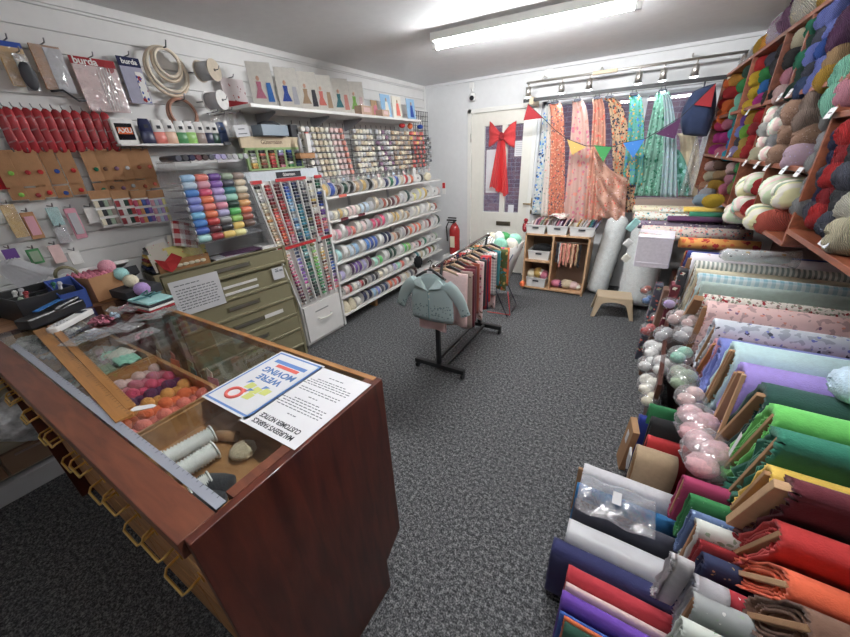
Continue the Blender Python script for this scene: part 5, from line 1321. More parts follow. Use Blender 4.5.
# plastic bag of black feathers hanging at shelf six
y = shy(411, SHZ[5] + .03); m = M(); m.ball((0, 0, 0), (.05, .06, .08), 14, 10, lambda th, ph: 1 + .2 * math.sin(7 * th + 5 * ph)); tag(m.build('feather_bunch', mat('yarn', 'black'), loc=(SHX + .05, y, SHZ[5] + .02)), 'bunch of black feathers poking out in front of the sixth ribbon shelf', 'feathers')
# ================================================================= FAR END
# fire extinguisher and its sign
q = onY(453, 235, 4.45)
t = thing('fire_extinguisher', 'red fire extinguisher standing by the far left wall', 'extinguisher', (q.x, 4.5, 0))
ez = onY(453, 247, 4.45).z - .12
m = M(); m.b2((-.14, -.12, 0), (.14, .12, ez)); tag(m.build('white_box', mat('plain', 'white'), loc=(q.x, 4.5, 0), bevel=.004), 'white boxed ledge under the fire extinguisher', 'box')
t.location.z = ez
m = M(); m.lathe((0, 0, 0), (0, 0, 1), [(0, .06), (.02, .075), (.36, .075), (.42, .05), (.45, .025)], 22); m.build('cylinder', mat('gloss', hx('b01818'), .25), t)
m = M(); m.box((0, -.076, .2), (.07, .004, .16)); m.build('label', mat('paper', 'cream'), t)
m = M(); m.cyl((0, 0, .44), (0, 0, .48), .022); m.b2((-.12, -.01, .48), (.03, .01, .50)); m.b2((-.10, -.01, .515), (.03, .01, .53)); m.build('valve', mat('plain', 'black'), t)
m = M(); m.tube([(0, -.02, .46), (-.08, -.03, .47), (-.11, -.04, .40), (-.09, -.05, .2)], .010); m.build('hose', mat('plain', 'black'), t)
m = M(); m.tube([(.02, -.03, .46), (.05, -.05, .47), (.03, -.06, .44), (0, -.05, .45)], .006); m.build('gauge', mat('gloss', 'red'), t)
q = onX(443, 189, XL + .3)
q = onY(444, 189, YF)
m = M(); m.b2((-.025, -.004, -.07), (.025, 0, .09)); o = tag(m.build('wall_sign', mat('card', 'white'), loc=(q.x, YF, q.z)), 'narrow red and white safety sign on the far left wall', 'sign')
m = M(); m.b2((-.022, -.006, .01), (.022, -.004, .085)); m.build('red_panel', mat('card', 'red'), o)

# ---------------- wooden pigeonhole unit
U0, U1, UY = -1.13, -.41, 4.16
t = thing('storage_unit', 'pale wooden four hole storage unit under the window drapes', 'storage unit', (0, UY, 0))
PW = woodmat('birch_unit', 'b98f68', 'd6b08a', (6, 6, 1.5), .5, .1)
UH = .70
m = M(); m.b2((U0, 0, 0), (U0 + .02, .36, UH)); m.b2((U1 - .02, 0, 0), (U1, .36, UH)); m.b2((U0, 0, UH - .02), (U1, .36, UH)); m.b2((U0, 0, .02), (U1, .36, .04)); m.build('carcass', PW, t, bevel=.002)
m = M(); m.b2((U0, .35, 0), (U1, .36, UH)); m.build('back_panel', mat('plain', hx('8a6f5c')), t)
cxu = (U0 + U1) / 2 - .03
m = M(); m.b2((cxu - .01, 0, .04), (cxu + .01, .35, UH - .02)); m.build('divider', PW, t)
m = M(); m.b2((U0 + .02, 0, .36), (cxu - .01, .35, .38)); m.build('shelf', PW, t)
m = M(); m.ball((U0 + .015, -.02, .07), (.035, .03, .04), 14, 8); tag(m.build('orange_pompom', mat('yarn', 'orange'), loc=(0, UY, 0)), 'orange pompom at the left foot of the wooden storage unit', 'pompom')
def basket(x0, x1, y0, y1, z, h, label, holes=True):
    b = thing('basket', label, 'basket', ((x0 + x1) / 2, (y0 + y1) / 2, z), 0, 'white plastic baskets on the storage unit')
    W, D = (x1 - x0) / 2, (y1 - y0) / 2
    m = M(); f = .90
    for a, c in (((-W, -D), (W, -D)), ((W, -D), (W, D)), ((W, D), (-W, D)), ((-W, D), (-W, -D))):
        m.prism([(a[0] * f, a[1] * f, 0), (c[0] * f, c[1] * f, 0), (c[0], c[1], h), (a[0], a[1], h)], (0, 0, .0) if False else (-.003 * (1 if c[0] == a[0] and a[0] > 0 else 0) + .003 * (1 if c[0] == a[0] and a[0] < 0 else 0), .003 * (1 if a[1] == c[1] and a[1] < 0 else 0) - .003 * (1 if a[1] == c[1] and a[1] > 0 else 0), 0))
    m.b2((-W * f, -D * f, 0), (W * f, D * f, .004)); m.b2((-W, -D - .006, h - .012), (W, -D, h)); m.build('basket_shell', mat('plastic', 'white'), b)
    m = M(); m.b2((-.035, -D - .004, h * .6), (.035, -D + .004, h * .75)); m.build('handle_slot', mat('plain', 'charcoal'), b)
    return b
uw = (U1 - U0)
bx = [(U0 + .0, U0 + .225), (U0 + .24, U0 + .47), (U0 + .485, U1 + .03)]
for i, (a, b) in enumerate(bx):
    basket(a, b, UY + .0, UY + .25, UH, .105, ['left white basket of folded fabric on top of the storage unit', 'middle white basket of folded fabric on top of the storage unit', 'right white basket of folded fabric on top of the storage unit'][i])
FQ = [['taupe', 'blush', 'mauve', 'rose', 'sage', 'silver', 'tan', 'pink', 'ivory'], ['grey', 'rose', 'mauve', 'silver', 'plum', 'blush', 'slate', 'ivory', 'taupe'], ['gold', 'tan', 'ivory', 'silver', 'white', 'crimson', 'emerald', 'teal', 'navy', 'lavender', 'slate']]
for i, (a, b) in enumerate(bx):
    n = len(FQ[i])
    for k, c in enumerate(FQ[i]):
        x = a + .03 + (b - a - .06) * k / (n - 1)
        m = M(); m.box((0, 0, .08), (.015, .17, .16)); 
        tag(m.build('fat_quarter', printed('fq_' + c, c, ['ivory', 'mauve'], 55, .16), loc=(x, UY + .125, UH + .008), rot=(0, .42 + random.uniform(-.08, .08), 0), bevel=.005), f'{nm(c)} folded fabric piece, {od(k + 1)} from the left in the {["left", "middle", "right"][i]} basket', 'fabric', f'folded fabrics in the {["left", "middle", "right"][i]} basket')
m = M(); m.sheet(lambda u, v: Vector(((u - .5) * .19, (v - .5) * .2, .02 * math.sin(7 * u) * math.cos(5 * v))), 10, 10); tag(m.build('rosy_cloth', printed('rosy', 'ivory', ['rose', 'magenta'], 30, .3), loc=(bx[1][0] + .1, UY + .12, UH + .20), thick=.008), 'crumpled rose and white cloth on top of the middle basket', 'cloth')
b = basket(U0 + .04, cxu - .03, UY + .02, UY + .3, .382, .115, 'white basket of dark socks in the upper left hole')
m = M(); m.ball((0, 0, 0), (.11, .10, .05), 18, 10, lambda th, ph: 1 + .15 * math.sin(7 * th + 5 * ph)); tag(m.build('dark_knitting', mat('yarn', 'black'), loc=((U0 + cxu) / 2 + .02, UY + .14, .505)), 'dark heap of knitting in the upper left basket', 'knitting')
b = basket(U0 + .05, cxu - .04, UY + .0, UY + .26, .042, .12, 'white basket of cream and rose wool in the lower left hole')
for k, (x, c, r) in enumerate([(-.08, 'cream', .055), (.0, 'gold', .06), (.07, 'rose', .055), (.03, 'ivory', .05)]):
    m = M(); m.ball((0, 0, 0), (r, r, r * 1.1), 16, 10, lambda th, ph: 1 + .1 * math.sin(6 * th + 5 * ph + k)); tag(m.build('wool_bundle', mat('yarn', c), loc=((U0 + cxu) / 2 + x, UY + .13, .17 + .02 * (k % 2))), f'{nm(c)} wool bundle in the lower left basket', 'yarn')
# right hole: hanging bunches of peach strips, scarves
for k in range(12):
    x = cxu + .045 + k * .022; c = ['charcoal', 'white', 'salmon', 'peach', 'salmon', 'peach', 'salmon', 'tan', 'peach', 'rust', 'tan', 'charcoal'][k]
    m = M(); m.tube([(0.004 * math.sin(j * 1.7 + k), .01 * math.cos(j * 2.1 + k), .60 - j * .028) for j in range(9 + k % 3)], [.013 + .004 * math.sin(j * 2.4 + k) for j in range(9 + k % 3)], n=8)
    tag(m.build('yarn_hank', mat('yarn', c), loc=(x, UY + .05 + .03 * (k % 2), 0)), f'{nm(c)} fringed hank hanging in the right hole, {od(k + 1)} from the left', 'yarn', 'hanks hanging in the right hole')
m = M(); m.cyl((cxu + .01, 0, .61), (U1 - .02, 0, .61), .006); tag(m.build('hanging_rod', STEEL, loc=(0, UY + .07, 0)), 'thin rod across the right hole of the storage unit', 'rod')
for k, (x, c, r) in enumerate([(.07, 'rose', .06), (.13, 'plum', .055), (.19, 'beige', .07), (.26, 'blush', .06), (.31, 'ivory', .04)]):
    m = M(); m.ball((0, 0, 0), (r * 1.1, r, r * .75), 16, 10, lambda th, ph: 1 + .12 * math.sin(7 * th + 5 * ph + k)); tag(m.build('wool_bundle', mat('yarn', c), loc=(cxu + x, UY + .12, .04 + r * .75)), f'{nm(c)} wool bundle on the floor of the right hole', 'yarn')
m = M(); m.ball((0, 0, .06), (.035, .03, .06), 12, 8, lambda th, ph: 1 + .1 * math.sin(5 * th)); m.ball((0, 0, .14), (.025, .025, .025), 10, 8); tag(m.build('red_doll', printed('doll', 'crimson', ['ivory', 'charcoal'], 50, .2), loc=(U0 - .02, UY + .05, UH)), 'small red and black knitted doll at the left end of the storage unit', 'doll')

# ---------------- wadding rolls
WAD = mat('fabric', hx('e6e8e6')); 
def roll(base, top, r, label):
    b = Vector(base); tp_ = Vector(top); d = (tp_ - b); L = d.length; dd = d.normalized()
    t = thing('wadding_roll', label, 'wadding roll', base, 0, 'wadding rolls')
    m = M(); n = 14; prof = [(0, r * .8)] + [(L * (i + .5) / n, r * (1 + .03 * math.sin(i * 2.3))) for i in range(n)] + [(L, r * .78), (L + .03, r * .4)]
    m.lathe((0, 0, 0), dd, prof, 26); m.build('wadding', WAD, t)
    m = M(); m.lathe(-dd * .005, dd, [(a, b_ + .008 + .006 * math.sin(a * 40)) for a, b_ in prof], 26); m.build('plastic_sleeve', clear('sleeve', (.97, .98, .98), .16, .2), t)
a = onY(603, 285, 4.22); b = onY(625, 192, 4.42)
roll((-.28, 4.36, .02), (-.19, 4.50, .86), .11, 'slimmer wadding roll in clear plastic beside the wooden storage unit')
roll((.12, 4.12, .02), (.13, 4.37, .86), .17, 'fat wadding roll in clear plastic behind the beige step stool')
# ---------------- step stool
st = thing('step_stool', 'small beige plastic step stool on the carpet by the wadding rolls', 'stool', (-.07, 3.80, 0), .12)
PL = mat('plastic', hx('c9b08c'), .4)
sw, sd_, sh = .16, .11, .22
m = M(); m.prism([(-sw, -sd_, sh - .03), (sw, -sd_, sh - .03), (sw, sd_, sh - .03), (-sw, sd_, sh - .03)], (0, 0, .03)); m.build('seat', PL, st, bevel=.012)
for sx in (-1, 1):
    for sy in (-1, 1):
        m = M(); R = Matrix.Identity(3)
        tx, ty = sx * sw, sy * sd_
        m.prism([(tx, ty, sh - .02), (tx - sx * .07, ty, sh - .02), (tx - sx * .03 + sx * .03, ty + sy * .03, 0), (tx + sx * .035, ty + sy * .03, 0)], (0, -sy * .012, 0)); m.prism([(tx, ty, sh - .02), (tx, ty - sy * .06, sh - .02), (tx + sx * .035, ty - sy * .0, 0), (tx + sx * .035, ty + sy * .03, 0)], (-sx * .012, 0, 0)); m.build('leg', PL, st, bevel=.003)
for sy in (-1, 1):
    m = M(); n = 10; pts = [(-sw + .03, sy * sd_, sh - .025), (sw - .03, sy * sd_, sh - .025)] + [((sw - .05) * math.cos(PI * i / n), sy * (sd_ + .008), sh - .085 + .035 * math.sin(PI * i / n)) for i in range(n + 1)]
    m.prism(pts, (0, -sy * .01, 0)); m.build('apron', PL, st)

# ================================================================= WINDOW DRAPES
def drape(x0, x1, b0, b1, zt_, zb__, y, mm, label, folds=3, amp=.020, clip=True, slant=0, pinch=.5):
    """cloth gathered at the top between x0..x1 and falling to b0..b1"""
    t = thing('draped_fabric', label, 'fabric', (0, y, 0))
    def f(u, v):
        e = v ** .6
        xa = x0 + (b0 - x0) * e; xb = x1 + (b1 - x1) * e
        return Vector((xa + (xb - xa) * u, -amp * (.4 + .6 * v) * math.sin(folds * 2 * PI * u + 1.3 * v), zt_ + (zb__ - zt_) * v + slant * u * v))
    m = M(); m.sheet(f, 40, 24); m.build('cloth', mm, t, thick=.004)
    if clip:
        c = (x0 + x1) / 2
        m = M(); m.b2((c - .035, -.02, zt_ - .005), (c + .035, .02, zt_ + .02)); m.tube([(c - .02, 0, zt_ + .018), (c - .012, 0, zt_ + .05), (c + .012, 0, zt_ + .05), (c + .02, 0, zt_ + .018)], .003, n=6); m.build('bulldog_clip', mat('metal', 'charcoal', .4), t)
    return t
def X_(px, py, y=4.52): return onY(px, py, y).x
def Z_(px, py, y=4.52): return onY(px, py, y).z
WT = RZ - .05
DR = [
 ((545, 553), (532, 551), 215, printed('blue_floral', hx('c9ccc8'), ['denim', 'azure'], 16, .28, leaf=(.35, .5, .5)), 'white drape with blue flowers, leftmost by the door', 4.60, 2),
 ((548, 553), (541, 556), 218, printed('cream_small', hx('dccfc4'), ['salmon', 'sage'], 22, .2), 'pale cream drape with tiny flowers between the blue and orange ones', 4.57, 2),
 ((549, 560), (548, 564), 217, printed('orange_floral', hx('c87050'), ['coral', 'slate', 'peach'], 22, .3), 'bright orange and pink flowered drape', 4.53, 2),
 ((572, 582), (563, 590), 224, printed('pale_pink_rose', hx('cfa598'), ['salmon', 'rose'], 14, .3), 'pale pink drape with rosy blooms and deep pink folds', 4.53, 3),
 ((592, 601), (584, 602), 222, printed('peach_red', hx('cb8c74'), ['coral', 'peach'], 18, .3), 'peach drape with coral folds', 4.52, 3),
 ((604, 613), (612, 636), 212, printed('navy_orange_geo', hx('c4a27c'), ['slate', 'orange', 'charcoal'], 20, .32), 'orange and navy geometric drape hanging right of the peach ones', 4.56, 3),
 ((628, 638), (622, 642), 185, printed('parrot', hx('4fa49a'), ['azure', 'gold', 'green'], 20, .3), 'turquoise tropical bird drape', 4.55, 2),
 ((656, 668), (634, 664), 196, printed('mosaic_teal', hx('74a894'), ['emerald', 'mint'], 20, .3), 'mint and green mosaic drape, widest at its foot', 4.56, 4),
 ((659, 664), (660, 676), 197, printed('pale_teal', hx('a8c0c4'), ['pale_blue', 'mint'], 20, .25), 'pale blue grey leafy drape in front of the mosaic one', 4.50, 3),
 ((680, 688), (678, 692), 196, printed('deep_teal', hx('5ea694'), ['emerald', 'aqua'], 11, .32), 'deep green leafy drape left of the cream one', 4.53, 1.5),
 ((687, 705), (678, 697), 197, mat('fabric', hx('cdbd9c')), 'plain cream drape below the denim bag', 4.56, 2)]
for i, (tp_, bt, pyb, mm, lb, y, fl) in enumerate(DR):
    ptop = 108 - (tp_[0] - 545) * .115
    zt_ = WT if i not in (9, 10) else Z_(tp_[0], 148 if i == 9 else 133, y)
    zb__ = Z_((bt[0] + bt[1]) / 2, pyb, y)
    if i == 1: zt_ = WT
    drape(X_(tp_[0], ptop, y), X_(tp_[1], ptop, y), X_(bt[0], pyb, y), X_(bt[1], pyb, y), zt_, zb__, y, mm, lb, fl, clip=i not in (1, 8, 9, 10))
# swagged peach cloth crossing low
def swag(): 
    p = [Vector((X_(*a, 4.44), 0, Z_(*a, 4.44))) for a in ((594, 150), (628, 178), (624, 222), (598, 217))]
    def f(u, v):
        a = p[0].lerp(p[1], u); b = p[3].lerp(p[2], u); q = a.lerp(b, v)
        q.y = -.035 * math.sin(13 * v - 6 * u) - .02 * math.sin(16 * u + 3 * v); q.z -= .05 * math.sin(PI * u) * (1 - v); return q
    m = M(); m.sheet(f, 30, 24); t = m.build('swagged_fabric', printed('peach_swag', hx('c8957e'), ['coral', 'blush', 'rust'], 18, .22), loc=(0, 4.44, 0), thick=.004)
    tag(t, 'peach cloth swagged across the front of the geometric drape', 'fabric')
swag()
# denim bag shape hanging over the window
p = [Vector((X_(*a, 4.42), 0, Z_(*a, 4.42))) for a in ((694, 92), (714, 84), (706, 136), (684, 134))]
m = M()
def f(u, v):
    q = p[0].lerp(p[1], u).lerp(p[3].lerp(p[2], u), v); q.y = -.10 * math.sin(PI * u) ** .6 * math.sin(PI * min(1, v * .9 + .1)) ** .6; q.x += (.03 if u > .5 else -.05) * math.sin(PI * v); return q
m.sheet(f, 18, 18); o = m.build('denim_bag', mat('fabric', hx('26375c')), loc=(0, 4.42, 0), thick=.02); tag(o, 'dark blue denim bundle hanging at the right end of the window', 'fabric')
m = M(); m.tube([p[0].lerp(p[1], .5) + Vector((0, 0, 0)), p[0].lerp(p[1], .5) + Vector((0, .05, .07))], .006); m.build('loop', mat('fabric', 'slate'), o)
m = M(); m.sheet(lambda u, v: Vector((u * .10 - .02 * v, -.02 * math.sin(8 * u), -v * .75)), 10, 12); o = tag(m.build('polythene_sheet', clear(), loc=(X_(701, 120, 4.5), 4.5, Z_(703, 110, 4.5)), thick=.001), 'strip of clear polythene beside the cream drape', 'sheet')
# hem edging under drapes / radiator shelf behind
m = M(); zz = Z_(660, 199, 4.45); m.b2((X_(636, 199), 4.44, zz - .20), (X_(715, 197), 4.60, zz)); tag(m.build('sill_box', mat('plain', 'taupe'), bevel=.003), 'grey brown boxed sill under the green drapes', 'sill')
# bunting
BN = [((528, 104), (523.5, 120.5), (543, 118), 'crimson', 'spotted red'), ((567, 139), (572, 155), (586, 147), 'gold', 'spotted yellow'), ((594, 145), (603, 162), (612, 147), 'green', 'dotted green'), ((623, 143), (633, 158), (645, 139), 'azure', 'dotted blue'), ((655, 134), (675, 139), (681, 118), 'plum', 'patterned purple'), ((694, 105), (711, 107), (716, 83), 'crimson', 'plain deep red')]
bt = thing('bunting', 'string of triangular cloth flags strung across the window', 'bunting', (0, 4.28, 0))
line = [(528, 104), (543, 118), (555, 130), (567, 139), (586, 146), (594, 146), (612, 147), (623, 143), (645, 139), (655, 133), (681, 117), (694, 104), (716, 83)]
m = M(); m.tube([Vector((X_(a, b, 4.28), 0, Z_(a, b, 4.28))) for a, b in line], .004, n=6); m.build('cord', mat('fabric', 'charcoal'), bt)
for a, b, c, k, lb in BN:
    vs = [Vector((X_(*s, 4.28), -.003, Z_(*s, 4.28))) for s in (a, b, c)]
    m = M(); m.prism(vs, (0, .005, 0)); o = m.build('flag', printed('flag_' + lb.replace(' ', '_'), k, ['white'] if 'deep' not in lb else [], 60, .03), bt); o['label'] = lb + ' flag'
# red tulle bow on the door
by = YF - .04
bq = onY(502, 138, by)
bw = thing('red_bow', 'big red tulle bow with two long tails hanging on the glazed door', 'bow', (bq.x, by, bq.z))
RD = clear('red_tulle', (1, .25, .25), .5)
RDM = mat('fabric', hx('d02428'))
def loopf(s):
    def f(u, v):
        a = u; w = .035 + .11 * math.sin(min(1, a * 1.15) * PI / 2)
        return Vector((s * a * .17, -.035 * math.sin(PI * a) - .01 * math.sin(12 * v), .02 + (v - .5) * 2 * w * (.55 + .45 * a) + .03 * a * (1 if s < 0 else .3)))
    return f
for s in (-1, 1): m = M(); m.sheet(loopf(s), 14, 14); m.build('loop', RDM, bw, thick=.004)
def translucent_red():
    m, n, l, b = newmat('red_net')
    tr = n.new('ShaderNodeBsdfTransparent'); tr.inputs[0].default_value = (1, .55, .55, 1); mx = n.new('ShaderNodeMixShader'); mx.inputs[0].default_value = .62
    b.inputs['Base Color'].default_value = (*hx('dc3034'), 1); l.new(tr.outputs[0], mx.inputs[1]); l.new(b.outputs[0], mx.inputs[2]); l.new(mx.outputs[0], n['Material Output'].inputs[0]); return m
NET = translucent_red()
for k, (dx, L, w) in enumerate([(-.06, .60, .12), (.05, .66, .10)]):
    m = M(); m.sheet(lambda u, v: Vector((dx * (.3 + .7 * v) + (u - .5) * (w * (.5 + v)), -.012 * math.sin(8 * PI * u) * (.4 + v) - .01 * k, -L * v + .03 * math.sin(7 * u) * v)), 20, 14); m.build('tail', NET, bw)
m = M(); m.ball((0, -.03, .02), (.03, .035, .045), 14, 10, lambda th, ph: 1 + .08 * math.sin(8 * th)); m.build('knot', mat('fabric', 'crimson'), bw)

# ================================================================= GARMENT RAIL
RXC = -1.16; ry0, ry1 = 2.03, 2.86; RZR = .93
rk = thing('garment_rail', 'black based garment rail with a chrome top bar on the carpet', 'garment rail', (0, 0, 0))
BLK = mat('plain', 'black', .4); CHR = mat('metal', hx('b8b8b8'), .18)
m = M(); m.cyl((RXC + .05, ry0 - .12, RZR), (RXC + .05, ry1 + .02, RZR + .01), .011); m.build('top_bar', CHR, rk)
for y in (ry0, ry1):
    m = M(); m.b2((RXC - .22, y - .02, .05), (RXC + .22, y + .02, .085)); m.build('foot_bar', BLK, rk, bevel=.003)
    m = M(); m.b2((RXC - .015, y - .015, .085), (RXC + .015, y + .015, .50)); m.cyl((RXC + .0, y, .5), (RXC + .05, y, RZR), .010); m.build('post', BLK, rk)
    for s in (-1, 1):
        m = M(); m.cyl((RXC + s * .205 - .01, y, .024), (RXC + s * .205 + .01, y, .024), .024, n=16); m.b2((RXC + s * .205 - .008, y - .01, .03), (RXC + s * .205 + .008, y + .01, .055)); m.build('castor', BLK, rk)
for x in (RXC - .05, RXC + .05):
    m = M(); m.b2((x - .012, ry0, .06), (x + .012, ry1, .08)); m.build('base_rail', BLK, rk)
m = M(); m.ball((RXC + .05, ry1 + .03, RZR + .01), .018, 12, 8); m.build('end_cap', CHR, rk)
def hanger(parent, w=.17, c='charcoal', z=0, tag_=True):
    m = M(); m.tube([(-w, 0, -.09 + z), (-w * .5, 0, -.055 + z), (0, 0, -.03 + z), (w * .5, 0, -.055 + z), (w, 0, -.09 + z)], [.008, .010, .012, .010, .008], n=8); m.tube([(0, 0, -.03 + z), (0, 0, .0 + z), (.015, 0, .022 + z), (0, 0, .035 + z), (-.018, 0, .02 + z)], .003, n=6)
    m.build('hanger', mat('plastic', c), parent)
GS = [(2.06, 'blush', .17, .40, .02, 'pale pink grey cloth'), (2.12, 'taupe', .17, .44, .04, 'taupe cloth'), (2.18, 'burgundy', .16, .46, .05, 'burgundy cloth'), (2.25, 'maroon', .15, .44, .03, 'maroon cloth'), (2.32, 'rust', .15, .40, .02, 'rust cloth'), (2.38, 'print1', .15, .48, .05, 'pink and brown flowered cloth'), (2.44, 'charcoal', .14, .38, .07, 'black cloth'), (2.50, 'print2', .14, .44, .05, 'navy and red striped cloth'), (2.56, 'red', .14, .40, .04, 'red edged cloth'), (2.62, 'check', .15, .36, .07, 'white cloth with a fine grey check'), (2.67, 'print3', .14, .5, .06, 'blush and black patterned cloth'), (2.73, 'teal', .14, .30, .09, 'teal cloth'), (2.79, 'print4', .17, .36, .12, 'green and orange batik cloth'), (2.85, 'print5', .16, .34, .13, 'orange and purple batik cloth')]
GM = {'print1': printed('g1', 'blush', ['brown', 'rose'], 20, .28), 'print2': striped('g2', 'navy', 'crimson', 22, 0), 'check': striped('g3', hx('dcdcd8'), 'grey', 38, 2, both=0), 'print3': printed('g4', 'blush', ['charcoal', 'salmon'], 30, .3), 'print4': printed('g5', hx('55602c'), ['orange', 'gold', 'teal'], 16, .28), 'print5': printed('g6', 'orange', ['magenta', 'olive', 'gold'], 14, .28)}
for k, (y, c, w, h, dx, lb) in enumerate(GS):
    t = thing('hanging_cloth', lb + f' on the garment rail, {od(k + 1)} from the front', 'fabric', (RXC + .05 + dx * .4, y, RZR - .005), 0, 'cloths on the garment rail')
    mm = GM.get(c) or mat('fabric', c)
    m = M(); m.sheet(lambda u, v: Vector(((u - .5) * 2 * w, -.012 * math.sin(5 * PI * u + k) * (.3 + v), -.075 - h * v)), 20, 10); m.build('cloth', mm, t, thick=.016)
    hanger(t, w * .95, 'black' if k % 2 else 'tan', -.025)
# baby cardigan at the front
cg = thing('baby_cardigan', 'pale teal knitted baby cardigan with a lace band on a black hanger', 'cardigan', (RXC + .02, ry0 - .11, RZR + .0))
TEAL = hx('c0d4d4')
def knit():
    m, n, l, b = newmat('teal_knit'); tc = n.new('ShaderNodeTexCoord'); sp_ = n.new('ShaderNodeSeparateXYZ'); l.new(tc.outputs['Object'], sp_.inputs[0])
    v = n.new('ShaderNodeTexVoronoi'); v.inputs['Scale'].default_value = 55; l.new(tc.outputs['Object'], v.inputs['Vector'])
    band = mth(n, l, 'MULTIPLY', mth(n, l, 'LESS_THAN', sp_.outputs[2], -.27), mth(n, l, 'GREATER_THAN', sp_.outputs[2], -.37))
    hole = mth(n, l, 'MULTIPLY', mth(n, l, 'LESS_THAN', v.outputs['Distance'], .33), band)
    l.new(mmix(n, l, hole, TEAL, hx('809ca0')), b.inputs['Base Color']); b.inputs['Roughness'].default_value = .95
    bp = n.new('ShaderNodeBump'); bp.inputs['Distance'].default_value = .004
    w = n.new('ShaderNodeTexWave'); w.inputs['Scale'].default_value = 60; l.new(tc.outputs['Object'], w.inputs['Vector']); l.new(w.outputs['Fac'], bp.inputs['Height']); l.new(bp.outputs[0], b.inputs['Normal']); return m
KN = knit()
m = M(); n = 28; X3, Y3, Z3 = Vector((1, 0, 0)), Vector((0, 1, 0)), Vector((0, 0, 1))
secs = [(-.40, .165, .030), (-.37, .170, .036), (-.30, .168, .042), (-.22, .160, .044), (-.16, .155, .042), (-.12, .135, .036), (-.085, .085, .030), (-.065, .055, .026)]
m.skin([m.ring((0, 0, z), X3, Y3, rx, ry, n) for z, rx, ry in secs], True); m.build('body', KN, cg)
for s in (-1, 1):
    m = M(); path = [(.11, -.115, .048), (.16, -.15, .050), (.205, -.20, .045), (.235, -.25, .040), (.255, -.30, .036), (.262, -.32, .038)]
    m.skin([m.ring((s * x, -.006, z), Vector((s * .85, 0, .55)).normalized() if i < 5 else Vector((s * .9, 0, .4)).normalized(), Y3, r, r * .55, 16) for i, (x, z, r) in enumerate(path)], True); m.build('sleeve', KN, cg)
    m = M(); m.prism([(0, -.047, -.165), (s * .03, -.05, -.150), (s * .10, -.046, -.135), (s * .115, -.036, -.105), (s * .075, -.030, -.075), (s * .05, -.032, -.10)], (0, -.008, 0)); m.build('collar', mat('fabric', hx('bcd4d4')), cg, bevel=.003)
m = M(); m.b2((-.004, -.048, -.38), (.004, -.043, -.17)); m.build('button_band', mat('fabric', hx('7c9ea2')), cg)
for k in range(2): m = M(); m.ball((.008, -.048, -.185 - .04 * k), (.006, .003, .006), 10, 6); m.build('button', mat('plastic', 'ivory'), cg)
hanger(cg, .115, 'black', 0)
m = M(); m.b2((-.02, -.015, -.055), (.02, -.012, -.035)); m.build('size_tag', PAPER, cg)
pk_ = thing('pink_knit', 'pale pink openwork knitted garment hanging below the teal cardigan', 'knitting', (RXC + .0, ry0 - .07, RZR - .38))
m = M(); m.sheet(lambda u, v: Vector(((u - .5) * .22, -.01 * math.sin(8 * u), -.12 * v)), 16, 8); m.build('knitted_panel', printed('pink_lace', hx('d9b3b0'), [hx('b98f8c')], 70, .12), pk_, thick=.02)

# ---------------- sale bin
sb_ = thing('sale_bin', 'white sale bin with red lettering on a folding wire stand', 'bin', (-1.17, 3.42, 0))
m = M(); zt2, zb2 = .74, .30
m.skin([m.ring((0, 0, zb2), X3, Y3, .10, .09, 4), m.ring((0, 0, zt2), X3, Y3, .27, .24, 4)], False); o = m.build('bin_shell', mat('plain', hx('d8d4cf'), .5), sb_, thick=.008); o.rotation_euler = (0, 0, PI / 4)
for s in (-1, 1):
    m = M(); m.tube([(s * .18, -.16, .68), (-s * .16, -.18, .02), (-s * .16, .16, .02), (s * .18, .16, .68)], .006); m.build('wire_leg', mat('metal', 'slate', .4), sb_)
m = M(); m.tube([(.16, -.19, .30), (.20, -.2, .05), (-.05, -.2, .04)], .005); m.build('red_wire', mat('plain', 'red'), sb_)
text('SALE', .10, mat('paper', 'red'), sb_, (0.03, -.168, .60), (PI / 2 + .22, 0, 0), bold=.003)
for k, (x, y, z, r, c) in enumerate([(-.10, -.05, .74, .075, 'white'), (.02, -.08, .75, .07, 'mint'), (.12, -.02, .75, .065, 'ivory'), (.0, .08, .78, .075, 'green'), (-.13, .08, .76, .07, 'cream'), (.11, .1, .77, .07, 'mint'), (-.02, .0, .80, .06, 'white')]):
    put(YBALL, loc=(-1.17 + x, 3.42 + y, z), scale=(r / .05 * 1.1, r / .05, r / .05 * .8), rot=(random.random(), random.random(), random.random() * 3), mats={0: mat('yarn', c)}, label=f'{nm(c)} wool ball heaped in the sale bin, ' + ['front left', 'front middle', 'front right', 'back middle', 'back left', 'back right', 'topmost'][k], group='wool balls in the sale bin', cat='yarn ball')
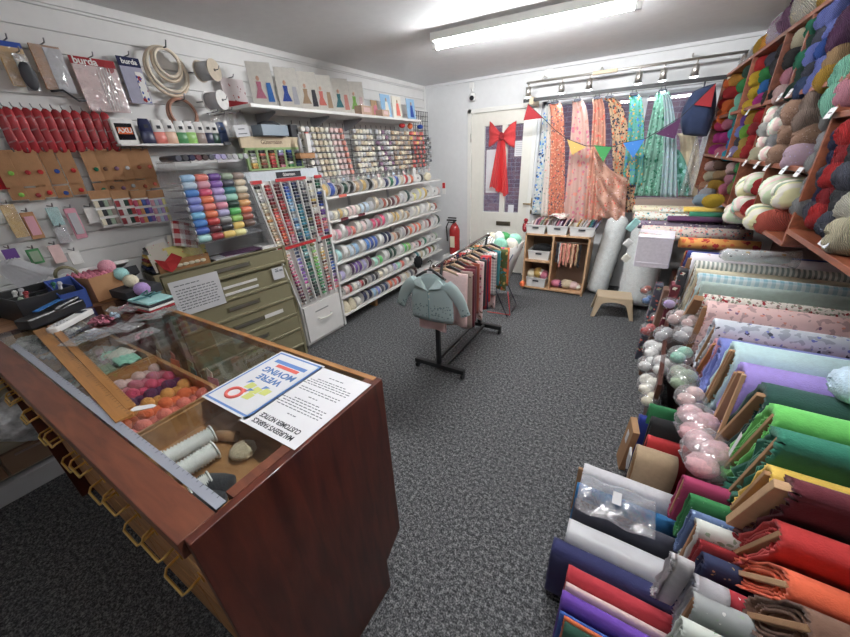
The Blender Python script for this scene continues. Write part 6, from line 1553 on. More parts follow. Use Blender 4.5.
# ================================================================= YARN SHELVING (right wall)
YX = .53
def yxf(y): return YX if y < 2 else YX - .0423 * (y - 2)
def onS(px, py, off=0.0):
    d = ray(px, py); t_ = (YX + .0846 + off) / (d.x + .0423 * d.y)
    if d.y * t_ < 2: t_ = (YX + off) / d.x
    return Vector((0, 0, CAMH)) + d * t_
MAH = woodmat('mahogany_shelf', '6a3420', '94553a', (12, 2, 12), .45, .15)
MAHD = woodmat('mahogany_panel', '3c1c14', '54291c', (12, 2, 12), .5, .1)
ys_ = thing('yarn_shelving', 'tall mahogany pigeonhole shelving stacked with wool along the right wall', 'shelving', (0, 0, 0))
zB, zM, zT, zTop = 1.16, 1.475, 1.775, 2.10
zNB = 1.25
divY = 1.98
m = M(); m.b2((XR - .03, -.3, .4), (XR - .01, 4.62, 2.12)); m.build('back_panel', MAHD, ys_)
def board(x0, y0, y1, z, nmx='shelf'):
    m = M(); m.prism([(yxf(y0), y0, z - .010), (yxf(max(y0, 2.0)), max(y0, 2.0), z - .010), (yxf(y1), y1, z - .010), (XR - .03, y1, z - .010), (XR - .03, y0, z - .010)], (0, 0, .02)) if y1 > 2 else m.b2((x0, y0, z - .010), (XR - .03, y1, z + .010)); return m.build(nmx, MAH, ys_, bevel=.002)
board(YX, -.2, 4.6, zTop); board(YX, divY, 4.6, zT); board(YX, divY, 4.6, zM); board(YX + .0, divY, 4.6, 1.195)
board(YX, -.2, divY, zNB); board(YX, -.2, divY, 1.66)
def divider(y, z0, z1, x0=YX):
    x0 = yxf(y)
    m = M(); m.b2((x0, y - .009, z0), (XR - .03, y + .009, z1)); m.build('divider', MAH, ys_, bevel=.002)
divider(divY, 1.195, zTop, YX - .0)
YQ = lambda px, py: onS(px, py).y
for y in (YQ(780, 137), YQ(757, 135), YQ(730, 140)): divider(y + .0, zM, zT)
divider(YQ(807, 33), zT, zTop); divider(YQ(770, 85), zT, zTop); divider(YQ(742, 95), zT, zTop)
divider(YQ(757, 195), 1.195, zM); divider(YQ(730, 195), 1.195, zM); divider(4.55, 1.195, zTop)
# panel below the nearest bins, behind the bolts
# price cards on the shelf edges
for k, (px, py) in enumerate([(827, 241), (799, 172), (784, 170), (767, 167), (757, 165), (745, 163), (831, 113), (748, 112), (790, 93), (780, 97), (717, 155), (729, 155), (706, 187)]):
    q = onS(px, py, -.012)
    m = M(); m.box((0, 0, -.0), (.0015, .062 if k in (0, 6) else .055, .036)); o = tag(m.build('price_card', PAPER, loc=(q.x - .002, q.y, q.z), rot=(0, .35, 0)), ['white price card below the nearest grey and red wool', 'white price card under the brown wool, nearest the big divider', 'white price card under the brown wool, second from the big divider', 'white price card under the pastel wool, right one of three', 'white price card under the pastel wool, middle one of three', 'white price card under the pastel wool, left one of three', 'white price card under the mint wool', 'small white price card under the yellow wool of the top row', 'white price card under the black and cream wool, right one', 'white price card under the black wool, left one', 'price card under the magenta wool', 'price card under the turquoise wool', 'price card near the window end of the middle shelf'][k], 'price card')
    m = M(); m.box((-.001, 0, .0), (.0006, .035, .004)); m.build('print', TXT, o)
# wool balls
def woolball(seed, tw):
    m = M(); m.ball((0, 0, 0), (1, .76, .70), 36, 18, lambda th, ph: (abs(math.cos(ph)) ** 2.9 + abs(math.sin(ph)) ** 2.9) ** (-1 / 2.9) * (1 + .03 * math.sin(13 * th + tw * ph * 3) + .05 * math.sin(2 * th + seed + 3 * ph)))
    o = m.build('wool_ball', mat('yarn', 'white')); return tag(o, '', 'wool ball')
WB = [woolball(0, 3.2), woolball(2, 2.1), woolball(4, -2.6)]
wbi = 0
def wool(p, r, c, lb, gr, sq=1.0, roll_=0):
    global wbi
    wbi += 1
    mm = c if not isinstance(c, str) else wool_strands(c)
    return put(WB[wbi % 3], loc=p, scale=(r * 1.22, r * 1.38 * sq, r * 1.38), rot=(roll_ + random.uniform(-.5, .5), random.uniform(-.12, .12), random.uniform(-.15, .15)), mats={0: mm}, label=lb, group=gr, cat='wool ball')
MB_ = {'pastel': striped('pastel_wool', 'ivory', 'blush', 2.4, 1, 'mint', rough=.95), 'baby': striped('baby_wool', 'ivory', hx('c9dcb4'), 2.1, 1, hx('e6c3bd'), rough=.95), 'baby2': striped('baby_wool2', 'ivory', hx('e6e2a8'), 1.9, 1, 'sage', rough=.95), 'tweed': printed('tweed_wool', hx('7c5c48'), ['taupe', 'chocolate'], 7, .2, rough=.95), 'lilacmix': printed('lilac_mix', hx('9a8090'), ['lavender', 'taupe'], 6, .2, rough=.95)}
COLS = [  # (bottom px, top px, colours bottom->top, radius, description of column)
 ((704, 127), (712, 80), ['orange', 'orange', 'red', 'red', 'orange'], .046, 'orange column at the window end, top row'),
 ((721, 118), (731, 80), ['orange', 'orange', 'red', 'amber'], .048, 'orange and red column, top row'),
 ((733, 113), (745, 72), ['mint', 'mint', 'green', 'dark_green'], .048, 'mint and green column, top row'),
 ((748, 107), (757, 65), ['yellow', 'yellow', 'yellow', 'red'], .048, 'yellow column, top row'),
 ((759, 101), (766, 62), ['magenta', 'azure', 'green', 'slate'], .046, 'magenta, blue and green column, top row'),
 ((770, 97), (779, 52), ['black', 'black', 'charcoal', 'black'], .050, 'black column, top row'),
 ((781, 94), (797, 40), ['blush', 'pink', 'black', 'cream'], .052, 'cream, black and pink column, top row'),
 ((793, 91), (814, 26), ['dark_green', 'dark_green', 'emerald', 'dark_green', 'emerald'], .050, 'dark green column, top row'),
 ((805, 88), (826, 18), ['denim', 'slate', 'periwinkle', 'slate', 'periwinkle'], .054, 'slate blue column, top row'),
 ((817, 83), (836, 10), ['periwinkle', 'periwinkle', 'blue', 'periwinkle', 'periwinkle'], .052, 'periwinkle column, top row'),
 ((829, 77), (847, 18), ['mustard', 'tan', 'plum', 'plum'], .058, 'ochre and plum column, top row'),
 ((712, 150), (717, 126), ['magenta', 'magenta', 'hot_pink'], .045, 'magenta column, middle row'),
 ((718, 152), (725, 124), ['rose', 'magenta', 'rose'], .045, 'rose column, middle row'),
 ((726, 155), (734, 122), ['cyan', 'azure', 'cyan', 'teal'], .046, 'turquoise column, middle row'),
 ((733, 152), (742, 121), ['lavender', 'slate', 'periwinkle', 'purple'], .044, 'lavender and slate column, middle row'),
 ((738, 155), (747, 120), ['mustard', 'gold', 'lime', 'mustard'], .046, 'mustard column, middle row'),
 ((746, 152), (757, 117), ['red', 'red', 'crimson', 'red'], .048, 'red column, middle row'),
 ((755, 155), (769, 116), ['cream', 'pastel', 'white', 'pastel'], .050, 'pastel column, middle row'),
 ((766, 154), (779, 113), ['pastel', 'silver', 'pastel', 'white'], .050, 'white and pastel column, middle row'),
 ((780, 155), (795, 112), ['tweed', 'tweed', 'tweed'], .064, 'tweedy brown column, middle row'),
 ((797, 157), (810, 102), ['lilacmix', 'tweed', 'taupe', 'taupe'], .062, 'brown and mauve column, middle row'),
 ((702, 186), (708, 166), ['peach', 'cream', 'blush'], .046, 'peach and cream column, bottom row'),
 ((711, 185), (717, 165), ['mustard', 'tan', 'brown'], .044, 'ochre column, bottom row'),
 ((722, 189), (730, 168), ['rose', 'pink', 'blush'], .044, 'pink column, bottom row'),
 ((731, 188), (739, 168), ['olive', 'green', 'green'], .044, 'green column, bottom row'),
 ((733, 213), (744, 187), ['baby', 'baby2'], .066, 'baby wool in the far bin'),
 ((739, 205), (752, 183), ['pastel', 'baby'], .060, 'pastel wool in the far bin'),
 ((748, 208), (757, 187), ['red', 'red'], .052, 'red wool in the far baby wool bin'),
 ((757, 217), (772, 190), ['baby2', 'baby'], .070, 'baby wool in the near bin'),
 ((769, 222), (783, 194), ['coral', 'baby2'], .066, 'coral wool in the near bin'),
 ((841, 99), (845, 72), ['mint', 'mint'], .066, 'mint column beside the big divider'),
 ((849, 92), (856, 70), ['pink', 'mint'], .055, 'pink and mint column at the right edge'),
 ((802, 207), (829, 118), ['grey', 'silver', 'grey', 'silver', 'grey'], .050, 'grey column beside the big divider'),
 ((813, 212), (840, 138), ['slate', 'navy', 'slate', 'navy', 'navy'], .047, 'navy column between grey and red'),
 ((820, 217), (849, 133), ['red', 'crimson', 'red', 'crimson', 'red'], .053, 'red column beside the navy'),
 ((833, 224), (858, 150), ['slate', 'charcoal', 'slate', 'charcoal'], .055, 'dark slate column right of the red'),
 ((846, 236), (852, 205), ['cream', 'ivory'], .062, 'cream column at the right edge')]
for (b_, t_, cs, r, ds) in COLS:
    A_, B2 = onS(*b_, .02), onS(*t_, .02)
    for q in (A_, B2):
        if q.y > 4.47: q.y = 4.47
        if 'top row' in ds: q.z = min(q.z, zTop - .055)
    yy = (A_.y + B2.y) / 2; n = len(cs)
    for k, c in enumerate(cs):
        q = A_.lerp(B2, k / max(1, n - 1))
        # keep each column upright in its cell, small natural wander
        wool((yxf(yy) + .055 + .012 * (k % 2), q.y * .75 + yy * .25, q.z), r, MB_.get(c, c) if c in MB_ else c, (nm(c) if c not in MB_ else {'pastel': 'pastel', 'baby': 'white and green', 'baby2': 'white and lemon', 'tweed': 'tweedy brown', 'lilacmix': 'mauve'}[c]) + f' wool ball, {od(k + 1)} up, {ds}', ds + ' of wool')
# big bagged wool on top
for k, (px, py, c, r, sx_) in enumerate([(733, 66, 'taupe', .085, 1.2), (741, 60, 'grey', .08, 1), (749, 56, 'mustard', .085, 1.1), (757, 47, 'amber', .08, 1), (768, 44, 'mauve', .095, 1.3), (776, 28, 'violet', .08, 1.2), (784, 20, 'mauve', .09, 1.3), (800, 20, 'cream', .10, 1.4), (812, 10, 'ivory', .09, 1.2), (822, 4, 'gold', .07, 1.2), (790, 4, 'plum', .07, 1.1)]):
    q = onS(px, py, .04)
    z = max(q.z, zTop + .03 + r * .75)
    o = wool((YX + .08, q.y, min(z, ZC - r * 1.3)), r, c, f'large {nm(c)} wool pack, {od(k + 1)} along from the window on top of the shelving', 'wool packs on top of the shelving', 1.35 * sx_ / 1.2)
    if k in (0, 1, 4, 7):
        m = M(); m.ball((0, 0, 0), (1.1, .92, .88), 16, 10, lambda th, ph: 1 + .04 * math.sin(7 * th + 5 * ph)); m.build('clear_bag', clear(), o)

# ================================================================= BOLTS OF CLOTH
CARD = mat('card', hx('a87c50')); CARDL = mat('card', hx('c2986a'))
def bolt(bp, tp_, th, c, label, X=.40, L=.755, boardc=None, boardth=.013, out=.0, ragged=.004, group='bolts on the upper rack', topz=None, w_extra=1.0, pts=None, board=True):
    """bp/tp_: photo positions of the lower and upper end of the bolt's left end face on the plane x=X"""
    if pts: A, B = Vector(pts[0]), Vector(pts[1])
    else: A, B = onX(*bp, X), onX(*tp_, X)
    if not pts and A.z < .415: A = A.lerp(B, (.415 - A.z) / (B.z - A.z))
    A = Vector((0, A.y, A.z)); B = Vector((0, B.y, B.z)); ax = (B - A); H = ax.length; ax.normalize(); nrm = Vector((0, -ax.z, ax.y))
    if nrm.y > 0: nrm = -nrm
    t = thing('fabric_bolt', label, 'fabric bolt', (X, A.y, A.z), 0, group)
    mm = c if not isinstance(c, str) else mat('fabric', c)
    n = 22; m = M()
    def prof(s, sc_, wob=0, x=0):
        pts_ = []
        hh, tt = H / 2 * sc_, th / 2 * sc_
        for i in range(n * 2):
            a = 2 * PI * i / (n * 2); ca, sa = math.cos(a), math.sin(a)
            e = .38
            u = hh * (abs(ca) ** e) * (1 if ca > 0 else -1); v = tt * (abs(sa) ** .75) * (1 if sa > 0 else -1)
            w = wob * math.sin(i * 2.7 + s * 5)
            pts_.append(Vector((x + w, 0, 0)) + ax * (H / 2 + u) + nrm * (v + w * .5))
        return pts_
    segs = [(0, 1.0, ragged), (.01, 1.015, 0), (L * .15, 1.0, 0), (L * .4, 1.01, 0), (L * .75, .995, 0), (L, .99, 0)]
    rings = [[m.bm.verts.new(p) for p in prof(i, s, w, x)] for i, (x, s, w) in enumerate(segs)]
    inner = [m.bm.verts.new(p) for p in prof(9, .86, ragged, .004)]
    inner2 = [m.bm.verts.new(p) for p in prof(9, .80, 0, .02)]
    m.skin([inner2, inner] + rings, True)
    m.build('cloth', mm, t)
    # wound layers seen at the end
    for q in (.70, .52):
        k = M(); rg = [[k.bm.verts.new(p) for p in prof(3, q, ragged * .6, .008)], [k.bm.verts.new(p) for p in prof(3, q, 0, .03)]]; k.skin(rg, False)
        k.build('cloth_layer', mm, t, thick=.006)
    if board:
        k = M(); a0, a1 = A * 0 + ax * (H * .08), ax * (H * .94)
        k.prism([a0 + nrm * boardth / 2, a1 + nrm * boardth / 2, a1 - nrm * boardth / 2, a0 - nrm * boardth / 2], (L * .5 + out, 0, 0)); o = k.build('card_core', boardc or CARD, t, loc=(-out + .001, 0, 0), bevel=.002)
    return t
PR = {
 'floral': printed('white_red_floral', hx('eee8de'), ['crimson', 'sage', 'taupe'], 38, .34), 'llama_p': printed('pink_llama', hx('f0c6c2'), ['mauve', 'salmon'], 20, .17, leaf=hx('caa09e')), 'llama_g': printed('grey_llama', hx('d8dce8'), ['slate', 'periwinkle'], 20, .17, leaf=hx('b0b6c6')),
 'ging': striped('gingham', hx('e6f2f6'), hx('8cc6d6'), 30, 0, both=1), 'stripe': striped('grey_stripe', hx('eae8e0'), hx('9aa79e'), 46, 0), 'rosette': printed('rosette', hx('f0eaf2'), ['blush'], 18, .14),
 'tartan': striped('tartan', 'crimson', 'maroon', 18, 0, 'gold', both=1), 'bubble': printed('bubble', hx('f0a238'), ['red', 'orange'], 15, .34), 'darkfloral': printed('darkfloral', hx('7c6c80'), ['ivory', 'plum'], 34, .25), 'lightfloral': printed('lightfloral', hx('d8c8bc'), ['salmon', 'teal', 'rose'], 30, .28),
 'aquafloral': printed('aquafloral', hx('dfe0d4'), ['teal', 'coral', 'gold'], 26, .27), 'rainbow': striped('rainbow', 'gold', 'hot_pink', 6, 1, 'teal'), 'dot': printed('bluedot', 'pale_blue', ['white'], 40, .14)}
UB = [ # bottom px, top px, thickness, cloth, label, kwargs
 ((742, 612), (812, 628), .085, 'brown', 'dark brown bolt lying nearest the bottom right corner', dict(boardc=CARD)),
 ((728, 570), (790, 586), .085, mat('fabric', hx('e8581c')), 'bright orange bolt between the brown and red bolts', dict(boardc=CARDL)),
 ((729, 553), (782, 530), .085, mat('fabric', hx('cc1e1c')), 'scarlet bolt between the orange and maroon bolts', {}),
 ((735, 527), (796, 484), .075, 'maroon', 'dark maroon bolt with ragged edge and thick card core', dict(out=.03, ragged=.010, boardth=.022, boardc=CARDL)),
 ((731, 512), (772, 470), .03, 'yellow', 'thin yellow bolt squeezed between maroon and teal green', dict(out=.01)),
 ((723, 498), (781, 436), .070, mat('fabric', hx('147a60')), 'teal green bolt with frayed edges', dict(ragged=.010)),
 ((720, 470), (776, 410), .060, mat('fabric', hx('5cc850')), 'bright lime green bolt with a paper label on its core', {}),
 ((711, 452), (768, 394), .055, mat('fabric', hx('1c4a44')), 'very dark green bolt beyond the lime green bolt', dict(out=.015)),
 ((711, 432), (745, 368), .050, mat('fabric', hx('9f88dc')), 'lilac purple bolt with two card cores', dict(out=.015)),
 ((704, 405), (736, 347), .055, mat('fabric', hx('bfe2e6')), 'pale aqua bolt between lilac and pink bolts', dict(out=.015)),
 ((698, 392), (722, 340), .030, 'periwinkle', 'thin slate blue bolt beside the pale aqua bolt', dict(board=False)),
 ((694, 377), (717, 341), .02, 'pink', 'thin pink bolt with an orange brown board', dict(out=.01, boardc=mat('card', hx('c08040')))),
 ((693, 366), (716, 325), .045, PR['llama_g'], 'pale grey bolt printed with small llamas', {}),
 ((688, 350), (708, 304), .045, PR['llama_p'], 'pale pink bolt printed with small llamas', dict(out=.015)),
 ((688, 318), (705, 292), .040, PR['floral'], 'white bolt scattered with small red flowers', dict(out=.04, boardth=.03)),
 ((681, 330), (702, 283), .025, mat('fabric', hx('b7cdc6')), 'thin pale sage bolt beside the small red flowers', {}),
 ((680, 326), (699, 274), .035, PR['ging'], 'aqua and white gingham bolt', {}),
 ((678, 318), (697, 269), .02, 'cream', 'thin cream yellow bolt between gingham and stripes', dict(board=False)),
 ((676, 312), (696, 264), .030, PR['stripe'], 'grey and white narrow striped bolt', {}),
 ((673, 308), (693, 255), .035, PR['rosette'], 'white bolt with scattered pale pink rosettes', dict(out=.02)),
 ((670, 300), (689, 249), .030, mat('fabric', hx('2c3c8c')), 'royal blue bolt behind the rosette print', dict(out=.03, board=False))]
GE = []
for u in UB:
    XI = .40 - max(0, len(GE) - 11) * .0078
    A_, B2 = onX(*u[0], XI), onX(*u[1], XI)
    if A_.z < .415: A_ = A_.lerp(B2, (.415 - A_.z) / (B2.z - A_.z))
    ax = (B2 - A_).normalized(); GE.append((A_, B2, Vector((0, -ax.z, ax.y))))
for i, (bp, tp_, th, c, lb, kw) in enumerate(UB):
    A_, B2, nr = GE[i]; mid = (A_ + B2) / 2
    gp = abs((sum(GE[i - 1][:2], Vector()) / 2 - mid).dot(nr)) if i else th
    gn = abs((sum(GE[i + 1][:2], Vector()) / 2 - mid).dot(nr)) if i < len(UB) - 1 else th
    gp = min(gp, .14); gn = min(gn, .14)
    sh = (nr if nr.y > 0 else -nr) * (gn - gp) / 4
    XI = .40 - max(0, i - 11) * .0078
    bolt(None, None, max(.018, (gp + gn) / 2 * .96), c, lb, X=XI, L=1.155 - XI, pts=[A_ + sh, B2 + sh], **kw)
UBY = [(onX(*u[0], .40).y + onX(*u[1], .40).y) / 2 for u in UB]
for i, (bp, tp_, th, c, lb, kw) in enumerate([]):
    g = min(abs(UBY[j] - UBY[i]) for j in (i - 1, i + 1) if 0 <= j < len(UB)) if i < len(UB) - 1 else th
    gn = abs(UBY[i + 1] - UBY[i]) if i < len(UB) - 1 else th
    bolt(bp, tp_, min(.11, max(th, .5 * gn + .45 * g)), c, lb, **kw)
# crumpled clear bag with pale blue wool on the bolts, paper label
q = onZ(846, 385, 1.0)
m = M(); m.ball((0, 0, 0), (.05, .07, .045), 20, 12, lambda th, ph: 1 + .08 * math.sin(9 * th + 6 * ph)); tag(m.build('wool_bag', mat('yarn', 'pale_blue'), loc=(q.x + .02, q.y, 1.0)), 'pale blue wool bag lying on the lilac bolt at the right edge', 'bag')
# far group of prints stacked flat on the table end
FB = [((660, 300), (692, 246), .04, PR['tartan'], 'red tartan bolt beyond the royal blue bolt', {}), ]
bolt((668, 298), (686, 251), .05, PR['tartan'], 'red tartan bolt beyond the royal blue bolt', X=.36)
# far table of quilting prints: flat wide folded bolts lying in layers
def flatbolt(p0, w, y, z, th, c, label, dpt=.12, x0=None):
    t = thing('folded_fabric', label, 'fabric', (x0, y, z), 0, 'folded prints at the window end')
    m = M(); m.lathe((0, 0, 0), (1, 0, 0), [(0, .8), (.004, 1), (w * .5, 1.02), (w, 1)], 20)
    for v in m.bm.verts: v.co.y *= dpt / 2; v.co.z *= th / 2
    m.build('cloth', c, t); return t
CFL = printed('creamfl', 'cream', ['pink', 'sage', 'gold'], 26, .22)
FL = [((680, 237), .97, .10, .075, PR['bubble'], 'orange and red bubble print bolt'), ((642, 225), 1.0, .12, .11, PR['lightfloral'], 'pale small flowered bolt behind the bubble print'), ((639, 220), 1.0, .10, .07, PR['darkfloral'], 'dark mauve flowered bolt behind the pale one'),
 ((635, 211), 1.03, .14, .09, PR['aquafloral'], 'cream and aqua flowered bolt nearest the window'), ((634, 204), 1.03, .14, .08, CFL, 'cream flowered bolt against the boxed sill')]
for p0, z, dp, th, c, lb in FL:
    q = onZ(p0[0], p0[1], z); flatbolt(None, yxf(q.y) + .25 - q.x, min(q.y, 4.3), z - th / 2, th, c, lb, dp, q.x)
for k, (p0, w, z, c, lb) in enumerate([((684, 207), .30, 1.075, 'yellow', 'yellow folded cloth on top of the prints'), ((690, 212), .26, 1.055, 'emerald', 'green folded cloth under the yellow one'), ((660, 208), .22, 1.06, 'blush', 'pink and white folded cloth left of the yellow one'), ((668, 216), .36, 1.04, 'plum', 'purple folded cloth at the front of the pile')]):
    q = onZ(p0[0], p0[1], z); flatbolt(None, w, q.y, z - .02, .045, mat('fabric', c) if k != 2 else PR['aquafloral'], lb, .13, q.x)
q = onX(714, 201, .40); q = Vector((.42, 3.72, 1.10))
wool(onX(713, 201, .40), .044, 'yellow', 'golden yellow wool ball resting on the folded prints', 'loose wool balls by the window', 1.3)
wool(onX(702, 200, .38), .044, 'pale_blue', 'pale blue wool ball beside the golden yellow one', 'loose wool balls by the window', 1.3)
wool(onX(707, 194, .42), .042, 'silver', 'pale grey wool ball behind the golden yellow one', 'loose wool balls by the window', 1.2)
# clear wrapped floral roll
q = onX(755, 262, .42)
m = M(); m.lathe((0, 0, 0), (1, 0, 0), [(0, .018), (.02, .032), (.26, .032), (.29, .02)], 16); o = m.build('wrapped_print', printed('wrapfl', hx('cfd4d4'), ['gold', 'slate'], 22, .2), loc=onZ(722, 254, 1.0)); tag(o, 'pale printed roll wrapped in clear plastic on the tartan bolt', 'fabric roll')
m = M(); m.lathe((-.01, 0, 0), (1, 0, 0), [(0, .02), (.03, .037), (.27, .037), (.33, .05)], 16); m.build('plastic_wrap', clear(), o)
# white folded cloth hanging over the table end
t = thing('hanging_white_cloth', 'plain white folded cloth hanging over the end of the fabric table', 'cloth', (.13, 3.02, .97))
m = M(); c_ = [onY(*a, 3.0) for a in ((638, 238), (674, 240.5), (668, 269), (633, 266))]
m.prism([(v.x - .13, -.03, v.z - .97) for v in (c_[0], c_[1], c_[2], c_[3])], (0, .018, 0)); m.build('cloth', mat('fabric', hx('e6e0ea')), t, bevel=.006)
m = M(); m.prism([(c_[0].x - .13, -.03, c_[0].z - .97), (c_[1].x - .13, -.03, c_[1].z - .97), (c_[1].x - .12, .16, c_[1].z - .95), (c_[0].x - .12, .16, c_[0].z - .95)], (0, 0, .014)); m.b2((c_[3].x - .12, -.034, c_[3].z - .935), (c_[2].x - .14, -.030, c_[3].z - .930)); m.build('cloth_top', mat('fabric', hx('e6e0ea')), t, bevel=.005)
m = M(); m.prism([(.02, 3.06, .98), (.28, 3.06, .97), (.28, 3.10, .97), (.02, 3.10, .98)], (0, 0, .015)); tag(m.build('floral_cloth', PR['lightfloral'], thick=.002), 'strip of small flowered cloth above the plain white cloth', 'cloth')
for k, (px, py, c, lb) in enumerate([(628, 243, 'white', 'white paper tag beside the white cloth, upper one'), (626, 258, 'ivory', 'white rolled cloth end beside the white cloth'), (633, 225, 'aqua', 'aqua flowered cloth end above the paper tag')]):
    q = onY(px, py, 3.1); m = M(); m.box((0, 0, 0), (.05, .02, .06 if k < 2 else .1)); tag(m.build('cloth_end', mat('fabric', c), loc=q, rot=(0, .6, 0), bevel=.006), lb, 'cloth')

# upper rack furniture: table carrying the bolts, front board
rt = thing('fabric_table', 'long low mahogany table running under the bolts of cloth', 'table', (0, 0, 0))
m = M(); m.b2((.42, .2, .36), (1.19, 4.3, .40)); m.build('table_top', MAHD, rt)
m = M(); m.b2((.40, 1.05, .0), (.43, 4.3, .40)); m.b2((.40, .2, 0), (.43, 1.05, .36)); m.build('front_board', MAHD, rt)
dvb = thing('divider_board', 'dark mahogany board on edge between bagged wool and the lower bolts', 'board', (0, 0, 0))
a = onZ(641, 470, .45); b = onZ(690, 300, .52)
m = M(); m.prism([(.235, 1.80, .0), (.30, 2.9, .0), (.30, 2.9, .52), (.235, 1.80, .50)], (.02, 0, 0)); m.build('board', MAHD, dvb)

# middle tier: Christmas prints
MD = [ # top crest left px, z, tilt bottom offset, cloth
 ((684, 477), .60, printed('xpink', hx('a8245c'), ['rose'], 40, .12), 'raspberry pink bolt with white sparkle print', .05),
 ((691, 495), .60, printed('xgreen', hx('1c7a3c'), ['white'], 60, .08), 'emerald green bolt with white sparkle print', .045),
 ((692, 511), .585, printed('xblue', hx('5c76a4'), ['pale_blue'], 50, .15), 'dusty blue bolt beside the green sparkle bolt', .035),
 ((697, 521), .59, printed('xholly', hx('d8dcd4'), ['crimson', 'sage'], 24, .2), 'white bolt with big red leaf print', .05),
 ((700, 540), .56, mat('fabric', 'crimson'), 'thin plain red bolt under the red leaf print', .03),
 ((704, 556), .56, printed('xnavy', hx('242e54'), ['gold', 'tan'], 34, .12), 'navy bolt with gold star print', .055),
 ((708, 584), .56, printed('xred', hx('b81c30'), ['white'], 34, .1), 'red bolt with white snowflake print', .05),
 ((694, 596), .57, printed('xgrey', hx('9ca0a0'), ['white', 'sage'], 30, .1), 'silver grey bolt with pale snowflake print', .06),
 ((683, 622), .57, printed('xgw', hx('cfd6cc'), ['green'], 40, .2), 'white bolt with tiny green sprigs at the bottom edge', .05)]
for k, ((px, py), z, c, lb, th) in enumerate(MD):
    q = onZ(px, py, z)
    h = .215
    bolt(None, None, th * .95, c, lb, X=q.x, L=.46, pts=[(0, q.y + .02, z - h), (0, q.y, z)], group='Christmas prints on the middle tier', board=k in (0, 3, 7), ragged=.002)
# grey folded cloth standing at the end of the middle tier
q = onZ(672, 548, .60)
bolt(None, None, .035, mat('fabric', hx('c4c1c4')), 'pale grey folded cloth standing on end beside the Christmas prints, left fold', X=q.x, L=.05, pts=[(0, q.y + .015, .35), (0, q.y - .02, .60)], group='pale grey folded cloths', board=False)
bolt(None, None, .06, mat('fabric', hx('b4b2b8')), 'pale grey folded cloth beside the Christmas prints, right fold', X=q.x + .052, L=.07, pts=[(0, q.y - .03, .36), (0, q.y - .05, .585)], group='pale grey folded cloths', board=False)
# platform for the middle tier
mt = thing('middle_shelf', 'low mahogany step under the Christmas prints', 'shelf', (0, 0, 0))
m = M(); m.b2((.36, .2, .33), (.398, 1.30, .36)); m.b2((.36, .2, 0), (.38, 1.30, .33)); m.build('step', MAHD, mt)

# low tier on the floor
LO = [ # top crest left px, top z, cloth, thickness, label
 ((650, 404), .42, mat('fabric', hx('1c7c44')), .06, 'thin green bolt over the black one on the floor'),
 ((652, 418), .40, mat('fabric', 'black'), .09, 'black bolt standing under the thin green one'),
 ((648, 436), .34, mat('fabric', 'red'), .07, 'plain red bolt between black and kraft bolts on the floor'),
 ((637, 448), .34, mat('fabric', hx('b49874')), .12, 'wide kraft coloured bolt on the floor beside the pink wool bags'),
 ((584, 466), .34, mat('fabric', hx('cfcdd2')), .085, 'long white bolt beside the bright blue bolt'),
 ((577, 484), .33, mat('fabric', hx('0c78b8')), .06, 'bright cyan blue bolt on the floor'),
 ((575, 500), .32, mat('fabric', 'slate'), .06, 'slate bolt inside a big clear plastic bag'),
 ((568, 524), .33, mat('satin', hx('c8c8cc')), .10, 'thick white bolt wrapped in clear plastic'),
 ((553, 541), .31, mat('fabric', hx('262a5c')), .075, 'long navy bolt on the floor'),
 ((568, 568), .31, mat('fabric', hx('c01c30')), .06, 'cherry red bolt beside the navy one'),
 ((566, 583), .30, mat('fabric', 'blush'), .03, 'thin blush bolt between red and purple'),
 ((562, 593), .31, mat('fabric', hx('6c3cb0')), .05, 'bright purple bolt near the bottom edge'),
 ((560, 611), .29, mat('fabric', 'blue'), .02, 'thin blue bolt under the purple bolt'),
 ((564, 616), .29, mat('fabric', 'orange'), .02, 'thin orange bolt at the bottom edge'),
 ((564, 625), .29, mat('fabric', 'dark_green'), .05, 'dark green bolt at the bottom edge')]
for k, ((px, py), z, c, th, lb) in enumerate(LO):
    q = onZ(px, py, z)
    L = max(.10, .345 - q.x)
    if k < 3: L = .20
    bolt(None, None, th, c, lb, X=q.x, L=L, pts=[(0, q.y + .015, .015), (0, q.y, z)], group='bolts standing on the carpet', board=k in (4, 3), boardc=CARD, ragged=.001, out=.02 if k == 4 else 0)
# clear bags over the slate and white bolts
q = onZ(600, 500, .34)
m = M(); m.sheet(lambda u, v: Vector((-.06 + u * .26, .09 - v * .18, .02 + .05 * math.sin(PI * v) * (1 - .5 * u) + .008 * math.sin(12 * u + 9 * v))), 18, 14); tag(m.build('plastic_bag', clear(), loc=(q.x - .02, q.y, .33), thick=.001), 'big loose clear plastic bag puffed over the slate bolt', 'bag')
m = M(); m.box((0, 0, 0), (.03, .05, .002)); tag(m.build('paper_label', PAPER, loc=(q.x + .05, q.y - .02, .405), rot=(.2, 0, 0)), 'white paper label on the puffed plastic bag', 'label')
# brown board ends and blue bolt at the far end of the low tier
q = onZ(634, 412, .36)
m = M(); m.box((0, 0, .17), (.03, .10, .34)); o = tag(m.build('card_core', CARD, loc=(q.x, q.y, 0), rot=(.2, 0, .2), bevel=.002), 'bare brown card core standing left of the blue bolt', 'board')
m = M(); m.box((-.016, 0, .24), (.002, .03, .08)); m.build('label', PAPER, o)
q = onZ(640, 415, .34); bolt(None, None, .06, mat('fabric', hx('1c3494')), 'short royal blue bolt between the bare core and the black bolt', X=q.x, L=.1, pts=[(0, q.y + .01, .02), (0, q.y, .34)], group='bolts standing on the carpet', board=False)
q = onZ(632, 468, .3); m = M(); m.box((0, 0, 0), (.01, .06, .09)); tag(m.build('white_wrapper', mat('plastic', 'silver'), loc=(q.x - .01, q.y + .10, .26), bevel=.003), 'scrap of white wrapper at the left end of the kraft bolt', 'wrapper')

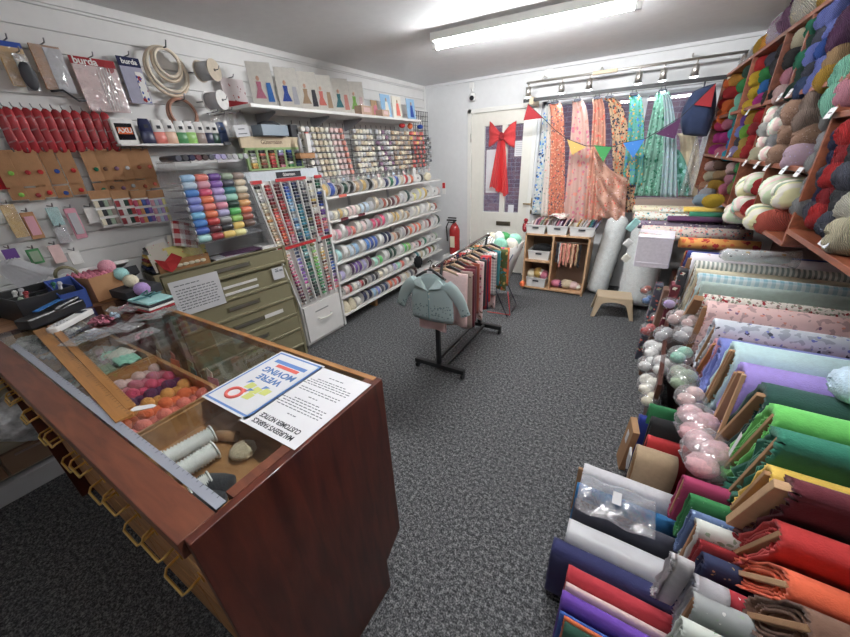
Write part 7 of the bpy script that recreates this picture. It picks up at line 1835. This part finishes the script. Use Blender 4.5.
# ================================================================= BAGGED WOOL ALONG THE BOARD
BAG = clear()
def bagged(p, r, c, label, n=3, s=(1, 1, 1), tall=False):
    t = thing('wool_bag', label, 'wool bag', p)
    mm = mat('yarn', c) if isinstance(c, str) else c
    for k in range(n):
        m = M(); off = Vector(((k % 2 - .5) * r * .5, (k - (n - 1) / 2) * r * .75, .0 + (k % 2) * r * .25))
        m.ball(off, (r * .55 * s[0], r * .50 * s[1], r * .5 * s[2]), 18, 10, lambda th, ph: 1 + .05 * math.sin(11 * th + 6 * ph) + .05 * math.sin(3 * th + k)); m.build('wool', mm, t)
    m = M(); m.ball((0, 0, 0), (r * .95 * s[0], r * (.75 + .35 * n * .8) * s[1] * .8, r * .85 * s[2]), 22, 14, lambda th, ph: 1 + .05 * math.sin(7 * th + 9 * ph) + .04 * math.sin(17 * th)); m.build('bag_film', BAG, t)
    return t
PKB = mat('yarn', hx('e0aab0'))
for px, py, z, r, c, lb in [(708, 455, .60, .085, PKB, 'clear bag of baby pink wool nearest the raspberry bolt'), (698, 425, .60, .08, PKB, 'clear bag of baby pink wool just beyond the nearest pink bag'), (690, 398, .60, .06, 'blush', 'small clear bag of blush wool above the pink bags'),
     (683, 378, .60, .065, 'sage', 'clear bag of pale sage wool'), (681, 356, .60, .06, 'mint', 'clear bag of pale mint wool beyond the sage bag'), (684, 335, .62, .06, 'silver', 'clear bag of pale grey wool with creased top'), (677, 318, .62, .06, 'blush', 'clear bag of pinkish grey wool'), (672, 303, .62, .06, 'lilac', 'clear bag of pale lilac wool farthest along the board'), (690, 322, .66, .05, 'blush', 'clear bag of pale pink cloth leaning on the board ends'),
     (664, 335, .52, .06, 'silver', 'grey clear bag hanging over the mahogany board'), (655, 350, .44, .07, 'white', 'clear bag of white wool, upper of the white bags'), (664, 366, .46, .065, 'white', 'clear bag of white wool lying against the board'), (650, 385, .40, .065, 'ivory', 'clear bag of ivory wool, lowest of the white bags'), (648, 365, .40, .06, 'white', 'clear bag of white wool at the aisle side'),
     (650, 400, .38, .05, 'cream', 'small clear bag of cream wool beside the green bolt'), (657, 318, .44, .05, 'red', 'clear bag of red wool with white label, upper end'), (648, 330, .40, .055, 'red', 'clear bag of red wool with white label, lower end'), (648, 300, .40, .05, 'azure', 'blue wool pack at the foot of the dark printed cloth'), (646, 290, .52, .045, 'coral', 'coral red wool pack above the blue one')]:
    q = onZ(px, py, z); bagged((q.x, q.y, z), r, c, lb, 3 if r > .06 else 2)
# dark printed bolts beyond, standing
q = onZ(668, 285, .70)
for k, (px, py, z, c, lb) in enumerate([(680, 270, .85, printed('dkprint', 'charcoal', ['ivory', 'crimson'], 24, .25), 'black and white printed cloth end below the tartan'), (672, 285, .75, printed('dkprint2', 'maroon', ['ivory'], 24, .25), 'maroon printed cloth end left of the black print'), (664, 290, .70, mat('fabric', 'brown'), 'brown cloth end beside the red wool bag'), (656, 285, .65, printed('dkprint3', 'slate', ['sage', 'coral'], 20, .25), 'slate and green printed cloth end nearest the stool')]):
    q = onZ(px, py, z); m = M(); m.prism([(0, 0, 0), (.05, 0, 0), (.03, -.02, .01 - z), (-.02, -.02, .01 - z)], (0, .10, 0)); tag(m.build('printed_cloth', c, loc=(q.x, q.y, z), bevel=.008), lb, 'cloth')
# lilac second core, paper labels on lime core
a = onX(709, 425, .385); b = onX(733, 371, .385)
for k, (p0, p1, lb) in enumerate([((709, 425), (734, 372), 'brown card core leaning beside the lilac bolt'), ((716, 436), (742, 374), 'brown card core with the lilac cloth wound on it'), ((704, 402), (731, 350), 'pale brown card core beside the pale aqua bolt'), ((688, 318), (700, 292), 'brown card core beside the small red flowers'), ((690, 340), (706, 305), 'brown card core beside the pink llama bolt')]):
    a = onX(*p0, .388); b = onX(*p1, .388); ax = (b - a); m = M(); nrm = Vector((0, -ax.z, ax.y)).normalized() * .006
    m.prism([nrm, ax + nrm, ax - nrm, -nrm], (.012, 0, 0)); tag(m.build('card_core', CARDL if k % 2 else CARD, loc=a, bevel=.002), lb, 'board')
a = onX(729, 455, .395); b = onX(742, 434, .395); ax = b - a; nrm = Vector((0, -ax.z, ax.y)).normalized() * .009
m = M(); m.prism([nrm, ax + nrm, ax - nrm, -nrm], (-.001, 0, 0)); tag(m.build('paper_label', PAPER, loc=a), 'white paper label on the core of the lime green bolt', 'label')
